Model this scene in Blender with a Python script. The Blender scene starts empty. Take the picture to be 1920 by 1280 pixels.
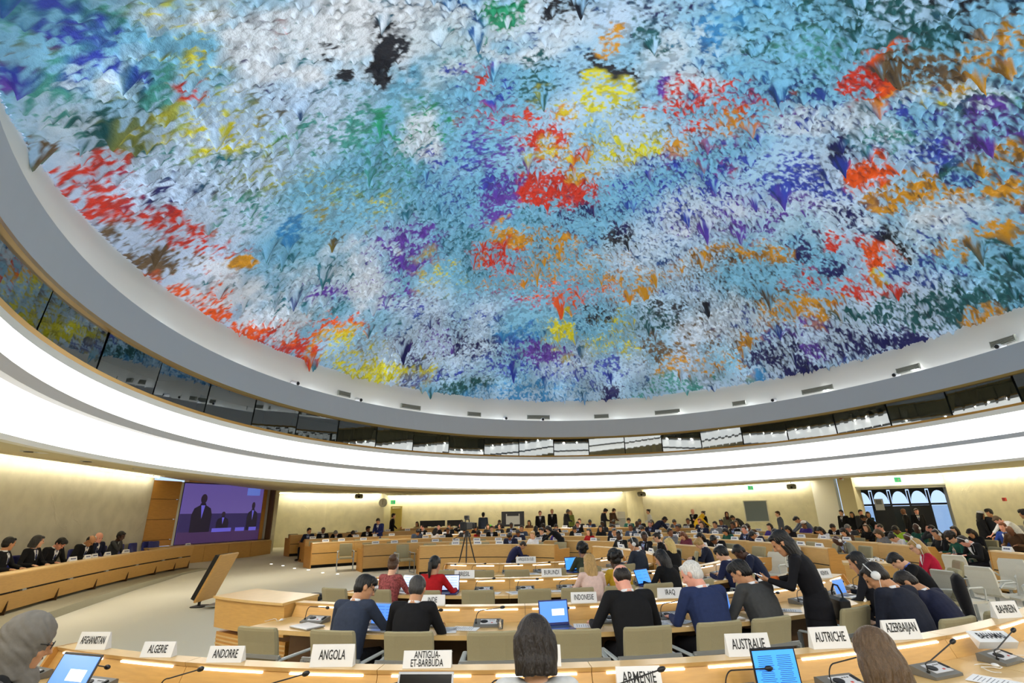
import bpy, bmesh, math, random
import numpy as np
from mathutils import Vector, Matrix, Quaternion
from mathutils.bvhtree import BVHTree

SC = bpy.context.scene
COL = SC.collection
PI = math.pi
rnd = random.Random(7)

# ------------------------------------------------------------------ camera
F_PX, HZ, ROLL, CZ = 945.0, 960.0, math.radians(1.21), 2.0
TILT = math.atan((HZ - 640) / F_PX)
cam_d = bpy.data.cameras.new('camera')
cam_d.sensor_width = 36.0
cam_d.sensor_fit = 'HORIZONTAL'
cam_d.lens = F_PX / 1920 * 36.0
cam_d.clip_end = 200
cam = bpy.data.objects.new('camera', cam_d)
COL.objects.link(cam)
cam.matrix_world = (Matrix.Translation((0, 0, CZ)) @ Matrix.Rotation(PI / 2 + TILT, 4, 'X')
                    @ Matrix.Rotation(-ROLL, 4, 'Z'))
SC.camera = cam

# ------------------------------------------------------------------ view, world
SC.view_settings.view_transform = 'Standard'
SC.view_settings.look = 'None'
SC.view_settings.gamma = 1
SC.view_settings.use_curve_mapping = False
SC.view_settings.exposure = 0.0
w = bpy.data.worlds.new('world'); SC.world = w; w.use_nodes = True
_bg = w.node_tree.nodes['Background']
_bg.inputs[0].default_value = (.50, .68, 1.0, 1)
_bg.inputs[1].default_value = 1.3

GLOW = 2.6         # emission that stands in for the washed fascias of the ceiling ring
# ellipses of the ceiling ring: z, centre x, centre y, semi-axis a, semi-axis b
EL_PH = math.radians(-2.58)
EL = {'A': (2.95, 2.65, 11.68, 9.72, 12.50), 'B': (3.50, 2.78, 11.72, 9.80, 11.98),
      'C': (3.64, 2.82, 11.70, 9.82, 11.86), 'D': (4.39, 2.78, 11.66, 10.22, 11.73),
      'E': (5.20, 2.89, 11.56, 10.33, 11.98), 'F': (5.96, 2.92, 11.57, 10.43, 11.76),
      'G': (7.01, 2.92, 11.44, 10.83, 12.19)}


def el_pt(k, t, da=0.0, dz=0.0):
    z, cx, cy, a, b = EL[k]
    x, y = (a + da) * math.sin(t), (b + da) * math.cos(t)
    c, s = math.cos(EL_PH), math.sin(EL_PH)
    return Vector((cx + x * c - y * s, cy + x * s + y * c, z + dz))


def area_light(name, loc, aim, sx, sy, power, color=(1, 1, 1), spread=180):
    d = bpy.data.lights.new(name, 'AREA'); d.shape = 'RECTANGLE'; d.size = sx; d.size_y = sy
    d.energy = power; d.color = color; d.spread = math.radians(spread)
    o = bpy.data.objects.new(name, d); COL.objects.link(o)
    o.location = loc
    o.rotation_euler = (Vector(aim) - Vector(loc)).to_track_quat('-Z', 'X').to_euler()
    return o


# projectors standing in the gutter behind the grey band, aimed across the dome
for i in range(24):
    t = 2 * PI * (i + .5) / 24
    p = el_pt('F', t, 0.2, 0.02)
    q = el_pt('G', t, -7.5, 4.3)
    area_light('dome_projector', p, q, 1.6, 0.16, 54, (0.90, 0.96, 1.0), 95)
# recessed downlights of the soffit round the hall
for i in range(30):
    t = 2 * PI * (i + .5) / 30
    p = el_pt('A', t, 3.0, 0.0); p.z = 2.93
    area_light('soffit_downlight', p, p - Vector((0, 0, 1)), 0.3, 0.3, 32, (1.0, 0.93, 0.80), 150)
# small round spotlights under the sill of the booth windows, turned down on the desks
for i in range(44):
    t = 2 * PI * (i + .5) / 44
    p = el_pt('D', t, -.13, -.13)
    q = Vector((2.7, 11.7, 0)).lerp(Vector((p.x, p.y, 0)), .5)
    area_light('sill_spotlight', p, q, 0.06, 0.06, 15, (1.0, 0.95, 0.86), 130)

# ------------------------------------------------------------------ pixel <-> place
def ray(px, py):
    c, s = math.cos(ROLL), math.sin(ROLL)
    dx, dy = px - 960, py - 640
    u, v = (c * dx - s * dy) / F_PX, (s * dx + c * dy) / F_PX
    return (u, math.cos(TILT) + v * math.sin(TILT), math.sin(TILT) - v * math.cos(TILT))


def at(px, py, z):
    d = ray(px, py); k = (z - CZ) / d[2]
    return d[0] * k, d[1] * k


def azim(px, py=995):
    d = ray(px, py); return d[0] / d[1]


def ring_hit(px, cx, cy, R, py=995, far=True):
    """where the view azimuth of px meets the circle (cx, cy, R)"""
    m = azim(px, py)
    a = 1 + m * m; b = -2 * (m * cx + cy); c = cx * cx + cy * cy - R * R
    disc = max(b * b - 4 * a * c, 0)
    y = (-b + (1 if far else -1) * math.sqrt(disc)) / (2 * a)
    return m * y, y


# ------------------------------------------------------------------ objects
def link(name, me, parent=None):
    o = bpy.data.objects.new(name, me); COL.objects.link(o)
    if parent is not None: o.parent = parent
    return o


def empty(name, loc, rz=0.0, label=None, cat=None, group=None):
    o = bpy.data.objects.new(name, None); COL.objects.link(o)
    o.empty_display_size = 0.1
    o.location = loc; o.rotation_euler = (0, 0, rz)
    tag(o, label, cat, group)
    return o


def tag(o, label=None, cat=None, group=None, kind=None):
    if label: o['label'] = label
    if cat: o['category'] = cat
    if group: o['group'] = group
    if kind: o['kind'] = kind
    return o


class MB:
    def __init__(self): self.v = []; self.f = []; self.m = []; self.mi = 0

    def add(self, vs, fs):
        n = len(self.v); self.v += [tuple(p) for p in vs]
        self.f += [tuple(i + n for i in f) for f in fs]; self.m += [self.mi] * len(fs)
        return self

    def box(self, c, s, rot=None, bev=0.0):
        cx, cy, cz = c; hx, hy, hz = s[0] / 2, s[1] / 2, s[2] / 2
        if bev <= 0:
            P = [(sx * hx, sy * hy, sz * hz) for sz in (-1, 1) for sx, sy in ((-1, -1), (1, -1), (1, 1), (-1, 1))]
            fs = [(3, 2, 1, 0), (4, 5, 6, 7), (0, 1, 5, 4), (1, 2, 6, 5), (2, 3, 7, 6), (3, 0, 4, 7)]
        else:
            b = min(bev, hx * .9, hy * .9, hz * .9); P = []; fs = []
            rings = [(-hz, hx - b, hy - b), (-hz + b, hx, hy), (hz - b, hx, hy), (hz, hx - b, hy - b)]
            for z, x, y in rings:
                k = b * .6
                P += [(-x + k, -y, z), (x - k, -y, z), (x, -y + k, z), (x, y - k, z), (x - k, y, z), (-x + k, y, z), (-x, y - k, z), (-x, -y + k, z)]
            for r in range(3):
                for i in range(8):
                    j = (i + 1) % 8; fs.append((r * 8 + i, r * 8 + j, r * 8 + 8 + j, r * 8 + 8 + i))
            fs.append(tuple(range(7, -1, -1))); fs.append(tuple(range(24, 32)))
        if rot is not None:
            P = [rot @ Vector(p) for p in P]
        return self.add([(p[0] + cx, p[1] + cy, p[2] + cz) for p in P], fs)

    def prism(self, poly, d0, d1, axis='Y'):
        """closed polygon (a,b) swept along an axis: Y -> (a, d, b); X -> (d, a, b); Z -> (a, b, d)"""
        mk = {'Y': lambda a, b, d: (a, d, b), 'X': lambda a, b, d: (d, a, b), 'Z': lambda a, b, d: (a, b, d)}[axis]
        n = len(poly)
        vs = [mk(a, b, d0) for a, b in poly] + [mk(a, b, d1) for a, b in poly]
        fs = [tuple(range(n - 1, -1, -1)), tuple(range(n, 2 * n))]
        fs += [(i, (i + 1) % n, n + (i + 1) % n, n + i) for i in range(n)]
        return self.add(vs, fs)

    def tube(self, pts, r, n=8, cap=True):
        pts = [Vector(p) for p in pts]
        rs = r if isinstance(r, (list, tuple)) else [r] * len(pts)
        up = None; rings = []
        for i, p in enumerate(pts):
            d = (pts[min(i + 1, len(pts) - 1)] - pts[max(i - 1, 0)])
            d = d.normalized() if d.length > 1e-9 else Vector((0, 0, 1))
            if up is None:
                up = d.orthogonal().normalized()
            u = (up - d * up.dot(d)); u = u.normalized() if u.length > 1e-6 else d.orthogonal().normalized()
            up = u; v = d.cross(u)
            rings.append([p + (u * math.cos(2 * PI * k / n) + v * math.sin(2 * PI * k / n)) * rs[i] for k in range(n)])
        return self.skin(rings, cap)

    def skin(self, rings, cap=True, closed=False):
        n = len(rings[0]); vs = [p for r in rings for p in r]; fs = []
        R = len(rings)
        for i in range(R if closed else R - 1):
            a, b = i * n, ((i + 1) % R) * n
            for k in range(n):
                j = (k + 1) % n; fs.append((a + k, a + j, b + j, b + k))
        if cap and not closed:
            fs.append(tuple(range(n - 1, -1, -1))); fs.append(tuple((R - 1) * n + k for k in range(n)))
        return self.add(vs, fs)

    def ell(self, c, r, n=12, m=8, rot=None):
        c = Vector(c); vs = [Vector((0, 0, -r[2]))]; fs = []
        for i in range(1, m):
            a = -PI / 2 + PI * i / m
            for k in range(n):
                b = 2 * PI * k / n
                vs.append(Vector((r[0] * math.cos(a) * math.cos(b), r[1] * math.cos(a) * math.sin(b), r[2] * math.sin(a))))
        vs.append(Vector((0, 0, r[2])))
        for k in range(n): fs.append((0, 1 + (k + 1) % n, 1 + k))
        for i in range(m - 2):
            for k in range(n):
                a = 1 + i * n; j = (k + 1) % n; fs.append((a + k, a + j, a + n + j, a + n + k))
        e = 1 + (m - 2) * n
        for k in range(n): fs.append((e + k, e + (k + 1) % n, len(vs) - 1))
        if rot is not None: vs = [rot @ p for p in vs]
        return self.add([p + c for p in vs], fs)

    def mesh(self, name, mats, smooth=False):
        me = bpy.data.meshes.new(name); me.from_pydata(self.v, [], self.f)
        for m in (mats if isinstance(mats, (list, tuple)) else [mats]): me.materials.append(m)
        if self.mi or any(self.m): me.polygons.foreach_set('material_index', self.m)
        if smooth: me.polygons.foreach_set('use_smooth', [True] * len(me.polygons))
        me.update()
        return me

    def build(self, name, mats, parent=None, smooth=False):
        return link(name, self.mesh(name, mats, smooth), parent)


def rotm(rx=0, ry=0, rz=0):
    return Matrix.Rotation(rz, 3, 'Z') @ Matrix.Rotation(ry, 3, 'Y') @ Matrix.Rotation(rx, 3, 'X')


def copy_tree(o, parent=None):
    c = o.copy(); COL.objects.link(c)
    if parent is not None: c.parent = parent
    for ch in list(o.children): copy_tree(ch, c)
    return c


# ------------------------------------------------------------------ materials
MAT = {}


def lin(r, g, b):
    f = lambda c: (c / 255 / 12.92) if c / 255 <= .04045 else ((c / 255 + .055) / 1.055) ** 2.4
    return (f(r), f(g), f(b))


def mat(name, col, rough=.6, metal=0.0, emit=0.0, ecol=None, noise=0.0, nscale=20, stretch=None, bump=0.0, bscale=60, spec=.5, sheen=0.0):
    m = bpy.data.materials.new(name); m.use_nodes = True; nt = m.node_tree
    b = nt.nodes['Principled BSDF']
    b.inputs['Base Color'].default_value = (*col, 1); b.inputs['Roughness'].default_value = rough
    b.inputs['Metallic'].default_value = metal; b.inputs['Specular IOR Level'].default_value = spec
    if sheen: b.inputs['Sheen Weight'].default_value = sheen
    if emit:
        b.inputs['Emission Color'].default_value = (*(ecol or col), 1); b.inputs['Emission Strength'].default_value = emit
    if noise or bump:
        tc = nt.nodes.new('ShaderNodeTexCoord'); mp = nt.nodes.new('ShaderNodeMapping')
        if stretch: mp.inputs['Scale'].default_value = stretch
        nt.links.new(tc.outputs['Object'], mp.inputs[0])
    if noise:
        n = nt.nodes.new('ShaderNodeTexNoise'); n.inputs['Scale'].default_value = nscale; n.inputs['Detail'].default_value = 5
        nt.links.new(mp.outputs[0], n.inputs['Vector'])
        cr = nt.nodes.new('ShaderNodeValToRGB')
        cr.color_ramp.elements[0].position = .3; cr.color_ramp.elements[1].position = .7
        cr.color_ramp.elements[0].color = (*[c * (1 - noise) for c in col], 1)
        cr.color_ramp.elements[1].color = (*[min(1, c * (1 + noise)) for c in col], 1)
        nt.links.new(n.outputs[0], cr.inputs[0]); nt.links.new(cr.outputs[0], b.inputs['Base Color'])
    if bump:
        n2 = nt.nodes.new('ShaderNodeTexNoise'); n2.inputs['Scale'].default_value = bscale; n2.inputs['Detail'].default_value = 4
        nt.links.new(mp.outputs[0], n2.inputs['Vector'])
        bp = nt.nodes.new('ShaderNodeBump'); bp.inputs['Strength'].default_value = bump; bp.inputs['Distance'].default_value = .02
        nt.links.new(n2.outputs[0], bp.inputs['Height']); nt.links.new(bp.outputs[0], b.inputs['Normal'])
    MAT[name] = m
    return m


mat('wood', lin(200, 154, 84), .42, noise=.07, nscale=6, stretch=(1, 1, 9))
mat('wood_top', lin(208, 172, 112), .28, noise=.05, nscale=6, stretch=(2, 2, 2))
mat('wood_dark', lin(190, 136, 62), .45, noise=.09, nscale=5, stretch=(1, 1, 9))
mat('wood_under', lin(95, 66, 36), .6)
mat('fabric', lin(156, 147, 114), .9, noise=.05, nscale=180, bump=.15, bscale=400)
mat('fabric_white', lin(205, 200, 184), .7, noise=.03, nscale=80)
mat('alu', lin(165, 170, 170), .4, metal=.6)
mat('alu_light', lin(190, 192, 186), .5, metal=.3)
mat('black', lin(14, 14, 16), .5)
mat('black_gloss', lin(8, 8, 10), .15)
mat('rubber', lin(22, 22, 24), .8)
mat('dark_slot', lin(22, 20, 18), .8)
mat('console_grey', lin(112, 110, 104), .5, metal=.2)
mat('console_white', lin(205, 205, 208), .4)
mat('red_btn', lin(190, 60, 50), .5)
mat('green_btn', lin(60, 130, 80), .5)
mat('paper', lin(232, 232, 234), .8)
mat('print', lin(150, 152, 158), .8)
mat('plate', lin(226, 226, 226), .35)
mat('ink', lin(14, 14, 16), .6)
mat('ink_blue', lin(86, 92, 122), .7)
mat('led', (1, .97, .9), .5, emit=3.2, ecol=(1, .95, .85))
mat('glow', (1, 1, 1), .6, emit=GLOW, ecol=(1, .99, .96))
mat('cove', (1, 1, 1), .6, emit=34.0, ecol=(1, .95, .82))
mat('cove_podium', (1, 1, 1), .6, emit=20.0, ecol=(1, .94, .76))
mat('gutter', (1, 1, 1), .6, emit=5.0, ecol=(.97, .98, 1))
mat('screen_blue', lin(60, 110, 200), .2, emit=1.0, ecol=lin(96, 150, 240))
mat('screen_sky', lin(60, 130, 220), .2, emit=1.0, ecol=lin(70, 160, 245))
mat('screen_pale', lin(180, 200, 230), .2, emit=1.0, ecol=lin(196, 214, 245))
mat('screen_text', lin(40, 70, 130), .2, emit=.6, ecol=lin(45, 80, 160))
mat('screen_white', lin(230, 235, 245), .2, emit=1.0, ecol=lin(235, 240, 252))
mat('laptop_silver', lin(176, 178, 182), .35, metal=.5)
mat('laptop_dark', lin(26, 26, 30), .35)
mat('laptop_blue', lin(30, 44, 110), .35)
mat('white_plastic', lin(226, 226, 226), .35)
mat('podium_blue', lin(34, 44, 128), .45)
mat('carpet', lin(206, 202, 186), .95, noise=.04, nscale=90, bump=.1, bscale=300)
mat('dais', lin(160, 155, 132), .9, noise=.05, nscale=60)
mat('grey_band', lin(172, 178, 184), .6)
mat('grey_strip', lin(190, 191, 192), .6)
mat('cream', lin(226, 224, 216), .7)
mat('soffit', lin(206, 196, 160), .8)
mat('gold', lin(168, 134, 70), .35, metal=.7)
mat('vent', lin(150, 152, 140), .6)
mat('white_paint', lin(232, 230, 220), .7)
mat('glass_clear', lin(220, 230, 230), .05)
mat('pink_cloth', lin(214, 188, 184), .9)


def vein_wall(name, col, vein, scale=.45, emb=.25):
    m = mat(name, col, .85); nt = m.node_tree; b = nt.nodes['Principled BSDF']
    tc = nt.nodes.new('ShaderNodeTexCoord')
    n1 = nt.nodes.new('ShaderNodeTexNoise'); n1.inputs['Scale'].default_value = scale; n1.inputs['Detail'].default_value = 9; n1.inputs['Distortion'].default_value = 1.2
    n2 = nt.nodes.new('ShaderNodeTexNoise'); n2.inputs['Scale'].default_value = 2.2; n2.inputs['Detail'].default_value = 8
    nt.links.new(tc.outputs['Object'], n1.inputs['Vector']); nt.links.new(tc.outputs['Object'], n2.inputs['Vector'])
    r1 = nt.nodes.new('ShaderNodeValToRGB'); e = r1.color_ramp.elements
    e[0].position = .35; e[0].color = (*[c * .93 for c in col], 1); e[1].position = .62; e[1].color = (*[min(1, c * 1.05) for c in col], 1)
    nt.links.new(n2.outputs[0], r1.inputs[0])
    r2 = nt.nodes.new('ShaderNodeValToRGB'); e = r2.color_ramp.elements
    e[0].position = .487; e[0].color = (0, 0, 0, 1); e[1].position = .5; e[1].color = (.7, .7, .7, 1)
    k = e.new(.513); k.color = (0, 0, 0, 1)
    nt.links.new(n1.outputs[0], r2.inputs[0])
    n3 = nt.nodes.new('ShaderNodeTexNoise'); n3.inputs['Scale'].default_value = .7
    nt.links.new(tc.outputs['Object'], n3.inputs['Vector'])
    mu = nt.nodes.new('ShaderNodeMath'); mu.operation = 'MULTIPLY'
    r3 = nt.nodes.new('ShaderNodeValToRGB'); r3.color_ramp.elements[0].position = .5; r3.color_ramp.elements[1].position = .62
    nt.links.new(n3.outputs[0], r3.inputs[0]); nt.links.new(r3.outputs[0], mu.inputs[0]); nt.links.new(r2.outputs[0], mu.inputs[1])
    mx = nt.nodes.new('ShaderNodeMixRGB'); mx.inputs[2].default_value = (*vein, 1)
    nt.links.new(mu.outputs[0], mx.inputs[0]); nt.links.new(r1.outputs[0], mx.inputs[1]); nt.links.new(mx.outputs[0], b.inputs['Base Color'])
    bp = nt.nodes.new('ShaderNodeBump'); bp.inputs['Strength'].default_value = emb; bp.inputs['Distance'].default_value = .05
    nt.links.new(mu.outputs[0], bp.inputs['Height']); nt.links.new(bp.outputs[0], b.inputs['Normal'])
    return m


vein_wall('plaster', lin(226, 219, 188), lin(236, 230, 200))
vein_wall('plaster_grey', lin(208, 203, 184), lin(204, 198, 178), .3)

# booth glass: tinted pane that mirrors the hall and lets a little of the dark booths through
m = bpy.data.materials.new('booth_glass'); m.use_nodes = True; nt = m.node_tree
for n in list(nt.nodes):
    if n.type != 'OUTPUT_MATERIAL': nt.nodes.remove(n)
g = nt.nodes.new('ShaderNodeBsdfGlossy'); g.inputs['Roughness'].default_value = .015; g.inputs['Color'].default_value = (.9, .95, .95, 1)
t = nt.nodes.new('ShaderNodeBsdfTransparent'); t.inputs['Color'].default_value = (.45, .55, .55, 1)
f = nt.nodes.new('ShaderNodeLayerWeight'); f.inputs['Blend'].default_value = .38
mr = nt.nodes.new('ShaderNodeMapRange'); mr.inputs['To Min'].default_value = .16; mr.inputs['To Max'].default_value = 1.0
mx = nt.nodes.new('ShaderNodeMixShader')
nt.links.new(f.outputs['Fresnel'], mr.inputs[0]); nt.links.new(mr.outputs[0], mx.inputs[0])
nt.links.new(t.outputs[0], mx.inputs[1]); nt.links.new(g.outputs[0], mx.inputs[2])
nt.links.new(mx.outputs[0], nt.nodes['Material Output'].inputs[0])
MAT['booth_glass'] = m
_cloth = {}


def cloth(rgb, rough=.85, pat=0.0):
    k = (tuple(rgb), pat)
    if k not in _cloth:
        _cloth[k] = mat('cloth_%d_%d_%d' % tuple(rgb), lin(*rgb), rough, noise=.08 + pat, nscale=40 if pat else 25, bump=.5, bscale=9, spec=.25)
    return _cloth[k]


_skin = {}


def skinmat(rgb):
    if tuple(rgb) not in _skin:
        m = mat('skin_%d_%d_%d' % tuple(rgb), lin(*rgb), .5, noise=.05, nscale=14)
        m.node_tree.nodes['Principled BSDF'].inputs['Subsurface Weight'].default_value = .0
        _skin[tuple(rgb)] = m
    return _skin[tuple(rgb)]


_hair = {}


def hairmat(rgb):
    if tuple(rgb) not in _hair:
        _hair[tuple(rgb)] = mat('hair_%d_%d_%d' % tuple(rgb), lin(*rgb), .42, noise=.28, nscale=30, stretch=(3, 3, .35), bump=.5, bscale=55, spec=.4)
    return _hair[tuple(rgb)]

# ------------------------------------------------------------------ floor
FC = (-2.0, 13.8)                       # centre the far rows curve round


def fz(x, y):
    r = math.hypot(x - FC[0], y - FC[1]); wgt = min(1, max(0, (y - 14.5) / 5)) * min(1, max(0, (13 - x) / 6))
    h = 0
    for r0, r1, a, b in ((8.4, 9.2, 0, .05), (9.2, 10.9, .05, .05), (10.9, 11.8, .05, .10), (11.8, 13.2, .10, .10), (13.2, 14.2, .10, .24), (14.2, 16, .24, .24), (16, 17, .24, .34)):
        if r > r0: h = a + (b - a) * min(1, (r - r0) / (r1 - r0))
    return h * wgt


fm = MB(); NX, NY = 92, 90
X0, X1, Y0, Y1 = -20.0, 26.0, -8.0, 37.0
vs = []
for j in range(NY + 1):
    for i in range(NX + 1):
        x = X0 + (X1 - X0) * i / NX; y = Y0 + (Y1 - Y0) * j / NY; vs.append((x, y, fz(x, y)))
fm.add(vs, [(j * (NX + 1) + i, j * (NX + 1) + i + 1, (j + 1) * (NX + 1) + i + 1, (j + 1) * (NX + 1) + i) for j in range(NY) for i in range(NX)])
fl = fm.build('floor', MAT['carpet'], smooth=True); fl['kind'] = 'structure'


# ------------------------------------------------------------------ walls
def wall(name, pts, material, z0=-.05, thick=.25):
    """pts: (x, y, ztop) walked so that the room lies on the right-hand side"""
    b = MB(); n = len(pts); nv = []
    for i in range(n):
        a = Vector(pts[max(i - 1, 0)][:2]); c = Vector(pts[min(i + 1, n - 1)][:2]); d = (c - a).normalized()
        nv.append(Vector((-d.y, d.x)) * thick)
    vs = []
    for p, o in zip(pts, nv):
        vs += [(p[0], p[1], z0), (p[0], p[1], p[2]), (p[0] + o.x, p[1] + o.y, p[2]), (p[0] + o.x, p[1] + o.y, z0)]
    fs = []
    for i in range(n - 1):
        a, c = 4 * i, 4 * i + 4
        fs += [(a, a + 1, c + 1, c), (a + 1, a + 2, c + 2, c + 1), (a + 2, a + 3, c + 3, c + 2)]
    fs += [(0, 3, 2, 1), (4 * n - 4, 4 * n - 3, 4 * n - 2, 4 * n - 1)]
    b.add(vs, fs)
    o = b.build(name, material); o['kind'] = 'structure'
    return o


def arc_pts(p0, p1, n, bow, z0, z1):
    out = []
    for i in range(n + 1):
        t = i / n; x = p0[0] + (p1[0] - p0[0]) * t; y = p0[1] + (p1[1] - p0[1]) * t
        dx, dy = p1[0] - p0[0], p1[1] - p0[1]; L = math.hypot(dx, dy)
        k = bow * 4 * t * (1 - t)
        out.append((x - dy / L * k, y + dx / L * k, z0 + (z1 - z0) * t))
    return out


WT = 3.95     # walls run up past the hung ceiling
wall('wall_left', [(-7.5, -4.5, WT), (-11.6, 4.5, WT), (-13.2, 11, WT), (-14.25, 17, WT), (-14.85, 21.4, WT)], MAT['plaster_grey'])
wall('wall_far_left', [(-16.2, 30.6, WT), (-11.5, 32.2, WT), (-8.05, 32.4, WT), (-8.6, 34.6, WT)], MAT['plaster'])
wall('wall_far', [(-8.6, 34.6, WT), (0, 35, WT), (7.3, 34.8, WT), (7.75, 32.2, WT)], MAT['plaster'])
wall('wall_far_right', [(7.75, 32.2, WT), (12, 31.6, WT), (16.9, 30, WT)], MAT['plaster'])
wall('wall_near', [(19, -2, WT), (12, -5.5, WT), (0, -6.5, WT), (-7.5, -4.5, WT)], MAT['plaster'])
wall('wall_right', [(21.25, 26, WT), (20.6, 19.5, WT), (20.8, 10, WT), (19, -2, WT)], MAT['plaster'])

# pale pilaster and the pillar left of the glazed doors
b = MB(); b.prism([(16.9, 30), (17.55, 28.9), (17.8, 29.05), (17.3, 30.4)], -.05, WT, 'Z')
o = b.build('trim_1', MAT['white_paint']); o['kind'] = 'structure'
b = MB(); b.prism([(17.62, 28.7), (18.0, 28.05), (18.6, 28.4), (18.2, 29.1)], -.05, WT, 'Z')
o = b.build('trim_2', MAT['soffit']); o['kind'] = 'structure'
# lit white header and jambs over the glazed doors
b = MB(); b.box((0, 0, 0), (4.1, .25, 1.2))
o = b.build('trim_3', MAT['white_paint']); o['kind'] = 'structure'
o.location = (19.75, 27.3, 3.36); o.rotation_euler = (0, 0, math.atan2(26 - 28.2, 21.3 - 18.0))
b = MB(); b.prism([(21.25, 26), (22.7, 28.0), (22.95, 27.9), (21.5, 25.9)], -.05, 3.0, 'Z')
o = b.build('wall_lobby_right', MAT['plaster_grey']); o['kind'] = 'structure'
b = MB(); b.prism([(18.25, 28.6), (19.5, 30.4), (19.25, 30.55), (18.05, 28.8)], -.05, 3.0, 'Z')
o = b.build('wall_lobby_left', MAT['plaster_grey']); o['kind'] = 'structure'
b = MB(); b.prism([(17.8, 28.4), (21.5, 25.8), (24.2, 29.0), (20, 32)], 2.86, 2.92, 'Z')
o = b.build('ceiling_lobby', MAT['vent']); o['kind'] = 'structure'

# glazed entrance with arched lights, seen in the opening
ang = math.atan2(27.9 - 30.4, 22.8 - 19.4)
win = empty('door_1', (19.4, 30.4, 0), ang); win['kind'] = 'structure'
L = math.hypot(22.8 - 19.4, 27.9 - 30.4)
mat('frame_dark', lin(40, 44, 50), .5)
mat('lobby_glass', lin(150, 170, 190), .05)
mat('lobby_dark', lin(46, 56, 66), .1)
mg = MAT['lobby_glass']; mg.node_tree.nodes['Principled BSDF'].inputs['Transmission Weight'].default_value = .85
mg.node_tree.nodes['Principled BSDF'].inputs['Base Color'].default_value = (.6, .72, .82, 1)
b = MB()
for i in range(6):
    b.box((L * i / 5, 0, 1.35), (.09, .1, 2.7))
b.box((L / 2, 0, 2.82), (L, .1, .12)); b.box((L / 2, 0, 1.98), (L, .08, .1)); b.box((L / 2, 0, .1), (L, .08, .2))
b.build('door_frame', MAT['frame_dark'], win)
for i in range(5):
    x0, x1 = L * i / 5 + .045, L * (i + 1) / 5 - .045; xm = (x0 + x1) / 2
    # spandrel with an arched opening above the transom
    arch = [(xm + (x1 - x0) * .46 * math.cos(a), 2.05 + .62 * math.sin(a)) for a in [PI * k / 12 for k in range(13)]]
    s = MB(); n = len(arch)
    outer = [(x1, 2.03)] + [(x1, 2.76)] * 1 + [(x0, 2.76), (x0, 2.03)]
    vs = [(p[0], -.02, p[1]) for p in arch]; top = [(min(x1, max(x0, p[0] * 1.0)), -.02, 2.77) for p in arch]
    s.add(vs + top, [(k, k + 1, n + k + 1, n + k) for k in range(n - 1)])
    s.build('arch_panel', MAT['frame_dark'], win)
    if i in (0, 2, 4):
        g2 = MB(); g2.box((xm, .02, 1.05), (x1 - x0, .03, 1.7)); g2.build('pane', MAT['lobby_dark' if i == 2 else 'lobby_glass'], win)
    else:
        g2 = MB(); g2.box((xm, .02, 1.05), (x1 - x0, .04, 1.75)); g2.build('door_leaf', MAT['frame_dark'], win)

# ------------------------------------------------------------------ ceiling ring
NT = 160
TS = [2 * PI * i / NT for i in range(NT)]


def band(name, profile, material, kind='structure', parent=None, smooth=True, t0=0, t1=NT):
    """profile: list of (curve key, offset outward, dz); a surface of revolution along the ellipses"""
    b = MB(); n = len(profile); full = (t0 == 0 and t1 == NT)
    idx = list(range(t0, t1 + (0 if full else 1)))
    vs = [el_pt(k, 2 * PI * i / NT, da, dz) for i in idx for k, da, dz in profile]
    m = len(idx); fs = []
    for i in range(m if full else m - 1):
        j = (i + 1) % m
        for k in range(n - 1):
            fs.append((i * n + k, j * n + k, j * n + k + 1, i * n + k + 1))
    b.add(vs, fs)
    o = b.build(name, material, parent, smooth)
    if kind and parent is None: o['kind'] = kind
    return o


# white fascias washed by hidden strips: glow painted in as emission, margins plain
band('trim_4', [('A', .25, .03), ('A', 0, 0), ('A', 0, .07)], MAT['white_paint'], smooth=False)
o = band('ceiling_glow_fascia', [('A', 0, .07), ('A', .04, .3), ('B', 0, 0)], MAT['glow'], kind=None)
tag(o, 'lower white fascia round the ceiling ring with painted-in glow, under the thin grey strip', 'fascia')
band('ceiling_strip', [('B', 0, 0), ('B', -.10, .01), ('C', -.10, -.01), ('C', 0, 0)], MAT['grey_strip'], smooth=False)
o = band('ceiling_glow_fascia', [('C', 0, 0), ('C', .10, .3), ('D', -.09, -.2)], MAT['glow'], kind=None)
tag(o, 'upper white fascia of the ceiling ring with painted-in glow, under the dark booth windows', 'fascia')
band('trim_5', [('D', -.09, -.2), ('D', -.05, -.06)], MAT['white_paint'], smooth=False)
band('trim_6', [('D', -.05, -.06), ('D', -.07, 0), ('D', .36, .02)], MAT['gold'], smooth=False)
band('trim_7', [('E', 0, -.06), ('E', -.08, -.05), ('E', -.06, .03)], MAT['gold'], smooth=False)
band('ceiling_fascia', [('E', -.06, .03), ('F', -.0, 0), ('F', .05, .0), ('F', .08, -.35), ('F', .30, -.35), ('F', .34, 0)], MAT['grey_band'], smooth=False)
band('ceiling_gutter_strip', [('F', .10, -.34), ('F', .28, -.34)], MAT['gutter'])
band('ceiling_recess', [('F', .34, -.06), ('G', -.06, -.4), ('G', .0, .0), ('G', .25, .35)], MAT['cream'])

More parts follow.
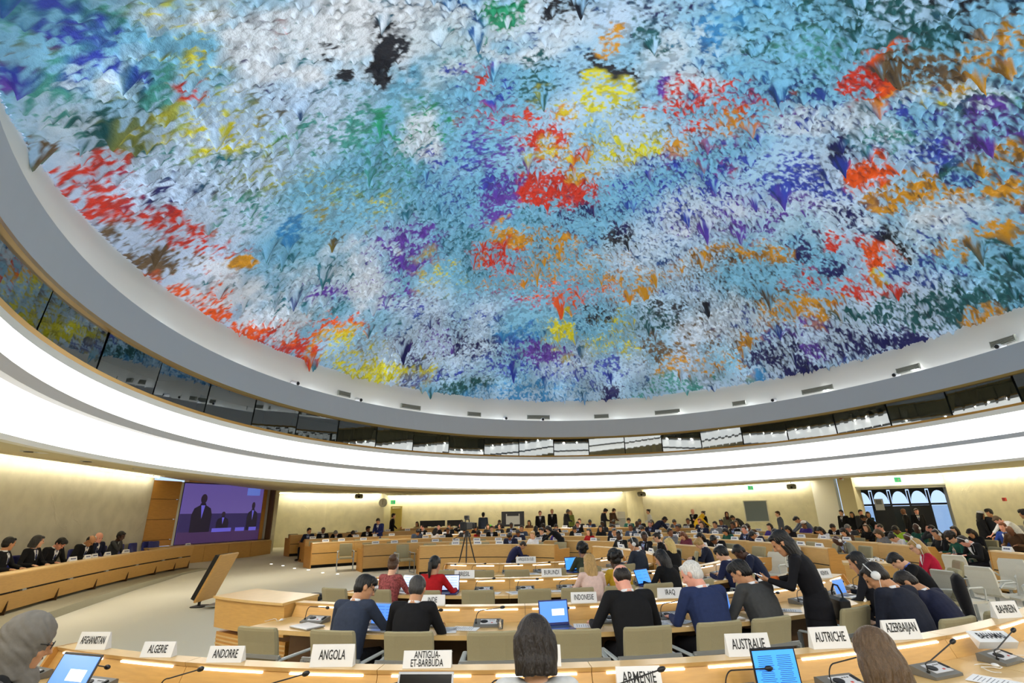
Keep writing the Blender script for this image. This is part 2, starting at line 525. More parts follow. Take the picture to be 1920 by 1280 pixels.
# booth windows: one ring of panes, every pane hung a touch out of true as in the hall
b = MB(); NP = 40
for i in range(NP):
    wob = rnd.uniform(-.012, .012); bow = .006
    t0, t1 = 2 * PI * i / NP, 2 * PI * (i + 1) / NP
    vs = []; K = 6
    for k in range(K + 1):
        t = t0 + .002 + (t1 - t0 - .004) * k / K; q = .02 * (2 * (k / K) - 1) * wob * 30
        lo = el_pt('E', t, .05 + q * .3, 0); lo.z = EL['D'][0] + .02
        vs += [lo, el_pt('E', t, -.01 + wob + q, -.06)]
    b.add(vs, [(2 * k, 2 * k + 2, 2 * k + 3, 2 * k + 1) for k in range(K)])
o = b.build('window_1', MAT['booth_glass']); o['kind'] = 'structure'
# the dark booths behind the glass
mat('booth_dark', lin(40, 48, 50), .8)
mat('booth_door', lin(150, 120, 60), .6)
band('wall_booths', [('D', .0, .0), ('D', 1.5, .0), ('E', 1.5, .1), ('E', .0, .1)], MAT['booth_dark'], smooth=False)
# partitions and little lights inside the booths
for i in range(0, NP, 2):
    t = 2 * PI * i / NP
    a0, a1, c0, c1 = el_pt('D', t, .38, .02), el_pt('D', t, 1.45, .02), el_pt('E', t, .1, .05), el_pt('E', t, 1.45, .05)
    q = MB(); q.add([a0, a1, c1, c0], [(0, 1, 2, 3)]); o = q.build('wall_booth_partition', MAT['booth_dark']); o['kind'] = 'structure'

# soffit from the lip of the ring out to the walls
SOF = [(-7.5, -4.5, 3.35), (-11.6, 4.5, 3.62), (-13.2, 11, 3.72), (-14.25, 17, 3.74), (-14.85, 21.4, 3.72), (-15.2, 26, 3.6), (-16.2, 30.6, 3.5), (-11.5, 32.2, 3.3), (-8.05, 32.5, 3.25),
       (-8.6, 34.7, 3.2), (0, 35.1, 3.12), (7.3, 34.9, 3.14), (7.75, 32.3, 3.16), (12, 31.7, 3.2), (16.9, 30.1, 3.36), (17.8, 28.6, 3.4), (21.3, 26.1, 3.42), (20.7, 19.5, 3.3), (20.9, 10, 3.2), (19.1, -2, 3.2), (12, -5.6, 3.2), (0, -6.6, 3.2)]
cen = Vector((2.65, 11.68))


def sof_at(t):
    """outer edge of the soffit in direction t (0 = +Y, towards +X)"""
    d = Vector((math.sin(t), math.cos(t))); best = None
    n = len(SOF)
    for i in range(n):
        a = Vector(SOF[i][:2]) - cen; c = Vector(SOF[(i + 1) % n][:2]) - cen; e = c - a
        den = d.x * e.y - d.y * e.x
        if abs(den) < 1e-9: continue
        s = (a.x * e.y - a.y * e.x) / den; u = (a.x * d.y - a.y * d.x) / den
        if s > 0 and -1e-6 <= u <= 1 + 1e-6:
            z = SOF[i][2] + (SOF[(i + 1) % n][2] - SOF[i][2]) * u
            if best is None or s > best[0]: best = (s, z)
    p = cen + d * best[0]
    return Vector((p.x, p.y, best[1]))


b = MB(); vs = []; NS = 240; KS = 5
for i in range(NS):
    t = 2 * PI * i / NS
    pi_ = el_pt('A', t, .24, .03); q = sof_at(math.atan2(pi_.x - cen.x, pi_.y - cen.y))
    for k in range(KS + 1):
        u = k / KS; vs.append(pi_.lerp(q, u))
b.add(vs, [(i * (KS + 1) + k, ((i + 1) % NS) * (KS + 1) + k, ((i + 1) % NS) * (KS + 1) + k + 1, i * (KS + 1) + k + 1) for i in range(NS) for k in range(KS)])
o = b.build('ceiling_soffit', MAT['soffit']); o['kind'] = 'structure'
bvh_sof = BVHTree.FromPolygons([tuple(v) for v in vs], b.f)


def sof_z(x, y):
    h = bvh_sof.ray_cast(Vector((x, y, 0)), Vector((0, 0, 1)))
    return h[0].z if h[0] is not None else 3.2


# ------------------------------------------------------------------ dome
_, GX, GY, GA, GB = EL['G']
GZ = 7.01; RISE = 4.6


def dome_base(x, y):
    dx, dy = x - GX, y - GY; c, s = math.cos(EL_PH), math.sin(EL_PH)
    u, v = (dx * c + dy * s) / GA, (-dx * s + dy * c) / GB
    r2 = u * u + v * v
    return GZ + RISE * (1 - np.clip(r2, 0, 1.3) ** 1.1), r2


def dome_at(px, py):
    d = ray(px, py)
    k = 2.0
    for _ in range(4000):
        x, y, z = d[0] * k, d[1] * k, CZ + d[2] * k
        h, r2 = dome_base(x, y)
        if z >= h: return x, y
        k += .02
        if k > 60: break
    return None


rng = np.random.default_rng(11)
STEP = .03
gx = np.arange(GX - GA - .1, GX + GA + .1, STEP); gy = np.arange(-1.9, GY + GB + .1, STEP)
XX, YY = np.meshgrid(gx, gy); NYg, NXg = XX.shape
base, R2 = dome_base(XX, YY)


def vnoise(scale, seed, ax=1.0, ay=1.0):
    r = np.random.default_rng(seed)
    u, v = XX * ax / scale, YY * ay / scale
    u = u - u.min(); v = v - v.min()
    g = r.random((int(v.max()) + 3, int(u.max()) + 3))
    i, j = u.astype(int), v.astype(int); fu, fv = u - i, v - j
    fu = fu * fu * (3 - 2 * fu); fv = fv * fv * (3 - 2 * fv)
    return (g[j, i] * (1 - fu) + g[j, i + 1] * fu) * (1 - fv) + (g[j + 1, i] * (1 - fu) + g[j + 1, i + 1] * fu) * fv


def fbm(scale, seed, octv=4, ax=1, ay=1):
    s = 0; a = 1; t = 0
    for k in range(octv):
        s = s + a * vnoise(scale / 2 ** k, seed + 31 * k, ax, ay); t += a; a *= .55
    return s / t


# plain generic field of paint drips: many small, some middling, few large
dens = fbm(2.6, 77, 3)
rough = np.clip((dens - .30) * 3.2, .12, 1)
H = .06 * fbm(.9, 1) + rough * (.16 * np.maximum(0, fbm(.2, 2, 3) - .42) + .05 * vnoise(.07, 3))
ID = np.zeros(XX.shape, np.int32) - 1; DRC = []
for cls, (N, r0, r1, l0, l1) in enumerate(((46000, .05, .105, .05, .15), (1700, .09, .18, .12, .28), (260, .13, .27, .3, .65), (22, .25, .42, .6, 1.0))):
    for q in range(N):
        x = rng.uniform(gx[0], gx[-1]); y = rng.uniform(gy[0], gy[-1])
        i, j = int((x - gx[0]) / STEP), int((y - gy[0]) / STEP)
        if i >= NXg or j >= NYg or R2[j, i] > 1.0: continue
        if cls in (0, 1) and dens[j, i] < rng.uniform(.28, .62): continue
        r = rng.uniform(r0, r1); L = rng.uniform(l0, l1)
        k = int(r / STEP) + 2
        ja, jb, ia, ib = max(0, j - k), min(NYg, j + k + 1), max(0, i - k), min(NXg, i + k + 1)
        sx, sy = XX[ja:jb, ia:ib] - x, YY[ja:jb, ia:ib] - y
        a = rng.uniform(0, PI); e = rng.uniform(.6, 1.5)
        d = np.sqrt(((sx * math.cos(a) + sy * math.sin(a)) * e) ** 2 + ((-sx * math.sin(a) + sy * math.cos(a)) / e) ** 2) / r
        d = d * (1 + .5 * (vnoise_s := 0)) if False else d
        h = L * np.clip(1 - d, 0, 1) ** 2.1
        sub = H[ja:jb, ia:ib]; mk = h > sub * .6
        sub += h * (h > 0) * .9
        if cls >= 1:
            ids = ID[ja:jb, ia:ib]; ids[(d < .8)] = len(DRC)
            DRC.append(cls)

# the colours of the paint, in patches (px, py, half width, half height, colour, amount): read off the photograph, then laid on the dome
TEAL, TEALD, BLUE, NAVY, SKYB = (70, 150, 145), (30, 90, 95), (50, 70, 175), (28, 30, 95), (60, 140, 200)
RED, ORNG, YEL, OCHR, VIO = (205, 52, 32), (232, 88, 20), (214, 208, 40), (206, 146, 30), (96, 60, 165)
BLK, BRN, WHT, GRN, PAL = (22, 24, 34), (104, 84, 58), (224, 230, 240), (40, 150, 110), (150, 190, 205)
PATCH = [
    (160, 60, 150, 90, BLUE, .8), (60, 150, 90, 70, BLUE, .5), (30, 190, 60, 60, VIO, .5), (120, 220, 60, 60, WHT, .5), (90, 260, 80, 60, BRN, .5), (60, 90, 70, 30, BRN, .5),
    (270, 190, 150, 120, TEAL, .95), (230, 120, 70, 60, BLUE, .5), (250, 230, 90, 60, TEALD, .7), (330, 60, 70, 60, TEAL, .6),
    (390, 60, 90, 70, YEL, .35), (400, 220, 100, 60, YEL, .35), (380, 100, 40, 40, YEL, .5), (520, 215, 40, 40, YEL, .6), (540, 240, 30, 30, GRN, .6),
    (360, 160, 40, 22, RED, .6), (515, 55, 22, 25, RED, .6), (470, 60, 35, 60, NAVY, .4), (540, 180, 60, 50, NAVY, .4),
    (130, 340, 70, 40, RED, .8), (200, 380, 110, 60, RED, .8), (290, 400, 100, 55, RED, .65), (370, 460, 110, 45, RED, .5), (330, 350, 90, 35, NAVY, .4), (200, 440, 60, 30, BRN, .5),
    (280, 500, 70, 40, BRN, .8), (340, 545, 60, 28, ORNG, 1.0), (390, 580, 55, 30, ORNG, .9), (470, 625, 90, 30, ORNG, 1.0), (560, 650, 70, 28, RED, .7), (640, 620, 55, 35, ORNG, .7), (400, 540, 90, 40, WHT, .7), (520, 590, 70, 30, WHT, .7),
    (465, 490, 24, 14, OCHR, .9), (700, 690, 90, 35, YEL, .95), (790, 690, 60, 45, YEL, .8), (680, 650, 60, 35, YEL, .5), (650, 360, 70, 60, YEL, .45), (700, 350, 50, 35, YEL, .55), (620, 400, 60, 50, BRN, .4),
    (600, 330, 120, 80, YEL, .2), (480, 400, 60, 40, TEAL, .4), (540, 425, 40, 30, SKYB, .7),
    (700, 50, 260, 90, WHT, .85), (720, 100, 70, 60, WHT, .7), (720, 110, 42, 62, BLK, 1.0), (650, 135, 25, 18, BLK, .7), (620, 100, 25, 25, BLK, .5), (680, 20, 60, 40, WHT, .8),
    (690, 250, 100, 60, TEAL, .7), (800, 255, 90, 60, GRN, .6), (790, 250, 45, 40, WHT, .8), (760, 310, 140, 50, TEAL, .5), (840, 100, 60, 60, PAL, .4),
    (945, 20, 40, 40, GRN, .8), (1050, 10, 40, 30, BLK, .7), (1000, 60, 90, 50, WHT, .5), (900, 130, 60, 60, GRN, .35), (930, 170, 70, 60, BLUE, .45), (905, 150, 20, 30, RED, .7), (1010, 170, 40, 50, TEALD, .6),
    (1140, 160, 60, 55, BLK, .85), (1110, 190, 60, 40, YEL, .7), (1080, 210, 70, 40, YEL, .4), (1200, 40, 60, 50, NAVY, .6), (1230, 60, 50, 50, TEALD, .6), (1150, 70, 28, 30, OCHR, .7), (1240, 165, 18, 32, VIO, .8),
    (1330, 55, 28, 40, NAVY, 1.0), (1270, 120, 70, 60, WHT, .6), (1300, 20, 80, 40, NAVY, .4), (1420, 60, 110, 70, SKYB, .45), (1450, 90, 60, 30, VIO, .4), (1600, 60, 180, 90, TEALD, .6), (1760, 60, 200, 90, TEALD, .7), (1850, 30, 90, 50, BLK, .5), (1530, 90, 60, 40, TEAL, .5),
    (1030, 260, 70, 45, RED, .8), (930, 230, 60, 40, RED, .35), (1000, 350, 70, 34, RED, 1.0), (1060, 350, 60, 40, RED, .9), (1090, 280, 40, 30, RED, .6), (900, 290, 70, 40, VIO, .6), (925, 370, 40, 50, VIO, .8), (860, 330, 60, 60, BLUE, .3),
    (1220, 280, 90, 40, YEL, .85), (1180, 260, 120, 60, YEL, .4), (1330, 220, 90, 60, RED, .65), (1310, 250, 40, 40, RED, .6), (1270, 290, 30, 30, OCHR, .8), (1380, 240, 60, 40, OCHR, .3),
    (1660, 150, 60, 45, ORNG, 1.0), (1610, 160, 40, 30, RED, .7), (1790, 150, 40, 30, OCHR, .9), (1730, 120, 60, 30, BRN, .7), (1880, 80, 60, 40, OCHR, .6), (1870, 110, 60, 25, OCHR, .5), (1800, 190, 160, 26, YEL, .35), (1840, 170, 120, 22, WHT, .6), (1870, 190, 60, 30, GRN, .8), (1830, 200, 60, 30, TEALD, .8),
    (1580, 220, 120, 30, WHT, .6), (1700, 210, 60, 25, BLUE, .7), (1570, 280, 40, 40, NAVY, .8), (1760, 290, 40, 45, TEALD, 1.0), (1700, 250, 100, 50, BLUE, .55), (1880, 240, 80, 60, VIO, .5), (1650, 250, 60, 40, TEAL, .5),
    (1370, 310, 30, 25, ORNG, .95), (1340, 370, 28, 40, VIO, 1.0), (1310, 390, 60, 40, WHT, .4), (1430, 300, 120, 60, BLUE, .35), (1500, 350, 130, 60, BLUE, .6), (1380, 400, 120, 40, VIO, .5), (1250, 350, 90, 50, BLUE, .4),
    (1620, 325, 50, 30, ORNG, 1.0), (1660, 355, 35, 25, ORNG, .9), (1650, 380, 45, 30, OCHR, .95), (1720, 360, 60, 30, OCHR, .85), (1870, 350, 60, 25, OCHR, .95), (1780, 360, 30, 20, OCHR, .8), (1850, 310, 40, 20, OCHR, .6), (1890, 270, 30, 20, OCHR, .8),
    (1640, 440, 70, 35, BLK, .85), (1600, 420, 50, 40, NAVY, .6), (1560, 450, 45, 22, RED, .7), (1870, 430, 50, 30, OCHR, .9), (1800, 460, 60, 25, OCHR, .65), (1500, 460, 30, 40, NAVY, .7), (1640, 490, 30, 35, ORNG, .9), (1645, 520, 18, 25, YEL, .8),
    (1370, 475, 70, 22, OCHR, .8), (1450, 480, 30, 20, OCHR, .9), (1330, 500, 90, 25, OCHR, .4), (1060, 440, 40, 25, OCHR, .6), (950, 450, 40, 28, OCHR, 1.0), (1040, 510, 120, 45, OCHR, .5), (1160, 530, 60, 40, OCHR, .55), (1050, 550, 90, 30, ORNG, .4), (930, 480, 45, 30, RED, .55),
    (1150, 435, 40, 22, BLK, .9), (1110, 410, 60, 30, NAVY, .4), (770, 490, 70, 60, VIO, .8), (760, 540, 60, 40, VIO, .5), (700, 520, 50, 50, WHT, .5), (620, 540, 45, 22, VIO, .7), (640, 520, 80, 50, WHT, .5), (830, 520, 50, 40, YEL, .3),
    (870, 600, 140, 50, BLUE, .3), (960, 650, 110, 40, SKYB, .9), (1000, 690, 130, 50, BLUE, .6), (920, 700, 120, 40, BLUE, .5), (880, 730, 80, 25, TEALD, .7), (1000, 730, 110, 22, SKYB, .6), (1030, 655, 50, 20, VIO, .8), (840, 640, 70, 40, NAVY, .5), (815, 640, 25, 25, VIO, .5),
    (1045, 610, 24, 22, YEL, .9), (1130, 590, 30, 30, BLK, .6), (1170, 650, 80, 35, YEL, .45), (1200, 610, 60, 30, YEL, .5), (1240, 590, 50, 28, TEALD, .7), (1290, 570, 60, 30, BLK, .4), (1150, 700, 60, 30, BLUE, .5), (1153, 735, 22, 24, NAVY, 1.0), (1260, 660, 40, 24, OCHR, .8), (1250, 690, 25, 30, OCHR, .8), (1230, 650, 30, 25, BRN, .7),
    (1400, 520, 120, 40, BLK, .35), (1480, 560, 70, 30, BRN, .6), (1560, 520, 70, 30, RED, .5), (1600, 540, 60, 25, RED, .6), (1680, 545, 30, 20, RED, .8), (1520, 580, 90, 25, OCHR, .7), (1620, 590, 60, 25, RED, .5), (1550, 600, 50, 20, OCHR, .8), (1700, 600, 120, 40, TEALD, .7), (1820, 560, 120, 50, TEALD, .8), (1880, 500, 60, 60, TEALD, .5),
    (1400, 640, 40, 30, OCHR, .8), (1490, 650, 90, 35, VIO, .75), (1440, 660, 60, 30, NAVY, .7), (1600, 640, 80, 30, NAVY, .6), (1510, 695, 55, 24, NAVY, 1.0), (1725, 640, 55, 22, NAVY, 1.0), (1425, 705, 20, 20, SKYB, .9), (1350, 600, 70, 40, WHT, .5), (1330, 640, 60, 40, BRN, .4), (1310, 690, 60, 30, OCHR, .4), (1840, 590, 30, 22, OCHR, .9),
    (1280, 720, 80, 20, TEAL, .6), (1560, 500, 30, 20, NAVY, .7), (1200, 470, 90, 40, WHT, .3), (1480, 410, 120, 40, WHT, .3), (1720, 430, 80, 40, WHT, .5), (1800, 390, 100, 30, WHT, .6),
]
f_mac = fbm(3.4, 5, 3)
whit = np.clip((f_mac - .42) * 4, 0, 1)[..., None]
L3 = lambda c: np.array(lin(*c))
basecol = L3((120, 184, 218)) * (1 - whit) + L3((186, 212, 240)) * whit
warm = np.clip((fbm(5, 9, 2, 1, .4) - .55) * 5, 0, 1)[..., None]
basecol = basecol * (1 - .35 * warm) + L3((170, 180, 214)) * .35 * warm
_w = np.clip(.5 + (XX - GX) / 9 + (fbm(4, 91, 2) - .5) * 1.6, 0, 1)[..., None]
zone = (L3((40, 112, 128)) * (1 - _w) + L3((44, 70, 150)) * _w); amt = .22 + .34 * np.clip((dens - .28) * 2.4, 0, 1)
jit = (fbm(.5, 21, 3) - .5)
for px, py, rx, ry, c, a in PATCH:
    p = dome_at(px, py)
    if p is None: continue
    e = dome_at(px + min(rx, 60), py) or p; v = dome_at(px, py + min(ry, 30)) or dome_at(px, py - min(ry, 30)) or p
    ex = np.array([e[0] - p[0], e[1] - p[1]]) * rx / min(rx, 60); vy = np.array([v[0] - p[0], v[1] - p[1]]) * ry / min(ry, 30)
    M = np.linalg.pinv(np.stack([ex, vy], 1) + np.eye(2) * 1e-6)
    dx, dy = XX - p[0], YY - p[1]
    d = np.sqrt((M[0, 0] * dx + M[0, 1] * dy) ** 2 + (M[1, 0] * dx + M[1, 1] * dy) ** 2)
    wgt = np.clip((1.45 - d - jit * 2.0) * 1.15, 0, 1) * a
    if c is WHT or c is PAL:
        basecol = basecol * (1 - wgt[..., None]) + L3(c) * wgt[..., None]; amt = amt * (1 - .6 * wgt)
    else:
        wz = np.clip(wgt * 3, 0, 1)[..., None]; zone = zone * (1 - wz) + L3(c) * wz; amt = np.maximum(amt * (1 - .5 * wgt), wgt)
ZB = base - H
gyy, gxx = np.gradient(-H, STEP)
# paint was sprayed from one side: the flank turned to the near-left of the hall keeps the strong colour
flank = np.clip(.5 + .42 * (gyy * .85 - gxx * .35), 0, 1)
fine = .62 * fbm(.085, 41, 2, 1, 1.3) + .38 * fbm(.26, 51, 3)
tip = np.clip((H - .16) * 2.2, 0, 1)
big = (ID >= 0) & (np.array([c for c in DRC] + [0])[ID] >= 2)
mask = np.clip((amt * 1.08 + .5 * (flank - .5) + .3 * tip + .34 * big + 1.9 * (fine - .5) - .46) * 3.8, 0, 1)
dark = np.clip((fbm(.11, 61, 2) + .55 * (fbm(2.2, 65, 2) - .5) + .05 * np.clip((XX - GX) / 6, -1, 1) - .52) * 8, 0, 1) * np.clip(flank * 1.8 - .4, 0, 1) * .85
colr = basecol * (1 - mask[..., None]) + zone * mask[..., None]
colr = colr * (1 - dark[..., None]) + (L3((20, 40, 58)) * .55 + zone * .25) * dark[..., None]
specks = (rng.random(XX.shape) < .01)
keep = R2 <= 1.0
vid = np.full(XX.shape, -1, np.int64); vid[keep] = np.arange(keep.sum())
fa = keep[:-1, :-1] & keep[1:, :-1] & keep[:-1, 1:] & keep[1:, 1:]
quad = np.stack([vid[:-1, :-1][fa], vid[1:, :-1][fa], vid[1:, 1:][fa], vid[:-1, 1:][fa]], 1)
me = bpy.data.meshes.new('ceiling_dome')
nv = int(keep.sum()); nf = len(quad)
me.vertices.add(nv); me.loops.add(nf * 4); me.polygons.add(nf)
co = np.stack([XX[keep], YY[keep], ZB[keep]], 1).astype(np.float32)
me.vertices.foreach_set('co', co.ravel()); me.loops.foreach_set('vertex_index', quad.ravel().astype(np.int32))
me.polygons.foreach_set('loop_start', np.arange(0, nf * 4, 4, dtype=np.int32))
me.polygons.foreach_set('use_smooth', np.ones(nf, bool))
me.update(calc_edges=True); me.validate()
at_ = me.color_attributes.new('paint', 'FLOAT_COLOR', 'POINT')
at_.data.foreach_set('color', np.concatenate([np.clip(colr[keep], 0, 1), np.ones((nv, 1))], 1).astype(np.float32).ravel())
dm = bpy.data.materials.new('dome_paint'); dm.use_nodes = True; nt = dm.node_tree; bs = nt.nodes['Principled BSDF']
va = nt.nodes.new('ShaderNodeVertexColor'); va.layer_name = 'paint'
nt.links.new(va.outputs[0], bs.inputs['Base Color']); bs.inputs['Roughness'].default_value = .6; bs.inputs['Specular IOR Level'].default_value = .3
tc = nt.nodes.new('ShaderNodeTexCoord'); nz = nt.nodes.new('ShaderNodeTexNoise'); nz.inputs['Scale'].default_value = 14; nz.inputs['Detail'].default_value = 6
nt.links.new(tc.outputs['Object'], nz.inputs[0])
bp = nt.nodes.new('ShaderNodeBump'); bp.inputs['Strength'].default_value = .6; bp.inputs['Distance'].default_value = .05
nt.links.new(nz.outputs[0], bp.inputs['Height']); nt.links.new(bp.outputs[0], bs.inputs['Normal'])
me.materials.append(dm)
dome = link('ceiling_dome', me); dome['kind'] = 'structure'
dome['label'] = 'domed ceiling covered in many-coloured dripping paint stalactites'

# air grilles and little cameras along the pale recess
def recess_pt(px, py):
    d = ray(px, py); best = None
    t = 0
    for i in range(720):
        tt = 2 * PI * i / 720; p = el_pt('F', tt, .36, 0); z = 0
        e = abs(p.x / p.y - d[0] / d[1]) if p.y > 0 else 9
        if best is None or e < best[0]: best = (e, tt)
    return best[1]


GR = [(640, 742, 30), (767, 765, 44), (888, 779, 27), (1007, 785, 44), (1129, 782, 27), (1254, 773, 47), (1387, 757, 24), (1537, 732, 58), (1707, 691, 44), (1895, 641, 48)]
for n_, (px, py, wd) in enumerate(GR):
    t = recess_pt(px, py); p = el_pt('F', t, .335, .05); q = el_pt('G', t, -.06, -.4)
    yv = p.y; wm = wd / F_PX * yv * .96
    tan = (el_pt('F', t + .01, .335) - el_pt('F', t - .01, .335)).normalized(); out = Vector((tan.y, -tan.x, 0))
    if out.dot(Vector((p.x - 2.9, p.y - 11.6, 0))) < 0: out = -out
    v = empty('air_grille', p - out * .15 + Vector((0, 0, .15)), math.atan2(tan.y, tan.x),
              '%s grey air grille in the pale ring under the dome, %s from the left' % ('long' if wd > 35 else 'short', ('first', 'second', 'third', 'fourth', 'fifth', 'sixth', 'seventh', 'eighth', 'ninth', 'tenth')[n_]), 'air vent', 'air grilles in the pale ceiling recess')
    g = MB(); g.box((0, 0, 0), (wm, .03, .18)); g.build('backing', MAT['console_grey'], v)
    g = MB()
    for k in range(5): g.box((0, -.03 if True else 0, -.07 + .035 * k), (wm, .03, .016))
    for s in (-1, 1): g.box((s * wm / 2, 0, 0), (.02, .07, .19))
    g.build('slats', MAT['vent'], v)
CM = [(547, 714, 1), (668, 746, 1), (944, 780, 0), (1016, 787, 1), (1451, 744, 0), (1685, 698, 1), (1883, 645, 1)]
for n_, (px, py, k_) in enumerate(CM):
    t = recess_pt(px, py); p = el_pt('F', t, .2, .10)
    tan = (el_pt('F', t + .01, .335) - el_pt('F', t - .01, .335)).normalized(); out = Vector((tan.y, -tan.x, 0))
    if out.dot(Vector((p.x - 2.9, p.y - 11.6, 0))) < 0: out = -out
    v = empty('ceiling_camera', p, math.atan2(-out.x, out.y) , 'small dome-edge camera on the grey ledge, %s from the left' % ('first', 'second', 'third', 'fourth', 'fifth', 'sixth', 'seventh')[n_], 'camera', 'small cameras on the ceiling ledge')
    g = MB(); g.tube([(0, .1, -.45), (0, .1, 0)], .03); g.build('bracket', MAT['white_plastic'], v)
    g = MB(); g.tube([(0, .14, .02), (0, .1, .02), (0, -.14, -.02)], [.05, .075, .07], 12); g.build('housing', MAT['white_plastic'], v, True)
    g = MB(); g.tube([(0, -.138, -.02), (0, -.165, -.025)], [.062, .05], 12); g.build('lens', MAT['black'], v, True)

# ------------------------------------------------------------------ desks
_U = ('', 'first', 'second', 'third', 'fourth', 'fifth', 'sixth', 'seventh', 'eighth', 'ninth')
ORD = list(_U[1:]) + ['tenth', 'eleventh', 'twelfth', 'thirteenth', 'fourteenth', 'fifteenth', 'sixteenth', 'seventeenth', 'eighteenth', 'nineteenth']
for _t, _c in (('twent', 20), ('thirt', 30), ('fort', 40), ('fift', 50)):
    ORD += [_t + 'ieth'] + [_t + 'y-' + u for u in _U[1:]]
SEATC = {}


class Ring:
    """one curved desk row. ang is measured from the row's axis (towards the camera for near rows, away from it for far rows), positive towards +X"""
    def __init__(s, cx, cy, R, near, zf, name):
        s.cx, s.cy, s.R, s.near, s.zf, s.name = cx, cy, R, near, zf, name

    def xy(s, a, r):
        return (s.cx + r * math.sin(a), s.cy + (-1 if s.near else 1) * r * math.cos(a))

    def z(s, a):
        x, y = s.xy(a, s.R + .4)
        return fz(x, y) if s.zf is None else s.zf

    def face(s, a):
        """rotation that turns local +Y to the ring's centre (the way the seated look)"""
        x, y = s.xy(a, 1.0); dx, dy = s.cx - x, s.cy - y
        return math.atan2(-dx, dy)


def ring_module(ring, a0, a1, label, group, strips, endl=False, endr=False, fr_z=.12, ledge=.95, top=.745, slot=True):
    if ring.near: top = .79
    """one unit of a curved desk row: ledge, back board, worktop, front panel, light strips"""
    R = ring.R; am = (a0 + a1) / 2; bx, by = ring.xy(am, R); z0 = ring.z(am)
    root = empty('desk', (bx, by, z0), 0, label, 'desk', group)
    n = max(2, int(abs(a1 - a0) * R / .22)); gap = .0025 / R
    A = [a0 + gap + (a1 - a0 - 2 * gap) * i / n for i in range(n + 1)]

    def sweep(prof, name, material, aa=A):
        b = MB(); rings = []
        for a in aa:
            rings.append([(ring.xy(a, R + r)[0] - bx, ring.xy(a, R + r)[1] - by, z) for r, z in prof])
        b.skin(rings)
        return b.build(name, MAT[material], root)
    # r grows outwards, to the seats
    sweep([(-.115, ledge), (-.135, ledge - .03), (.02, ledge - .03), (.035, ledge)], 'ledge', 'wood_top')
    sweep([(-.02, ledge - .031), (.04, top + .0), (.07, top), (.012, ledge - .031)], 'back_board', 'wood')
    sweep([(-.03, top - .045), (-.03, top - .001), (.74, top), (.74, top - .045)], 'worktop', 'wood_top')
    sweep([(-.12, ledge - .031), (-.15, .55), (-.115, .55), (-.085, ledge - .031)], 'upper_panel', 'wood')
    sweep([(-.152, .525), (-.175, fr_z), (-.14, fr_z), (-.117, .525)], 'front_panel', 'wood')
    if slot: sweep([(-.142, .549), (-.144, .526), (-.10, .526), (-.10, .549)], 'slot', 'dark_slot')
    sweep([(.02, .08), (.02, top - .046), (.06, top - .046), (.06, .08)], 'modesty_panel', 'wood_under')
    sweep([(-.02, .0), (-.02, fr_z - .005), (.2, fr_z - .005), (.2, .0)], 'plinth', 'dark_slot')
    for s0, s1 in strips:
        aa = [s0 + (s1 - s0) * i / 4 for i in range(5)]
        sweep([(.014, ledge - .033), (.014, ledge - .048), (.026, ledge - .046), (.028, ledge - .033)], 'light_strip', 'led', aa)
    for e, a in ((endl, a0), (endr, a1)):
        if not e: continue
        b = MB(); d = .018 / R; pr = [(-.13, ledge), (-.19, 0.0), (.70, 0.0), (.78, .80), (.12, .80), (.05, ledge)]
        rings = []
        for aa in (a - d, a + d):
            rings.append([(ring.xy(aa, R + r)[0] - bx, ring.xy(aa, R + r)[1] - by, z) for r, z in pr])
        b.skin(rings); b.build('end_panel', MAT['wood_dark'], root)
    return root


NEAR = {1: Ring(.03, 13.35, 9.21, True, 0, 'front'), 2: Ring(.02, 13.8, 7.11, True, 0, 'second'), 3: Ring(-.06, 14.89, 5.55, True, 0, 'third'), 4: Ring(-.02, 14.85, 2.99, True, 0, 'innermost')}
FAR = {1: Ring(FC[0], FC[1], 5.5, False, None, 'innermost'), 2: Ring(FC[0], FC[1], 7.8, False, None, 'second'), 3: Ring(FC[0], FC[1], 10.2, False, None, 'third'),
       4: Ring(FC[0], FC[1], 12.6, False, None, 'fourth'), 5: Ring(FC[0], FC[1], 14.8, False, None, 'backmost')}


def ang_of(ring, x, y):
    return math.atan2(x - ring.cx, (ring.cy - y) if ring.near else (y - ring.cy))


R1P = [(165, 1222), (300, 1232), (453, 1243), (626, 1250), (813, 1255), (1005, 1255), (1203, 1245), (1385, 1235), (1537, 1217), (1687, 1199), (1801, 1181.6), (1892, 1165)]
S1 = [ang_of(NEAR[1], *at(px, py, .93)) for px, py in R1P]
S1 = [S1[0] - .08] * 0 + S1 + [S1[-1] + .085, S1[-1] + .17]
S2 = [math.radians(a) for a in (-18.9, -13.3, -7.8, -2.2, 3.3, 8.9, 14.4, 20, 25.5, 31, 38, 44)]
S3 = [math.radians(a) for a in (-23.5, -17.0, -10.6, -4.0, 2.7, 9.4, 16.1, 22.6, 29, 36, 43, 50)]
S4 = [math.radians(a) for a in (-25, -12.8, -.9, 10.8, 22, 33, 44, 55)]
SEATS = {1: S1, 2: S2, 3: S3, 4: S4}
NAMES = {1: 'front', 2: 'second', 3: 'third', 4: 'innermost near'}
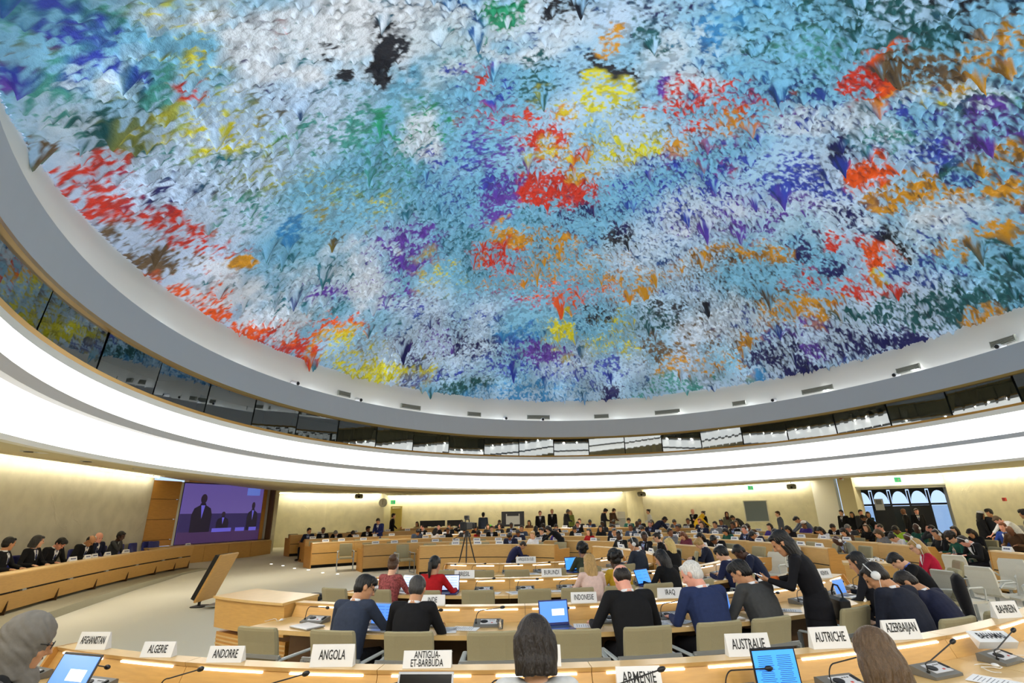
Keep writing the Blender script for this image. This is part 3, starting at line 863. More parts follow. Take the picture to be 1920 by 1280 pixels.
for k in (1, 2, 3, 4):
    S = SEATS[k]; rg = NEAR[k]; n = len(S)
    edges = [S[0] - .5 * (S[1] - S[0])] + [(S[i] + S[i + 1]) / 2 for i in range(n - 1)] + [S[-1] + .5 * (S[-1] - S[-2])]
    if k == 2: edges[0] = S[0] - .09
    for i in range(0, n, 2):
        j = min(i + 2, n); hw = {1: .031, 2: .036, 3: .043, 4: .066}[k]
        ring_module(rg, edges[i], edges[j], 'curved blond wood desk section, %s from the left end of the %s near row' % (ORD[i // 2], NAMES[k]), 'desk sections of the near rows',
                    [(S[q] - hw, S[q] + hw) for q in range(i, j)], endl=(i == 0 and k != 2), endr=(j == n), slot=(k > 2))

# far rows: (ring, start deg, end deg), deg from +Y round the far centre
FARSPAN = [(1, -15, 37.5), (1, 54, 93), (2, -29.5, 90), (3, -38, 88), (4, -36, 89.5), (5, -36.5, 70)]
FARSEATS = {1: [], 2: [], 3: [], 4: [], 5: []}
nmod = {1: 0, 2: 0, 3: 0, 4: 0, 5: 0}
for k, d0, d1 in FARSPAN:
    rg = FAR[k]; L = math.radians(d1 - d0) * rg.R; ns = max(2, int(round(L / .86)))
    ns += ns % 2
    a0 = math.radians(d0); st = math.radians(d1 - d0) / ns
    S = [a0 + st * (q + .5) for q in range(ns)]; FARSEATS[k] += S
    for i in range(0, ns, 2):
        ring_module(rg, a0 + st * i, a0 + st * (i + 2), 'curved blond wood desk section of the %s far row, %s from its podium end' % (rg.name, ORD[nmod[k]]), 'desk sections of the far rows',
                    [], endl=(i == 0), endr=(i + 2 >= ns))
        nmod[k] += 1
# the block of the same rows past the aisle, towards the right wall
RG6 = Ring(FC[0], FC[1], 13.1, False, 0, 'side')
for i in range(3):
    a0 = math.radians(95 + 9 * i)
    ring_module(RG6, a0, a0 + math.radians(9), 'curved blond wood desk section beyond the side aisle at right, %s from the aisle' % ORD[i], 'desk sections beyond the side aisle', [], endl=(i == 0))

# the stepped end cabinet at the podium end of the second near row
a_ = S2[0] - .09
cb = empty('end_cabinet', (*NEAR[2].xy(a_ - .06, 7.0), 0), 0, 'low wooden end cabinet with slatted base beside the second near desk row', 'cabinet')
def _cab(prof, name, m, aa):
    b = MB(); rings = []
    for a in aa:
        rings.append([(NEAR[2].xy(a, 7.11 + r)[0] - cb.location.x, NEAR[2].xy(a, 7.11 + r)[1] - cb.location.y, z) for r, z in prof])
    b.skin(rings); return b.build(name, MAT[m], cb)
AA = [a_ - .215 + .21 * i / 6 for i in range(7)]
_cab([(-.42, .985), (-.42, .955), (.20, .93), (.20, .96)], 'top', 'wood_top', AA)
_cab([(-.37, .56), (-.40, .954), (.17, .930), (.135, .56)], 'body', 'wood', AA[:])
_cab([(-.34, .02), (-.36, .50), (.09, .50), (.06, .02)], 'slatted_base', 'wood_dark', AA)
for q in range(9):
    z = .05 + .049 * q
    _cab([(.062 + .0009 * q * 3, z), (.064 + .0009 * q * 3, z + .02), (.092, z + .02), (.09, z)], 'slat', 'wood_top', AA)

# ------------------------------------------------------------------ chairs
def chair_mesh():
    """beige upholstered conference armchair, aluminium side frames; local +Y is the way the sitter looks"""
    P = {}
    b = MB(); rings = []           # seat pad, rounded front
    for y, z, h in ((-.21, .45, .03), (-.19, .455, .035), (.0, .45, .04), (.18, .455, .04), (.235, .45, .03), (.25, .435, .012)):
        rings.append([(x, y, z + s * h) for x, s in ((-.235, 0), (-.225, 1), (.225, 1), (.235, 0), (.225, -1), (-.225, -1))])
    b.skin(rings); P['seat'] = b.mesh('chair_seat', MAT['fabric'])
    b = MB(); rings = []           # backrest: a padded slab that leans and curls
    for z, y, h, w in ((.50, -.225, .022, .225), (.52, -.235, .03, .235), (.66, -.262, .03, .238), (.82, -.292, .03, .240), (.925, -.318, .03, .240), (.95, -.326, .024, .233), (.957, -.328, .012, .222)):
        rings.append([(x * w, y + s * h + .02 * (abs(x) > .9), z) for x, s in ((-1, 0), (-.96, 1), (-.5, 1.15), (.5, 1.15), (.96, 1), (1, 0), (.96, -1), (.5, -1), (-.5, -1), (-.96, -1))])
    b.skin(rings); P['backrest'] = b.mesh('chair_back', MAT['fabric'])
    b = MB()                       # frame: cross bar behind the back, legs, lower stretchers
    b.box((0, -.302, .70), (.62, .022, .035))
    for s in (-1, 1):
        b.box((s * .14, -.285, .70), (.04, .035, .03))
        b.box((s * .30, -.30, .35), (.024, .045, .70)); b.box((s * .30, .20, .33), (.024, .045, .66))
        b.box((s * .30, -.05, .03), (.024, .52, .03)); b.box((s * .27, -.05, .41), (.07, .40, .03))
    P['frame'] = b.mesh('chair_frame', MAT['alu'])
    b = MB()
    b.box((0, 0, 0), (.05, .52, .022), bev=.01)
    P['armrest'] = b.mesh('chair_arm', MAT['alu_light'])
    return P


CH = chair_mesh()


def chair(x, y, z, rz, label, group, name='armchair'):
    r = empty(name, (x, y, z), rz, label, 'chair', group)
    for k in ('seat', 'backrest', 'frame'): link(k, CH[k], r)
    for s in (-1, 1):
        a = link('armrest', CH['armrest'], r); a.location = (s * .30, -.055, .675)
    return r


def shell_mesh():
    """off-white moulded swivel chair of the far rows"""
    P = {}
    b = MB(); pf = [(.24, .43), (.20, .45), (.05, .445), (-.12, .45), (-.19, .49), (-.215, .58), (-.225, .72), (-.25, .86), (-.275, .92)]
    rings = []
    for i, (y, z) in enumerate(pf):
        a = pf[max(0, i - 1)]; c = pf[min(len(pf) - 1, i + 1)]; d = Vector((c[0] - a[0], c[1] - a[1])).normalized(); nx = Vector((-d.y, d.x)) * .02
        w = .225 if 0 < i < len(pf) - 1 else .20
        rings.append([(-w, y + nx.x, z + nx.y), (w, y + nx.x, z + nx.y), (w, y - nx.x, z - nx.y), (-w, y - nx.x, z - nx.y)])
    b.skin(rings); P['shell'] = b.mesh('shell', MAT['fabric_white'])
    b = MB(); b.tube([(0, 0, .05), (0, 0, .43)], .03, 10)
    for k in range(5):
        a = 2 * PI * k / 5 + .3; b.tube([(0, 0, .07), (.27 * math.cos(a), .27 * math.sin(a), .035)], [.022, .014], 6)
    P['base'] = b.mesh('shell_base', MAT['alu'])
    b = MB()
    b.tube([(0, -.22, .60), (0, -.10, .665), (0, .16, .665), (0, .20, .64), (0, .17, .47)], .016, 6)
    P['arm'] = b.mesh('shell_arm', MAT['alu_light'])
    return P


SHM = shell_mesh()


def shell_chair(x, y, z, rz, label, group):
    r = empty('swivel_chair', (x, y, z), rz, label, 'chair', group)
    link('shell', SHM['shell'], r); link('base', SHM['base'], r)
    for s in (-1, 1):
        a = link('armrest', SHM['arm'], r); a.location = (s * .245, 0, 0)
    return r


def near_chair(k, px, label, dr=1.08, py=1180):
    rg = NEAR[k]; x, y = ring_hit(px, rg.cx, rg.cy, rg.R + dr, py, far=False)
    a = ang_of(rg, x, y)
    return chair(x, y, 0, rg.face(a) + rnd.uniform(-.08, .08), label, 'beige armchairs of the near rows')


for i, px in enumerate((523, 655, 782, 926, 1072, 1193, 1318, 1408)):
    near_chair(2, px, 'beige padded armchair of the second near row, %s from the left' % ORD[i])
near_chair(2, 1562, 'beige padded armchair of the second near row, under the KENYA plate')
for i, px in enumerate((652, 722, 812, 902, 998, 1076, 1148, 1218, 1292, 1372)):
    near_chair(3, px, 'beige padded armchair of the third near row, %s from the left' % ORD[i], py=1110)
for i, px in enumerate((846, 908, 970, 1032, 1094, 1156, 1222)):
    near_chair(4, px, 'beige padded armchair of the innermost near row, %s from the left' % ORD[i], py=1070, dr=1.0)
near_chair(1, 1900, 'beige padded armchair of the front row under the BAHREIN plate', dr=.98, py=1250)
near_chair(1, -20, 'beige padded armchair of the front row under the person in the grey headscarf', dr=1.40, py=1250)
near_chair(1, 1005, 'beige padded armchair of the front row under the person in the pale grey jacket', dr=1.45, py=1270)
near_chair(1, 1690, 'beige padded armchair of the front row under the person with brown streaked hair', dr=1.55, py=1270)

# ------------------------------------------------------------------ name plates
def text_mesh(txt, size, width, mat_, font_bold=.007):
    cu = bpy.data.curves.new('lettering', 'FONT'); cu.body = txt; cu.size = size; cu.align_x = 'CENTER'; cu.align_y = 'CENTER'
    cu.extrude = .0006; cu.offset = font_bold * size; cu.space_line = .78; cu.resolution_u = 2
    o = bpy.data.objects.new('tmp_text', cu); COL.objects.link(o)
    dg = bpy.context.evaluated_depsgraph_get(); me = bpy.data.meshes.new_from_object(o.evaluated_get(dg))
    bpy.data.objects.remove(o); bpy.data.curves.remove(cu)
    n = len(me.vertices); co = np.zeros(n * 3, np.float32); me.vertices.foreach_get('co', co); co = co.reshape(-1, 3)
    wd = co[:, 0].max() - co[:, 0].min(); k = width / wd
    co[:, 0] = (co[:, 0] - (co[:, 0].max() + co[:, 0].min()) / 2) * k
    co[:, 1] = co[:, 1] - (co[:, 1].max() + co[:, 1].min()) / 2
    me.vertices.foreach_set('co', co.ravel()); me.update()
    me.materials.clear(); me.materials.append(mat_)
    return me


def plate_mesh(wd, ht):
    b = MB(); t = .035      # folded tent card of acrylic: two leaning leaves on a foot
    b.prism([(-t, 0), (t, 0), (.004, ht), (-.004, ht)], -wd / 2, wd / 2, 'X')
    return b.mesh('plate', MAT['plate'])


PM = {}


def nameplate(x, y, z, rz, txt, label, wd=.30, ht=.125, tw=.2, size=.062, dy=0.0, tilt=0.0, group='name plates of the near rows'):
    """the printed side looks along local -Y"""
    k = (wd, ht)
    if k not in PM: PM[k] = plate_mesh(wd, ht)
    r = empty('nameplate', (x, y, z), rz, label, 'sign', group)
    link('card', PM[k], r)
    if txt:
        t = link('lettering', text_mesh(txt, size * 1.4, tw * .94, MAT['ink']), r)
        lean = math.atan2(.031, ht)
        t.rotation_euler = (PI / 2 - lean, 0, 0); t.location = (0, -.035 * (1 - .55) - .0045, ht * .55)
    return r


def plate_on(k, px, py, txt, tw=.21, size=.066, wd=.31, ht=.13, turn=0.0, label=None):
    """plate whose foot shows at pixel (px, py) on the ledge of near row k"""
    rg = NEAR[k]; x, y = at(px, py, .95); a = ang_of(rg, x, y)
    x, y = rg.xy(a, rg.R - .045)
    return nameplate(x, y, .951, rg.face(a) - .75 * a + turn, txt, label or 'white name plate reading %s on the %s desk ledge' % (txt.replace('\n', ''), NAMES[k] + (' row' if k != 4 else ' row')), wd, ht, tw, size)


plate_on(1, 180, 1215, 'AFGHANISTAN', .24, .058, .28, .13)
plate_on(1, 312, 1226, 'ALGERIE', .17, .058, .27, .105)
plate_on(1, 434, 1236, 'ANDORRE', .21, .058, .28, .105)
plate_on(1, 632, 1243, 'ANGOLA', .21, .064, .32, .14)
plate_on(1, 806, 1245, 'ANTIGUA-\nET-BARBUDA', .25, .046, .35, .105)
plate_on(1, 1010, 1247, 'ARGENTINE', .25, .062, .32, .13)
plate_on(1, 1187, 1243, None, label='tmp') if False else None
plate_on(1, 1392, 1223, 'AUSTRALIE', .27, .068, .33, .145)
plate_on(1, 1540, 1209, 'AUTRICHE', .26, .068, .31, .145)
plate_on(1, 1676, 1194, 'AZERBAIJAN', .28, .068, .31, .14)
plate_on(1, 1893, 1158, 'BAHREIN', .21, .068, .27, .14)
plate_on(2, 819, 1130, 'INDE', .12, .06, .30, .115)
plate_on(2, 1090, 1126, 'INDONESIE', .25, .06, .31, .115)
plate_on(2, 1244, 1117, 'IRAQ', .13, .06, .31, .115)
plate_on(2, 1290, 1112, None, .1, label='white name plate half hidden behind the white-haired person')
plate_on(2, 1420, 1099, 'JAPON', .2, .06, .30, .12)
plate_on(2, 1546, 1083, 'KENYA', .14, .06, .23, .13)
plate_on(3, 876, 1081, 'BRESIL', .2, .07, .34, .125)
plate_on(3, 1032, 1079, 'BURUNDI', .27, .07, .34, .125)
plate_on(4, 985, 1054, 'AFRIQUE DU SUD', .36, .06, .43, .13)
plate_on(4, 1161, 1042, None, label='pale name plate before the person with headset in the innermost near row')
# ARMENIE: fallen forward against the back board; BAHAMAS: lying on the console
rg = NEAR[1]; X_, Y_ = ring_hit(1197, rg.cx, rg.cy, rg.R + .115, 1262, far=False); a = ang_of(rg, X_, Y_)
r = nameplate(X_, Y_, .80, rg.face(a) - .75 * a, 'ARMENIE', 'white name plate reading ARMENIE leaning against the back board of the front desk', .31, .14, .25, .07)
r.rotation_euler.x = -.12; r.location.z = .825
a = S1[10] - .012; X_, Y_ = rg.xy(a, rg.R + .24)
r = nameplate(X_, Y_, .885, rg.face(a) - .5, 'BAHAMAS', 'white name plate reading BAHAMAS lying tipped on a microphone console', .30, .14, .22, .07)
r.rotation_euler.x = -.95

# far plates carry lettering too small to read: a few broken dark dashes
b = MB()
for x0, x1 in ((-.09, -.055), (-.05, -.03), (-.022, .012), (.02, .045), (.05, .092)):
    b.box(((x0 + x1) / 2, 0, 0), (x1 - x0, .002, .032))
DASH = b.mesh('far_lettering', MAT['ink_blue'])
PM['far'] = plate_mesh(.27, .105)
for k in (1, 2, 3, 4, 5):
    rg = FAR[k]; S = sorted(FARSEATS[k])
    for i, a in enumerate(S):
        if rnd.random() < .2: continue
        a += rnd.uniform(-.012, .012); x, y = rg.xy(a, rg.R - .045)
        r = empty('nameplate', (x, y, rg.z(a) + .951), rg.face(a) + PI + rnd.uniform(-.12, .12),
                  'small white name plate before seat %d of the %s far row, counted from the podium' % (i + 1, rg.name), 'sign', 'name plates of the far rows')
        link('card', PM['far'], r); d = link('lettering', DASH, r)
        d.location = (0, -.0205, .057); d.rotation_euler = (-.28, 0, 0)
for i in range(6):
    a = math.radians(97 + 4 * i); x, y = RG6.xy(a, RG6.R - .045)
    r = empty('nameplate', (x, y, .951), RG6.face(a) + PI, 'small white name plate beyond the side aisle, %s from the aisle' % ORD[i], 'sign', 'name plates beyond the side aisle')
    link('card', PM['far'], r); d = link('lettering', DASH, r); d.location = (0, -.0205, .057); d.rotation_euler = (-.28, 0, 0)

# ------------------------------------------------------------------ microphone consoles
def console_meshes():
    P = {}
    b = MB(); b.prism([(-.10, 0), (.09, 0), (.09, .055), (.075, .06), (-.10, .018)], -.15, .15, 'X'); P['housing'] = b.mesh('console', MAT['console_grey'])
    sl = math.atan2(.042, .175); R = rotm(sl)
    def on(x, y): return (x, y, .018 + (y + .10) * .24 + .0025)
    b = MB(); b.box(on(.02, -.01), (.19, .11, .004), R); P['faceplate'] = b.mesh('faceplate', MAT['console_white'])
    b = MB(); rr = [[Vector(on(-.035, -.01)) + R @ Vector((.042 * math.cos(t) * k, .034 * math.sin(t) * k, h)) for t in [2 * PI * i / 14 for i in range(14)]] for k, h in ((1, .002), (1, .008), (.8, .010))]
    b.skin(rr); P['speaker'] = b.mesh('speaker', MAT['black'])
    b = MB(); b.box((.10 + .015, .0, .018 + .10 * .24 + .005), (.022, .07, .012), R); P['handset'] = b.mesh('handset', MAT['black'])
    b = MB()
    for i in range(3):
        b.box(on(.03 + .022 * i, .022), (.014, .01, .008), R)
    P['keys'] = b.mesh('keys', MAT['console_grey'])
    b = MB(); b.box(on(.055, -.035), (.02, .014, .009), R); P['red_key'] = b.mesh('red_key', MAT['red_btn'])
    return P


CN = console_meshes()


def gooseneck_mesh(reach, height, side, dip):
    b = MB(); pts = [(-.125, -.04, .02), (-.123, -.035, .08)]
    for i in range(9):
        t = i / 8; a = PI / 2 * t
        pts.append((-.123 + side * (.06 * (1 - math.cos(a))) + side * reach * max(0, t - .5) * .0, -.03 - .0 * t, .08 + (height - .08) * math.sin(a)))
    e = pts[-1]; pts.append((e[0] + side * reach, e[1] - .02, e[2] + dip))
    b.tube([(-.125, -.04, .015), (-.125, -.04, .045)], .011, 8); b.tube(pts, .0045, 6)
    return b.mesh('gooseneck', MAT['black']), Vector(pts[-1]), (Vector(pts[-1]) - Vector(pts[-2])).normalized()


GN = [gooseneck_mesh(*p) for p in ((.24, .17, 1, .0), (.26, .13, 1, .07), (.22, .16, 1, .03), (.25, .10, 1, .10))]
b = MB(); b.ell((0, 0, 0), (.017, .017, .03), 10, 8); MICH = b.mesh('mic_foam', MAT['black'], True)
b = MB(); b.tube([(0, 0, -.02), (0, 0, -.032)], .0175, 10); MICR = b.mesh('mic_ring', MAT['red_btn'], True)


def console(x, y, z, rz, label, group, v=0, dy=0):
    r = empty('microphone_console', (x, y, z), rz, label, 'microphone', group)
    for k in CN: link(k, CN[k], r)
    g, tip, d = GN[v]; link('gooseneck', g, r)
    h = link('microphone_head', MICH, r); h.location = tip + d * .02; h.rotation_euler = d.to_track_quat('Z', 'Y').to_euler()
    return r


for k in (1, 2, 3, 4):
    rg = NEAR[k]
    for i, a in enumerate(SEATS[k]):
        if k == 1 and i > 11: continue
        x, y = rg.xy(a - .2 / rg.R * (1 if k == 1 else .4), rg.R + .27)
        v = {1: (0, 0, 1, 1, 1, 0, 1, 0, 2, 3, 3, 1)}.get(k, (0, 2, 0, 2, 0, 1, 2, 0, 0, 2, 0, 2))[i % 12]
        console(x, y, .791, rg.face(a) + PI * 0, 'grey microphone console with gooseneck, %s from the left on the %s row' % (ORD[i], NAMES[k]), 'microphone consoles on the near desks', v)

# earpiece with white cable lying by several consoles of the front row
def cable_pts(seed, n=26, w=.11):
    q = random.Random(seed); P = []
    for i in range(n):
        t = i / (n - 1); P.append((w * math.sin(5 * t + q.random() * .5) * (1 - .3 * t), -.12 * t + .05 * math.cos(9 * t), .004 + .012 * abs(math.sin(7 * t))))
    return P
for i, (px, py, m_) in enumerate(((470, 1272, 'white_plastic'), (690, 1270, 'black'), (1330, 1268, 'white_plastic'), (1560, 1262, 'white_plastic'), (1745, 1240, 'white_plastic'), (1840, 1232, 'white_plastic'), (600, 1150, 'white_plastic'), (1560, 1120, 'white_plastic'))):
    x, y = at(px, py, .75); rg = NEAR[1] if py > 1200 else NEAR[2]; a = ang_of(rg, x, y)
    rr = math.hypot(x - rg.cx, y - rg.cy); rr = min(max(rr, rg.R + .3), rg.R + .6); x, y = rg.xy(a, rr)
    r = empty('earpiece', (x, y, .792), rg.face(a), '%s earpiece with tangled cable on the desk, %s from the left' % ('black' if m_ == 'black' else 'white', ORD[i]), 'earphone', 'earpieces lying on the near desks')
    b = MB(); b.tube(cable_pts(i), .0028, 5); b.build('cable', MAT[m_], r, True)
    b = MB(); b.ell((.09, -.05, .016), (.02, .028, .014), 10, 8); b.build('ear_cup', MAT[m_], r, True)

# ------------------------------------------------------------------ laptops, papers
def laptop(x, y, z, rz, label, body='laptop_dark', screen='screen_blue', open_=1.85, w=.33, d=.23, lines=0, dialog=False):
    """the screen looks along local -Y (to the sitter)"""
    r = empty('laptop', (x, y, z), rz, label, 'laptop', 'laptops on the desks')
    b = MB(); b.box((0, -d / 2, .009), (w, d, .017), bev=.004); b.build('base', MAT[body], r)
    b = MB(); b.box((0, -d * .40, .018), (w * .86, d * .46, .002)); b.build('keyboard', MAT['black' if body != 'laptop_silver' else 'console_grey'], r)
    lid = empty('lid', (0, 0, .016)); lid.parent = r; lid.rotation_euler = (-(open_ - PI / 2), 0, 0)
    b = MB(); b.box((0, .004, d / 2), (w, .008, d), bev=.003); b.build('cover', MAT[body], lid)
    b = MB(); b.box((0, -.001, d / 2 + .005), (w * .93, .003, d * .84)); b.build('screen', MAT[screen], lid)
    if lines:
        b = MB()
        q = random.Random(lines)
        for k in range(lines):
            L = w * q.uniform(.25, .4); zz = d * (.80 - .62 * k / max(1, lines - 1)) + .004
            for s in (-1, 1): b.box((s * w * .21, -.003, zz), (L, .001, .0035))
        b.build('screen_text', MAT['screen_text'], lid)
    if dialog:
        b = MB(); b.box((.05, -.0032, d * .50), (w * .42, .001, d * .26)); b.build('open_window', MAT['screen_white'], lid)
    return r


def on_desk(k, px, py, r_off=.42, z=.792):
    rg = NEAR[k]; x, y = ring_hit(px, rg.cx, rg.cy, rg.R + r_off, py, far=False); a = ang_of(rg, x, y)
    return x, y, z, rg.face(a)


x, y, z, f = on_desk(1, 124, 1240, .52); laptop(x, y, z, f + .05, 'open dark laptop with blue screen before the person in the grey headscarf', 'laptop_dark', 'screen_blue', 2.0, .40, .28, 0, True)
x, y, z, f = on_desk(1, 792, 1295, .50); laptop(x, y, z, f, 'open laptop with black screen under the ANTIGUA plate', 'laptop_silver', 'black_gloss', 1.95, .36, .25)
x, y, z, f = on_desk(1, 1458, 1250, .32); laptop(x, y, z + .0, f - .05, 'open black laptop with bright blue table on screen by the AUSTRALIE plate', 'laptop_dark', 'screen_sky', 1.70, .33, .27, 16)
x, y, z, f = on_desk(2, 718, 1170, .42); laptop(x, y, z, f - .1, 'open laptop between the two suited people at the INDE seat', 'laptop_silver', 'screen_blue', 1.8, .34, .24, 6)
x, y, z, f = on_desk(2, 1040, 1168, .40); laptop(x, y, z, f + .15, 'open dark blue laptop with white window by the INDONESIE plate', 'laptop_blue', 'screen_blue', 1.75, .34, .25, 0, True)
x, y, z, f = on_desk(2, 1350, 1140, .42); laptop(x, y, z, f - .1, 'open white laptop between white-haired person and grey-suited person', 'white_plastic', 'screen_blue', 1.8, .32, .23)
x, y, z, f = on_desk(2, 1578, 1108, .35); laptop(x, y, z, f - .1, 'white laptop tablet with blue screen by the KENYA plate', 'white_plastic', 'screen_blue', 1.75, .28, .2)
x, y, z, f = on_desk(3, 765, 1100, .40); laptop(x, y, z, f - .25, 'white laptop with pale screen before the patterned blouse', 'white_plastic', 'screen_pale', 1.9, .34, .24, 5)
x, y, z, f = on_desk(3, 842, 1105, .42); laptop(x, y, z, f + .1, 'dark blue laptop with pale screen beside the red sweater', 'laptop_blue', 'screen_pale', 1.75, .33, .25, 5)
x, y, z, f = on_desk(3, 1210, 1090, .42); laptop(x, y, z, f + .25, 'blue laptop with light blue screen beside the bald person in black', 'laptop_blue', 'screen_sky', 1.95, .34, .25, 4)
x, y, z, f = on_desk(4, 1074, 1072, .45); laptop(x, y, z, f + .1, 'laptop with plain blue screen in the innermost near row', 'laptop_blue', 'screen_sky', 1.75, .33, .27)
x, y, z, f = on_desk(2, 577, 1165, .55); 
r = empty('closed_laptop', (x, y, z), f - .3, 'closed grey laptop lying on the second near desk by the end cabinet', 'laptop'); b = MB(); b.box((0, 0, .011), (.34, .24, .02), bev=.005); b.build('body', MAT['laptop_silver'], r)
# far laptop with its silver back to us
rg = FAR[5]; x, y = ring_hit(1857, rg.cx, rg.cy, rg.R - 1.4, 980); 

PAP = {}
b = MB(); b.box((0, 0, .002), (.21, .297, .003)); PAP['sheet'] = b.mesh('sheet', MAT['paper'])
b = MB()
for k in range(9): b.box((-.01 * (k % 3), .11 - .024 * k, .0042), (.15 - .02 * (k % 3), .006, .0006))
PAP['print'] = b.mesh('print', MAT['print'])


def paper(k, px, py, turn, label, off=None):
    x, y, z, f = on_desk(k, px, py, off or .45)
    r = empty('paper_sheet', (x, y, z), f + turn, label, 'paper', 'papers lying on the near desks')
    link('sheet', PAP['sheet'], r); link('printed_lines', PAP['print'], r)


for i, (k, px, py, t, off) in enumerate(((1, 190, 1272, -.6, .52), (1, 225, 1270, -.5, .5), (1, 640, 1278, 1.5, .55), (1, 1260, 1275, 1.45, .5), (1, 1420, 1280, 1.3, .55), (1, 1610, 1265, .4, .55), (1, 1760, 1245, 1.3, .6), (1, 1850, 1215, .3, .55),
                                          (2, 700, 1168, 1.2, .4), (2, 873, 1163, 1.45, .42), (2, 838, 1168, .2, .5), (2, 1100, 1160, 1.4, .42), (2, 1238, 1158, .2, .5), (2, 1270, 1155, .5, .45), (2, 1478, 1148, .7, .5), (2, 1450, 1135, .2, .4), (2, 1560, 1128, 1.2, .5), (2, 1590, 1122, .7, .42),
                                          (3, 920, 1106, 1.4, .5), (3, 965, 1104, .4, .5), (3, 1040, 1104, 1.3, .45), (3, 1340, 1078, .4, .45), (3, 1320, 1082, 1.2, .5),
                                          (4, 960, 1072, 1.3, .5), (4, 1000, 1072, .2, .5), (4, 910, 1070, .7, .5), (4, 1130, 1062, .5, .5))):
    paper(k, px, py, t, 'white printed sheet on the %s near desk, %s of the loose papers' % (NAMES[k].replace(' near', ''), ORD[i]), off)

# ------------------------------------------------------------------ people
def remesh(mb, voxel, smooth, name, mats, it=1):
    me = mb.mesh('tmp', mats if isinstance(mats, list) else [mats])
    o = bpy.data.objects.new('tmp', me); COL.objects.link(o)
    r = o.modifiers.new('r', 'REMESH'); r.mode = 'VOXEL'; r.voxel_size = voxel; r.use_smooth_shade = True
    if smooth:
        s = o.modifiers.new('s', 'SMOOTH'); s.iterations = smooth; s.factor = .5
    dg = bpy.context.evaluated_depsgraph_get()
    out = bpy.data.meshes.new_from_object(o.evaluated_get(dg)); out.name = name
    bpy.data.objects.remove(o); bpy.data.meshes.remove(me)
    out.materials.clear()
    for m_ in (mats if isinstance(mats, list) else [mats]): out.materials.append(m_)
    out.polygons.foreach_set('use_smooth', [True] * len(out.polygons)); out.update()
    return out


def oval(c, ax, ay, rx, ry, n=14, pw=2.3):
    """superellipse ring round c spanned by unit vectors ax, ay"""
    R = []
    for i in range(n):
        t = 2 * PI * i / n; ct, st = math.cos(t), math.sin(t)
        R.append(c + ax * (rx * math.copysign(abs(ct) ** (2 / pw), ct)) + ay * (ry * math.copysign(abs(st) ** (2 / pw), st)))
    return R


def limb(mb, pts, rs, n=10):
    """tapered limb with ball ends through several joints"""
    pts = [Vector(p) for p in pts]; P, Q = [], []
    for i in range(len(pts) - 1):
        k = 4
        for j in range(k):
            t = j / k; P.append(pts[i].lerp(pts[i + 1], t)); Q.append(rs[i] + (rs[i + 1] - rs[i]) * t)
    P.append(pts[-1]); Q.append(rs[-1])
    mb.tube(P, Q, n)
    for p, r in zip(pts, rs): mb.ell(p, (r * .99, r * .99, r * .99), 10, 8)


def ik(S, Wp, l1, l2, pole):
    d = Wp - S; L = min(d.length, (l1 + l2) * .995); d = d.normalized(); Wp = S + d * L
    a = (l1 * l1 - l2 * l2 + L * L) / (2 * L); h = math.sqrt(max(l1 * l1 - a * a, 0))
    pv = pole - d * pole.dot(d); pv = pv.normalized() if pv.length > 1e-6 else d.orthogonal().normalized()
    return S + d * a + pv * h, Wp


def hand(mb, wrist, fwd, palm_n, side, curl=.5, k=1.0, spread=1.0):
    """palm, four fingers and a thumb; palm_n points out of the palm, side=+1 for the right hand"""
    f = fwd.normalized(); nrm = (palm_n - f * palm_n.dot(f)).normalized(); x = f.cross(nrm) * side   # x: towards the thumb
    def P(a, b, c): return wrist + f * (a * k) + x * (b * k) + nrm * (c * k)
    rings = [oval(P(a, b, 0), x, nrm, w * k, h * k, 10) for a, b, w, h in ((-.015, 0, .026, .02), (.02, .002, .033, .017), (.06, .002, .040, .016), (.09, .0, .038, .013), (.098, 0, .03, .009))]
    mb.skin(rings)
    for i, (b0, L, r) in enumerate(((.031, .075, .0088), (.0105, .083, .0092), (-.0105, .077, .0088), (-.031, .060, .0078))):
        p = [P(.085, b0, 0)]; a = curl * (.35 + .08 * i); t = 0; q = Vector((.085, b0 * 1.0, 0))
        for j, fr in enumerate((.45, .32, .26)):
            t += a * (1.0 if j else .8)
            q = q + Vector((math.cos(t) * L * fr, b0 * .12 * spread, math.sin(t) * L * fr)); p.append(P(q.x, q.y, q.z))
        mb.tube(p, [r * k, r * k * .96, r * k * .88, r * k * .7], 7)
        mb.ell(p[-1], (r * k * .7,) * 3, 7, 5)
    p = [P(.012, .024, .004), P(.045, .050, .012), P(.072, .058, .022 + .012 * curl), P(.095, .056, .032 + .02 * curl)]
    mb.tube(p, [.013 * k, .0115 * k, .010 * k, .0075 * k], 7); mb.ell(p[-1], (.0075 * k,) * 3, 7, 5)


class Pose:
    def __init__(s, **k):
        s.sit = True; s.lean = .12; s.side = 0.; s.twist = 0.; s.pitch = .15; s.yaw = 0.; s.roll = 0.
        s.hl = (-.17, .42, .80); s.hr = (.17, .42, .80); s.palm_l = (0, 0, -1); s.palm_r = (0, 0, -1); s.fwd_l = (.15, 1, -.1); s.fwd_r = (-.15, 1, -.1)
        s.curl = .6; s.sex = 'm'; s.k = 1.0; s.hip = None; s.seat = .47; s.stride = .04; s.width = 1.0
        s.__dict__.update(k)


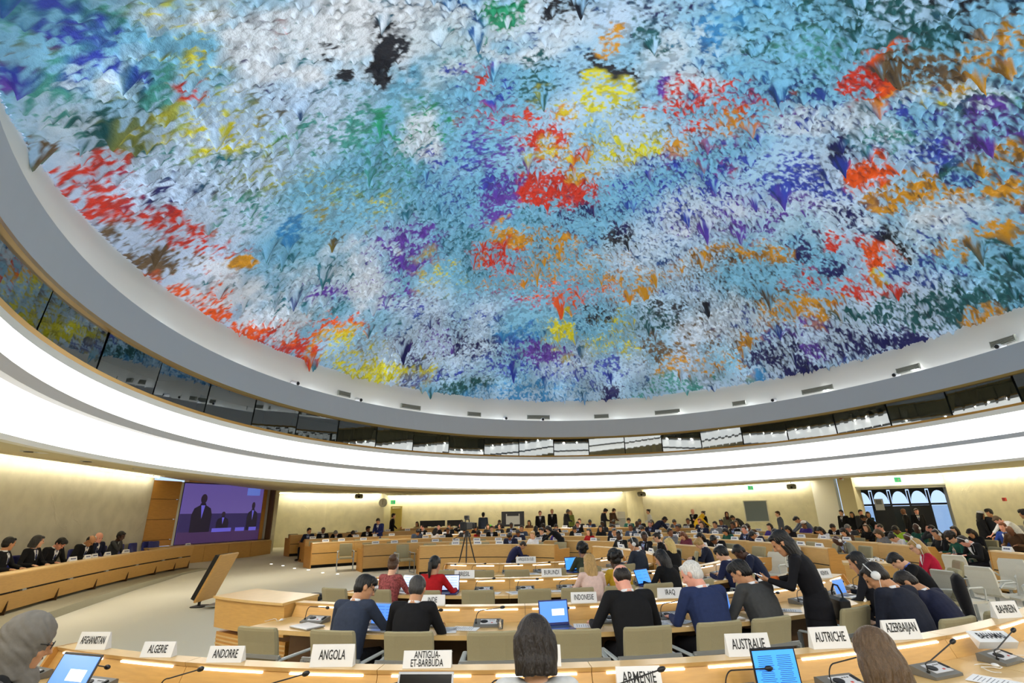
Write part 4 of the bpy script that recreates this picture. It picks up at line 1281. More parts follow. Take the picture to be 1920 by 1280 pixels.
def skeleton(p):
    J = {}; k = p.k
    hz = (p.seat + .085) if p.sit else .93 * k
    J['P'] = Vector((0, 0, hz))
    up = (Matrix.Rotation(-p.lean, 3, 'X') @ Matrix.Rotation(p.side, 3, 'Y')) @ Vector((0, 0, 1))
    tw = Matrix.Rotation(p.twist, 3, up)
    xr = tw @ (Matrix.Rotation(p.side, 3, 'Y') @ Vector((1, 0, 0))); fw = up.cross(xr).normalized()
    J['up'], J['x'], J['f'] = up, xr, fw
    up0 = up.lerp(Vector((0, 0, 1)), .55).normalized()
    J['W'] = J['P'] + up0 * .17 * k; J['C'] = J['W'] + up * .22 * k; J['N'] = J['C'] + up.lerp(fw, .08) * .145 * k
    sh = (.185 if p.sex == 'm' else .158) * k * p.width
    J['SL'] = J['C'] + up * .085 * k - xr * sh; J['SR'] = J['C'] + up * .085 * k + xr * sh
    hr = Matrix.Rotation(p.yaw, 3, up) @ Matrix.Rotation(-p.pitch, 3, xr) @ Matrix.Rotation(p.roll, 3, fw)
    J['hx'], J['hf'], J['hu'] = hr @ xr, hr @ fw, hr @ up
    J['H'] = J['N'] + J['hu'] * .145 * k + J['hf'] * .022 * k
    l1, l2 = .29 * k, .255 * k
    for s, S, h in (('L', 'SL', p.hl), ('R', 'SR', p.hr)):
        sg = -1 if s == 'L' else 1
        E, Wr = ik(J[S], Vector(h), l1, l2, Vector((sg * .55, -.5, -.8)))
        J['E' + s], J['W' + s] = E, Wr
    if p.sit:
        for s, sg in (('L', -1), ('R', 1)):
            J['T' + s] = J['P'] + Vector((sg * .095 * k, .03, -.01)); J['K' + s] = Vector((sg * .13, .44 * k, p.seat + .045)); J['A' + s] = Vector((sg * .12, .42 * k, .085)); J['B' + s] = Vector((sg * .13, .58 * k, .035))
    else:
        for s, sg in (('L', -1), ('R', 1)):
            st = p.stride * sg
            J['T' + s] = J['P'] + Vector((sg * .09 * k, 0, -.03)); J['K' + s] = Vector((sg * .095 * k, .03 + st * .5, .50 * k)); J['A' + s] = Vector((sg * .10 * k, st - .03, .085)); J['B' + s] = Vector((sg * .11 * k, st + .13, .035))
    return J


def head_mesh(mb, J, k, fine):
    k = k * 1.06; x, f, u, H = J['hx'], J['hf'], J['hu'], J['H']
    rings = []
    for z, rx, ry, yc in ((-.122, .018, .016, .052), (-.115, .036, .036, .046), (-.095, .050, .058, .030), (-.065, .060, .076, .014), (-.03, .067, .088, .004), (.01, .072, .094, -.004), (.05, .075, .096, -.008), (.085, .064, .082, -.010), (.108, .044, .056, -.012), (.118, .02, .026, -.012)):
        rings.append(oval(H + (u * z + f * yc) * k, x, f, rx * k, ry * k, 16, 2.1))
    mb.skin(rings)
    def P(a, b, c): return H + (x * a + f * b + u * c) * k
    # neck
    N = J['N']; mb.tube([J['C'] + J['up'] * .05 * k, N - J['f'] * .008, H + (u * -.06 - f * .022) * k], [.075 * k, .056 * k, .052 * k], 12)
    R = Matrix((x, f, u)).transposed()
    if fine:
        mb.tube([P(0, .084, .028), P(0, .100, -.005), P(0, .112, -.026), P(0, .096, -.034)], [.009 * k, .011 * k, .0135 * k, .009 * k], 8)      # nose
        for s in (-1, 1):
            mb.ell(P(s * .076, -.012, -.005), (.011 * k, .022 * k, .034 * k), 8, 8, R @ rotm(.2, 0, s * -.25))       # ear
            mb.ell(P(s * .032, .074, .030), (.022 * k, .016 * k, .008 * k), 8, 6, R)                                   # brow
            mb.ell(P(s * .040, .058, -.032), (.020 * k, .022 * k, .020 * k), 8, 6, R)                                  # cheek
        mb.ell(P(0, .082, -.062), (.024 * k, .012 * k, .006 * k), 8, 6, R); mb.ell(P(0, .079, -.073), (.021 * k, .012 * k, .007 * k), 8, 6, R)   # lips
        mb.ell(P(0, .068, -.103), (.020 * k, .018 * k, .016 * k), 8, 6, R)                                             # chin
    else:
        mb.ell(P(0, .098, -.022), (.011 * k, .016 * k, .02 * k), 6, 5, R)
        for s in (-1, 1): mb.ell(P(s * .076, -.012, -.005), (.012 * k, .022 * k, .034 * k), 6, 5, R)


TORSO_M = [(0, .165, .125), (.35, .160, .112), (.7, .172, .118), (1.0, .182, .122), (1.22, .165, .112), (1.36, .115, .085), (1.46, .068, .066)]
TORSO_F = [(0, .172, .128), (.35, .140, .102), (.7, .150, .112), (1.0, .160, .118), (1.22, .142, .100), (1.36, .098, .074), (1.46, .058, .058)]


def torso(mb, p, J, grow, top=1.46, bottom=True, hem=0.0):
    k = p.k; T = TORSO_M if p.sex == 'm' else TORSO_F; rings = []
    L = []
    if bottom and not p.sit: L += [(-.55 - hem, .178 + hem * .02, .132 + hem * .02), (-.3, .172, .128)]
    elif bottom: L += [(-.42, .17, .135)]
    for t, rx, ry in L + T:
        if t > top: break
        if t < 0: c = J['P'] + Vector((0, 0, t * .22))
        elif t <= .6: c = J['P'].lerp(J['W'], t / .6)
        elif t <= 1.1: c = J['W'].lerp(J['C'], (t - .6) / .5)
        else: c = J['C'].lerp(J['N'], (t - 1.1) / .38)
        w_ = min(1, max(0, t / .8)); X = Vector((1, 0, 0)).lerp(J['x'], w_).normalized(); F = Vector((0, 1, 0)).lerp(J['f'], w_).normalized()
        rings.append(oval(c, X, F, (rx * p.width + grow) * k, (ry * p.width + grow) * k, 18, 2.5))
    mb.skin(rings)


def arms(mb, p, J, grow, to=1.0):
    k = p.k; g = grow; m = 1.0 if p.sex == 'm' else .86
    for s in 'LR':
        S, E, Wr = J['S' + s], J['E' + s], J['W' + s]
        limb(mb, [J['C'].lerp(S, .55) + J['up'] * .035 * k, S], [(.062 * m + g) * k, (.060 * m + g) * k])
        end = E.lerp(Wr, to)
        limb(mb, [S, S.lerp(E, .5), E, E.lerp(end, .5), end], [(.058 * m + g) * k, (.049 * m + g) * k, (.041 * m + g) * k, (.038 * m + g) * k, ((.041 - .013 * to) * m + g) * k])


def legs(mb, p, J, grow):
    k = p.k; m = 1.0 if p.sex == 'm' else .92
    for s in 'LR':
        limb(mb, [J['T' + s], J['T' + s].lerp(J['K' + s], .5), J['K' + s], J['K' + s].lerp(J['A' + s], .4), J['A' + s]], [(.088 * m + grow) * k, (.074 * m + grow) * k, (.056 * m + grow) * k, (.053 * m + grow) * k, (.036 + grow) * k])
    mb.ell(J['P'] + Vector((0, -.01, -.03)), ((.165 + grow) * k, (.12 + grow) * k, (.10 + grow) * k), 14, 10)


def hair(mb, style, J, k):
    k = k * 1.06
    x, f, u, H = J['hx'], J['hf'], J['hu'], J['H']; R = Matrix((x, f, u)).transposed()
    def P(a, b, c): return H + (x * a + f * b + u * c) * k
    def E(c, r, rot=None): mb.ell(P(*c), tuple(q * k for q in r), 16, 12, R @ rot if rot is not None else R)
    if style == 'bald': return False
    if style == 'fringe_bald':            # a wreath of hair round a bare crown
        E((0, -.030, .0), (.084, .078, .062)); E((.062, -.02, .0), (.026, .05, .05)); E((-.062, -.02, .0), (.026, .05, .05)); return True
    if style == 'balding':
        E((0, -.030, .018), (.084, .080, .084)); return True
    E((0, -.020, .036), (.085, .098, .094))
    E((0, -.045, -.01), (.078, .066, .075))
    if style == 'short': E((0, .052, .085), (.055, .036, .030)); return True
    if style == 'thick': E((0, .03, .085), (.074, .07, .045)); E((.04, .065, .07), (.04, .03, .03)); E((-.04, .06, .07), (.04, .03, .03)); return True
    if style == 'mop': E((0, .03, .08), (.078, .075, .050)); E((0, .078, .055), (.062, .026, .032)); E((.07, .0, .02), (.022, .05, .06)); E((-.07, .0, .02), (.022, .05, .06)); return True
    if style == 'curly':
        q = random.Random(3)
        for i in range(46):
            a, b = q.uniform(0, 2 * PI), q.uniform(-.25, 1.0); r = math.sqrt(max(0, 1 - b * b)); c = (.095 * r * math.cos(a), -.03 + .105 * r * math.sin(a) * (1 if math.sin(a) < .4 else .75), .04 + .10 * b)
            E(c, (.036,) * 3)
        return True
    if style == 'bun': E((0, -.115, .07), (.042, .04, .042)); E((0, .04, .085), (.06, .045, .03)); return True
    if style == 'updo': E((0, -.085, .085), (.062, .055, .055)); E((.02, -.10, .12), (.035, .035, .03)); E((0, .04, .085), (.06, .045, .03)); return True
    if style == 'pony':
        E((0, .04, .085), (.06, .045, .03)); mb.tube([P(0, -.10, .03), P(0, -.135, .0), P(.0, -.125, -.10), P(.0, -.10, -.22)], [.026 * k, .034 * k, .030 * k, .010 * k], 10); return True
    Ln = {'bob': -.125, 'medium': -.22, 'long': -.36, 'verylong': -.46}[style]
    rings = []
    for i in range(9):
        t = i / 8; z = .085 + (Ln - .085) * t
        wx = (.055, .078)[i] if i < 2 else .086 + .012 * math.sin(PI * min(1, t * 1.2)); ry = (.055, .078)[i] if i < 2 else .088 - .018 * t; yc = -.028 - .03 * t
        if style == 'bob': wx += .010 * t
        elif t > .6: wx *= 1 - .25 * (t - .6)
        if style == 'verylong' and t > .7: wx *= 1 - .5 * (t - .7)
        dn = Vector((0, 0, -1)); cen = P(0, yc, max(z, -.06))
        if z < -.06: cen = cen + (u * (z + .06) * k).lerp(Vector((0, 0, (z + .06) * k)), .6) - J['f'] * (.012 * t)
        rings.append(oval(cen, x, f, wx * k, ry * k, 18, 2.4))
    # open the face: pull the front of each ring back behind the cheeks
    for i, rg_ in enumerate(rings):
        t = i / 8
        for j, v in enumerate(rg_):
            d = (v - H).dot(f) / k
            if d > .02 and t > .12:
                rg_[j] = v - f * ((d - .02) * k * min(1, t * 3))
    mb.skin(rings)
    E((0, .045, .085), (.064, .046, .030)); return True


def groove(me, J, k, style):
    """locks of hair: shallow furrows that run down from the crown"""
    n = len(me.vertices); co = np.zeros(n * 3); no = np.zeros(n * 3); me.vertices.foreach_get('co', co); me.vertices.foreach_get('normal', no)
    co = co.reshape(-1, 3); no = no.reshape(-1, 3); d = co - np.array(J['H'])
    a = np.arctan2(d @ np.array(J['hx']), -(d @ np.array(J['hf'])) + .01); z = d @ np.array(J['hu'])
    if style == 'scarf': a, z = a * .35 + z * 4.0, z * .4
    q = .45 * np.sin(a * 23 + 3 * np.sin(z * 21)) + .35 * np.sin(a * 41 + 2.2 * np.sin(z * 33 + 1)) + .35 * np.sin(a * 9 + z * 14)
    amp = (.0042 if style in ('bob', 'medium', 'long', 'verylong', 'mop', 'thick', 'curly', 'scarf') else .0022) * k * np.clip((.125 * k - z) / (.05 * k), .1, 1)
    co += no * (q * amp)[:, None]; me.vertices.foreach_set('co', co.ravel()); me.update()


def scarf(mb, J, k, loose=1.0):
    k = k * 1.06
    x, f, u, H = J['hx'], J['hf'], J['hu'], J['H']; R = Matrix((x, f, u)).transposed()
    def P(a, b, c): return H + (x * a + f * b + u * c) * k
    mb.ell(P(0, -.026, .030), tuple(q * k * loose for q in (.098, .108, .108)), 18, 14, R)
    mb.tube([P(0, -.03, -.02), P(0, -.038, -.09), J['N'] + J['up'] * -.03 * k], [.100 * k * loose, .094 * k * loose, .108 * k], 18)
    mb.tube([P(0, .02, -.125), J['N'] + J['f'] * .07 * k, J['C'] + J['f'] * .10 * k], [.050 * k, .070 * k, .09 * k], 14)


def patch_on(bvh, J, k, pts, off, name, material, thick=.004):
    """lay a small plate of cloth on the chest: pts are (x, up) rows from the left edge to the right edge"""
    rows = []
    for row in pts:
        r = []
        for a, c in row:
            o = J['C'] + J['x'] * a * k + J['up'] * c * k + J['f'] * .5
            h = bvh.ray_cast(o, -J['f'])
            if h[0] is None: return None
            r.append(h[0] + J['f'] * off)
        rows.append(r)
    b = MB(); n = len(rows[0]); m_ = len(rows); vs = [v for r in rows for v in r] + [v - J['f'] * thick for r in rows for v in r]; N_ = n * m_
    fs = []
    for i in range(m_ - 1):
        for j in range(n - 1):
            a = i * n + j; fs.append((a, a + n, a + n + 1, a + 1)); fs.append((N_ + a, N_ + a + 1, N_ + a + n + 1, N_ + a + n))
    bd = [i * n for i in range(m_)] + [(m_ - 1) * n + j for j in range(1, n)] + [i * n + n - 1 for i in range(m_ - 2, -1, -1)] + [j for j in range(n - 2, 0, -1)]
    for q in range(len(bd)):
        a, c = bd[q], bd[(q + 1) % len(bd)]; fs.append((a, c, N_ + c, N_ + a))
    b.add(vs, fs)
    return b.mesh(name, material, True)


def make_person(p, vox=.012, fine=True, hairstyle='short', outfit='suit', hem=0.0, headset=False, glasses=False, scarf_=False, hands=True, cap=False, collar=True, tie=True, veil=1.0):
    """returns [(part name, mesh)], meshes in the person's own frame; materials are filled in by dress()"""
    J = skeleton(p); k = p.k; out = []; dummy = MAT['white_paint']
    # body: one continuous figure
    b = MB(); torso(b, p, J, -.022); arms(b, p, J, -.014); legs(b, p, J, -.012); head_mesh(b, J, k, fine)
    for s in 'LR':
        sg = -1 if s == 'L' else 1
        if hands:
            hand(b, J['W' + s], Vector(p.fwd_l if s == 'L' else p.fwd_r), Vector(p.palm_l if s == 'L' else p.palm_r), sg, p.curl, k * (1 if p.sex == 'm' else .93))
    body = remesh(b, vox, 2 if fine else 1, 'body', dummy); out.append(('body', body, 'skin'))
    # top garment
    b = MB(); g = .010
    torso(b, p, J, g, top=1.44 if outfit == 'short' else 1.5, hem=hem); arms(b, p, J, g * .7, .97 if outfit != 'short' else .35)
    top = remesh(b, max(vox, .012), 3, 'top', dummy); out.append(({'suit': 'jacket', 'knit': 'sweater', 'dress': 'dress', 'short': 'polo_shirt', 'coat': 'coat'}[outfit], top, 'top'))
    if outfit in ('dress', 'coat') and not p.sit:
        b = MB(); P0 = J['P']
        rings = [oval(P0 + Vector((0, 0, z)), Vector((1, 0, 0)), Vector((0, 1, 0)), rx, ry, 18, 2.3) for z, rx, ry in ((.16, .155, .118), (.05, .172, .13), (-.08, .19, .145), (-.3, .20, .155), (-.5, .205, .16), (-.62 - hem, .21, .165))]
        b.skin(rings); out.append(('skirt', remesh(b, .02, 2, 'skirt', dummy), 'top'))
    # trousers and shoes
    b = MB(); legs(b, p, J, .008); out.append(('trousers', remesh(b, max(vox, .018), 2, 'trousers', dummy), 'bottom'))
    for s in 'LR':
        b = MB(); b.ell(J['B' + s] + Vector((0, -.03, .012)), (.045, .125, .045), 12, 8); out.append(('shoe', b.mesh('shoe', dummy, True), 'shoe'))
    # hair
    b = MB()
    if scarf_:
        scarf(b, J, k, veil); hm = remesh(b, max(.010, vox), 3, 'scarf', dummy); groove(hm, J, k, 'scarf'); out.append(('headscarf', hm, 'scarf'))
    elif hair(b, hairstyle, J, k):
        hm = remesh(b, max(.009 if vox > .0101 else .0065, vox * .7), 2, 'hair', dummy); groove(hm, J, k, hairstyle); out.append(('hair', hm, 'hair'))
    kk = k; k = k * 1.06; x, f, u, H = J['hx'], J['hf'], J['hu'], J['H']
    def P(a, bb, c): return H + (x * a + f * bb + u * c) * k
    R = Matrix((x, f, u)).transposed()
    if cap:
        b = MB(); b.ell(P(0, -.008, .085), (.094 * k, .108 * k, .060 * k), 14, 10, R); out.append(('cap', b.mesh('cap', dummy, True), 'cap'))
    k = kk
    # shirt collar and, under an open jacket, shirt front and tie
    if collar and not scarf_:
        b = MB(); rings = []
        for t, r in ((-.035, .058), (-.010, .0605), (.016, .0595), (.018, .053), (-.03, .050)):
            rings.append(oval(J['N'] + J['up'] * (t * k) - J['f'] * .006 * k + J['f'] * (0 if t < 0 else .004), J['x'], J['f'], r * k * (1 if p.sex == 'm' else .9), r * k * 1.02 * (1 if p.sex == 'm' else .9), 16))
        b.skin(rings); out.append(('collar', b.mesh('collar', dummy, True), 'shirt'))
    if outfit == 'suit':
        bvh = BVHTree.FromPolygons([v.co.copy() for v in top.vertices], [tuple(q.vertices) for q in top.polygons])
        rows = [[(w_ * s, c) for s in (-1, -.5, 0, .5, 1)] for c, w_ in ((.125, .052), (.08, .056), (.03, .044), (-.03, .030), (-.09, .012), (-.11, .004))]
        me = patch_on(bvh, J, k, rows, .006, 'shirt_front', dummy)
        if me: out.append(('shirt_front', me, 'shirt'))
        if tie:
            rows = [[(w_ * s, c) for s in (-1, 0, 1)] for c, w_ in ((.118, .016), (.10, .011), (.0, .019), (-.06, .021), (-.09, .008))]
            me = patch_on(bvh, J, k, rows, .011, 'tie', dummy)
            if me: out.append(('tie', me, 'tie'))
    k = k * 1.06
    if fine:
        for s in (-1, 1):
            b = MB(); b.ell(P(s * .030, .083, .012), (.0115 * k, .008 * k, .0068 * k), 10, 8, R); out.append(('eye', b.mesh('eye', dummy, True), 'eye'))
    if glasses:
        b = MB()
        for s in (-1, 1):
            b.tube([P(s * .031 + .021 * math.cos(a), .104, .010 + .016 * math.sin(a)) for a in [2 * PI * i / 12 for i in range(13)]], .0022, 5)
            b.tube([P(s * .05, .102, .014), P(s * .078, .06, .014), P(s * .082, -.01, .010)], .0022, 5)
        b.tube([P(-.011, .106, .013), P(.011, .106, .013)], .002, 5); out.append(('glasses', b.mesh('glasses', dummy), 'black'))
    if headset:
        b = MB(); b.tube([P(.098 * math.cos(a), -.012, .128 * math.sin(a) * 1.05) for a in [PI * i / 14 for i in range(15)]], .006, 6); 
        for s in (-1, 1):
            b.tube([P(s * .080, -.012, -.004), P(s * .092, -.012, -.004), P(s * .104, -.012, -.004)], [.036 * k, .040 * k, .030 * k], 12)
        b.tube([P(-.1, -.012, -.035), J['N'] - J['x'] * .11 - J['up'] * .03 + J['f'] * .05, J['C'] - J['x'] * .13 + J['f'] * .14], .0035, 5)
        out.append(('headphones', b.mesh('headphones', dummy, True), 'white'))
    return out, J


SKIN = {'fair': (222, 172, 140), 'tan': (190, 138, 100), 'brown': (128, 84, 58), 'dark': (72, 46, 36), 'pink': (226, 160, 138)}
HAIRC = {'black': (16, 14, 15), 'dark': (27, 19, 15), 'brown': (72, 48, 32), 'blond': (176, 142, 86), 'lblond': (206, 178, 110), 'grey': (118, 116, 114), 'white': (214, 212, 208), 'streak': (84, 64, 43), 'red': (110, 62, 34), 'salt': (52, 50, 50)}
mat('eye_dark', lin(40, 28, 22), .2)


def dress(parts, root, skin, hairc, top, shirt=(226, 228, 232), tie=(40, 50, 90), bottom=(24, 24, 30), scarfc=(120, 116, 110), pat=0.0, cap=(230, 230, 230)):
    M = {'skin': skinmat(SKIN[skin]), 'hair': hairmat(HAIRC[hairc]), 'top': cloth(top, pat=pat), 'bottom': cloth(bottom), 'shoe': MAT['black_gloss'], 'scarf': cloth(scarfc), 'shirt': cloth(shirt), 'tie': cloth(tie), 'eye': MAT['eye_dark'], 'black': MAT['black'],
         'white': MAT['white_plastic'], 'cap': cloth(cap)}
    for nm, me, slot in parts:
        o = link(nm, me, root)
        o.material_slots[0].link = 'OBJECT'; o.material_slots[0].material = M[slot]


def aim_px(x, y, px, py=1000):
    """rotation turning local +Y from (x, y) towards the view azimuth of another pixel at the same range"""
    pass


def face_to(x, y, tx, ty): return math.atan2(-(tx - x), ty - y)


PEOPLE = 0


def near_person(k, px, py, label, pose, skin, hairc, top, dr=.86, turn=0.0, back=0.0, group=None, dress_kw={}, **kw):
    rg = NEAR[k]; x, y = ring_hit(px, rg.cx, rg.cy, rg.R + dr, py, far=False); a = ang_of(rg, x, y)
    pose.hl = (pose.hl[0], pose.hl[1], pose.hl[2] + .045); pose.hr = (pose.hr[0], pose.hr[1], pose.hr[2] + .045)
    parts, J = make_person(pose, **kw)
    r = empty('person', (x, y, 0), rg.face(a) + turn, label, 'person', group)
    dress(parts, r, skin, hairc, top, **dress_kw)
    return r, J


BLK_, NAVY_, NAVYD, CHAR = (20, 20, 23), (34, 42, 66), (24, 28, 44), (62, 64, 68)
# ---- front row
P_ = Pose(sex='f', lean=.22, twist=-.20, yaw=-.10, pitch=.10, hr=(.30, .50, .80), hl=(-.02, .44, .80), fwd_r=(.1, 1, -.12), seat=.48, k=1.12)
near_person(1, -36, 1250, 'person in grey headscarf and black coat typing at a laptop behind the AFGHANISTAN plate', P_, 'tan', 'black', (26, 26, 28), turn=-.35, dr=1.22, vox=.008, outfit='coat', scarf_=True, glasses=True, veil=1.12,
            dress_kw=dict(scarfc=(118, 114, 108)))
P_ = Pose(sex='f', lean=.10, pitch=.12, k=1.02, seat=.60, hl=(-.2, .40, .80), hr=(.2, .40, .80))
near_person(1, 1005, 1240, 'person with straight dark brown bob and pale grey jacket before the ARGENTINE plate', P_, 'fair', 'dark', (186, 188, 190), dr=1.28, vox=.010, outfit='knit', hairstyle='bob', collar=False)
P_ = Pose(sex='f', lean=.22, pitch=.30, k=1.08, seat=.46, twist=.05, yaw=-.30, roll=.06)
near_person(1, 1694, 1255, 'person with long brown streaked hair seated at the front desk under the AZERBAIJAN plate', P_, 'fair', 'streak', (40, 38, 40), dr=1.40, vox=.009, outfit='knit', hairstyle='long', turn=-.1)
# dark-haired person at the very corner
parts, J = make_person(Pose(sex='m', lean=.2, pitch=.2), vox=.012, hairstyle='short', outfit='suit')
r = empty('person', (-2.45, 2.45, 0), -.35, 'person with black hair in dark suit, cut off at the lower left corner', 'person')
dress(parts, r, 'tan', 'black', (30, 30, 34))

# ---- second row
P_ = Pose(lean=.30, twist=-.10, yaw=-.75, pitch=.28, hr=(.26, .52, .80), hl=(-.18, .45, .79), curl=.7, k=1.05, seat=.49)
near_person(2, 653, 1150, 'person in slate blue suit turned to the laptop at left end of second row', P_, 'tan', 'black', (48, 56, 74), dr=.84, turn=-.02, vox=.009, hairstyle='thick', glasses=True)
P_ = Pose(lean=.26, pitch=.30, yaw=.10, hr=(.2, .46, .79), hl=(-.2, .46, .79), k=1.05, seat=.48)
near_person(2, 768, 1160, 'person in black suit with greying hair seen from behind under the INDE plate', P_, 'tan', 'salt', BLK_, dr=.86, vox=.010, hairstyle='short')
P_ = Pose(lean=.26, pitch=.42, yaw=.06, hr=(.24, .46, .79), hl=(-.34, .40, .79), k=1.10, seat=.52, width=1.06)
near_person(2, 1187, 1140, 'person in black suit with thinning dark hair between the INDONESIE and IRAQ plates', P_, 'pink', 'dark', BLK_, dr=.86, vox=.010, hairstyle='balding')
P_ = Pose(lean=.30, pitch=.26, yaw=.55, hr=(.20, .46, .79), hl=(-.22, .46, .79), k=1.10, seat=.52, width=1.08)
near_person(2, 1336, 1140, 'white-haired person in navy suit in the second row beside the IRAQ plate', P_, 'pink', 'white', (38, 50, 88), dr=.86, vox=.010, hairstyle='short', turn=.05)
P_ = Pose(lean=.34, pitch=.34, yaw=.35, hr=(.2, .48, .79), hl=(-.26, .50, .80), k=1.10, seat=.52, width=1.04)
near_person(2, 1439, 1130, 'person in charcoal suit with black hair beside the white-haired person in the second row', P_, 'tan', 'black', (64, 65, 66), dr=.86, vox=.010, hairstyle='thick', turn=.12)
P_ = Pose(sex='f', lean=.20, pitch=.25, yaw=.2, hr=(.2, .44, .79), hl=(-.2, .40, .66), k=1.04, seat=.50)
near_person(2, 1649, 1110, 'person with long black hair in dark suit seated right of the KENYA plate', P_, 'tan', 'black', (26, 27, 34), dr=.82, vox=.010, hairstyle='long', collar=False, turn=-.05)
P_ = Pose(lean=.36, pitch=.42, yaw=.55, hr=(.12, .46, .74), hl=(-.10, .44, .70), palm_l=(.3, .2, 1), palm_r=(-.3, .2, 1), k=1.12, seat=.50, width=1.06)
x, y = at(1665, 1165, .75)
def free_person(x, y, rz, label, pose, skin, hairc, top, z=0.0, dress_kw={}, group=None, **kw):
    parts, J = make_person(pose, **kw); r = empty('person', (x, y, z), rz, label, 'person', group); dress(parts, r, skin, hairc, top, **dress_kw); return r, J
x, y = at(1720, 1165, .85)
R_MAN, J_MAN = free_person(x, y, .35, 'person with white headphones in navy suit looking at a phone behind the AZERBAIJAN plate', P_, 'tan', 'dark', (26, 30, 44), vox=.008, hairstyle='short', headset=True)
chair(x + .02, y - .10, 0, .35, 'beige armchair under the person with white headphones and a phone', 'beige armchairs of the near rows')
P_ = Pose(lean=.55, pitch=.45, yaw=.45, k=1.06, hr=(.16, .55, .70), hl=(-.16, .55, .72), width=1.05)
x, y = at(1790, 1150, .85)
free_person(x, y, .5, 'person in navy suit bending forward beside the person with white headphones', P_, 'tan', 'dark', (26, 30, 54), vox=.010, hairstyle='short')
chair(x, y - .12, 0, .5, 'beige armchair under the person bending forward in navy suit', 'beige armchairs of the near rows')

# ---- standing person in black with the orange cuff
P_ = Pose(sit=False, sex='f', lean=.30, side=-.10, pitch=.30, yaw=.2, k=1.04, hl=(-.20, .42, 1.20), hr=(.06, .46, 1.17), palm_l=(.5, .2, .8), palm_r=(-.6, .1, .5), fwd_l=(.3, 1, .1), fwd_r=(-.9, .6, .1), curl=1.0, stride=.06)
x, y = at(1556, 1250, .35)
R_ST, J_ST = free_person(x, y, .95, 'standing person in black dress with long black hair leaning to look at a phone', P_, 'tan', 'black', (16, 16, 22), vox=.007, hairstyle='verylong', outfit='dress', hem=.12, collar=False)
b = MB(); e, w_ = J_ST['ER'], J_ST['WR']; d = (w_ - e).normalized()
b.tube([e.lerp(w_, .66), w_ - d * .012], [.047, .044], 12); b.build('orange_cuff', mat('orange_cloth', lin(226, 108, 28), .8), R_ST, True)['label'] = 'orange cuff'
mw = Matrix.Translation(R_ST.location) @ Matrix.Rotation(R_ST.rotation_euler.z, 4, 'Z')
def held(name, mb, root_mw, loc, rot, label, cat):
    o = empty(name, (0, 0, 0), 0, label, cat); M4 = root_mw @ Matrix.Translation(loc) @ rot.to_4x4(); o.location = M4.translation; o.rotation_euler = M4.to_euler()
    for nm, q, m_ in mb: q.build(nm, MAT[m_], o)
    return o
b1 = MB(); b1.box((0, 0, 0), (.075, .15, .009), bev=.003); b2 = MB(); b2.box((0, 0, .0056), (.066, .13, .002))
held('phone', [('body', b1, 'console_grey'), ('screen', b2, 'screen_pale')], mw, J_ST['WL'] + Vector((.06, .10, .035)), rotm(.35, 0, .3), 'grey phone held by the standing person in black', 'phone')
b1 = MB(); b1.box((0, 0, 0), (.34, .11, .25), bev=.03); b2 = MB(); b2.tube([(-.13, 0, .10), (-.12, 0, .17), (-.05, 0, .24), (.05, 0, .24), (.12, 0, .17), (.13, 0, .10)], .010, 6); b3 = MB(); b3.box((0, -.058, .05), (.05, .006, .03))
held('handbag', [('pouch', b1, 'black'), ('strap', b2, 'rubber'), ('clasp', b3, 'alu')], mw, J_ST['P'] + Vector((.17, -.19, -.06)), rotm(0, 0, .5), 'black handbag hanging at the hip of the standing person in black', 'bag')
mw2 = Matrix.Translation(R_MAN.location) @ Matrix.Rotation(R_MAN.rotation_euler.z, 4, 'Z')
b1 = MB(); b1.box((0, 0, 0), (.075, .15, .009), bev=.003); b2 = MB(); b2.box((0, 0, .0056), (.066, .13, .002))
held('phone', [('body', b1, 'console_grey'), ('screen', b2, 'screen_pale')], mw2, J_MAN['WL'] + Vector((.05, .11, .035)), rotm(.3, 0, .2), 'phone held by the person with white headphones', 'phone')

# ---- third row
P_ = Pose(sex='f', lean=.14, pitch=.10, yaw=.3, k=1.0, hr=(.2, .42, .79), seat=.48)
near_person(3, 729, 1090, 'person in red and grey patterned top with hair pinned up beside the white laptop', P_, 'fair', 'brown', (142, 72, 72), dr=.78, vox=.011, outfit='knit', hairstyle='updo', collar=False, dress_kw=dict(pat=.45))
P_ = Pose(sex='f', lean=.20, pitch=.12, yaw=-.2, k=1.02, hr=(.28, .48, .79), seat=.48)
near_person(3, 807, 1090, 'person in red sweater with black ponytail before the BRESIL plate', P_, 'tan', 'black', (168, 22, 28), dr=.78, vox=.011, outfit='knit', hairstyle='pony', collar=False)
P_ = Pose(sex='f', lean=.14, pitch=.12, k=1.0, seat=.48)
near_person(3, 1112, 1090, 'person with very long blond hair in pale pink jacket under the BURUNDI plate', P_, 'fair', 'blond', (216, 186, 176), dr=.86, vox=.010, outfit='knit', hairstyle='verylong', collar=False)
P_ = Pose(sex='f', lean=.2, pitch=.2, k=1.02, seat=.48)
near_person(3, 1165, 1085, 'person with black curly hair in mustard yellow top in the third row', P_, 'dark', 'black', (186, 152, 40), dr=.70, vox=.012, outfit='knit', hairstyle='curly', collar=False)
P_ = Pose(sex='f', lean=.28, pitch=.25, yaw=.3, k=1.04, seat=.48, hl=(-.3, .4, .79))
near_person(3, 1261, 1075, 'person in black dress with long black hair behind the IRAQ plate', P_, 'tan', 'black', (14, 14, 16), dr=.78, vox=.011, outfit='knit', hairstyle='medium', collar=False)
P_ = Pose(lean=.30, pitch=.25, yaw=.45, k=1.03, seat=.48)
near_person(3, 1382, 1070, 'person with thick black hair and white earphones in navy suit in the third row', P_, 'fair', 'black', (28, 34, 66), dr=.84, vox=.010, hairstyle='mop')
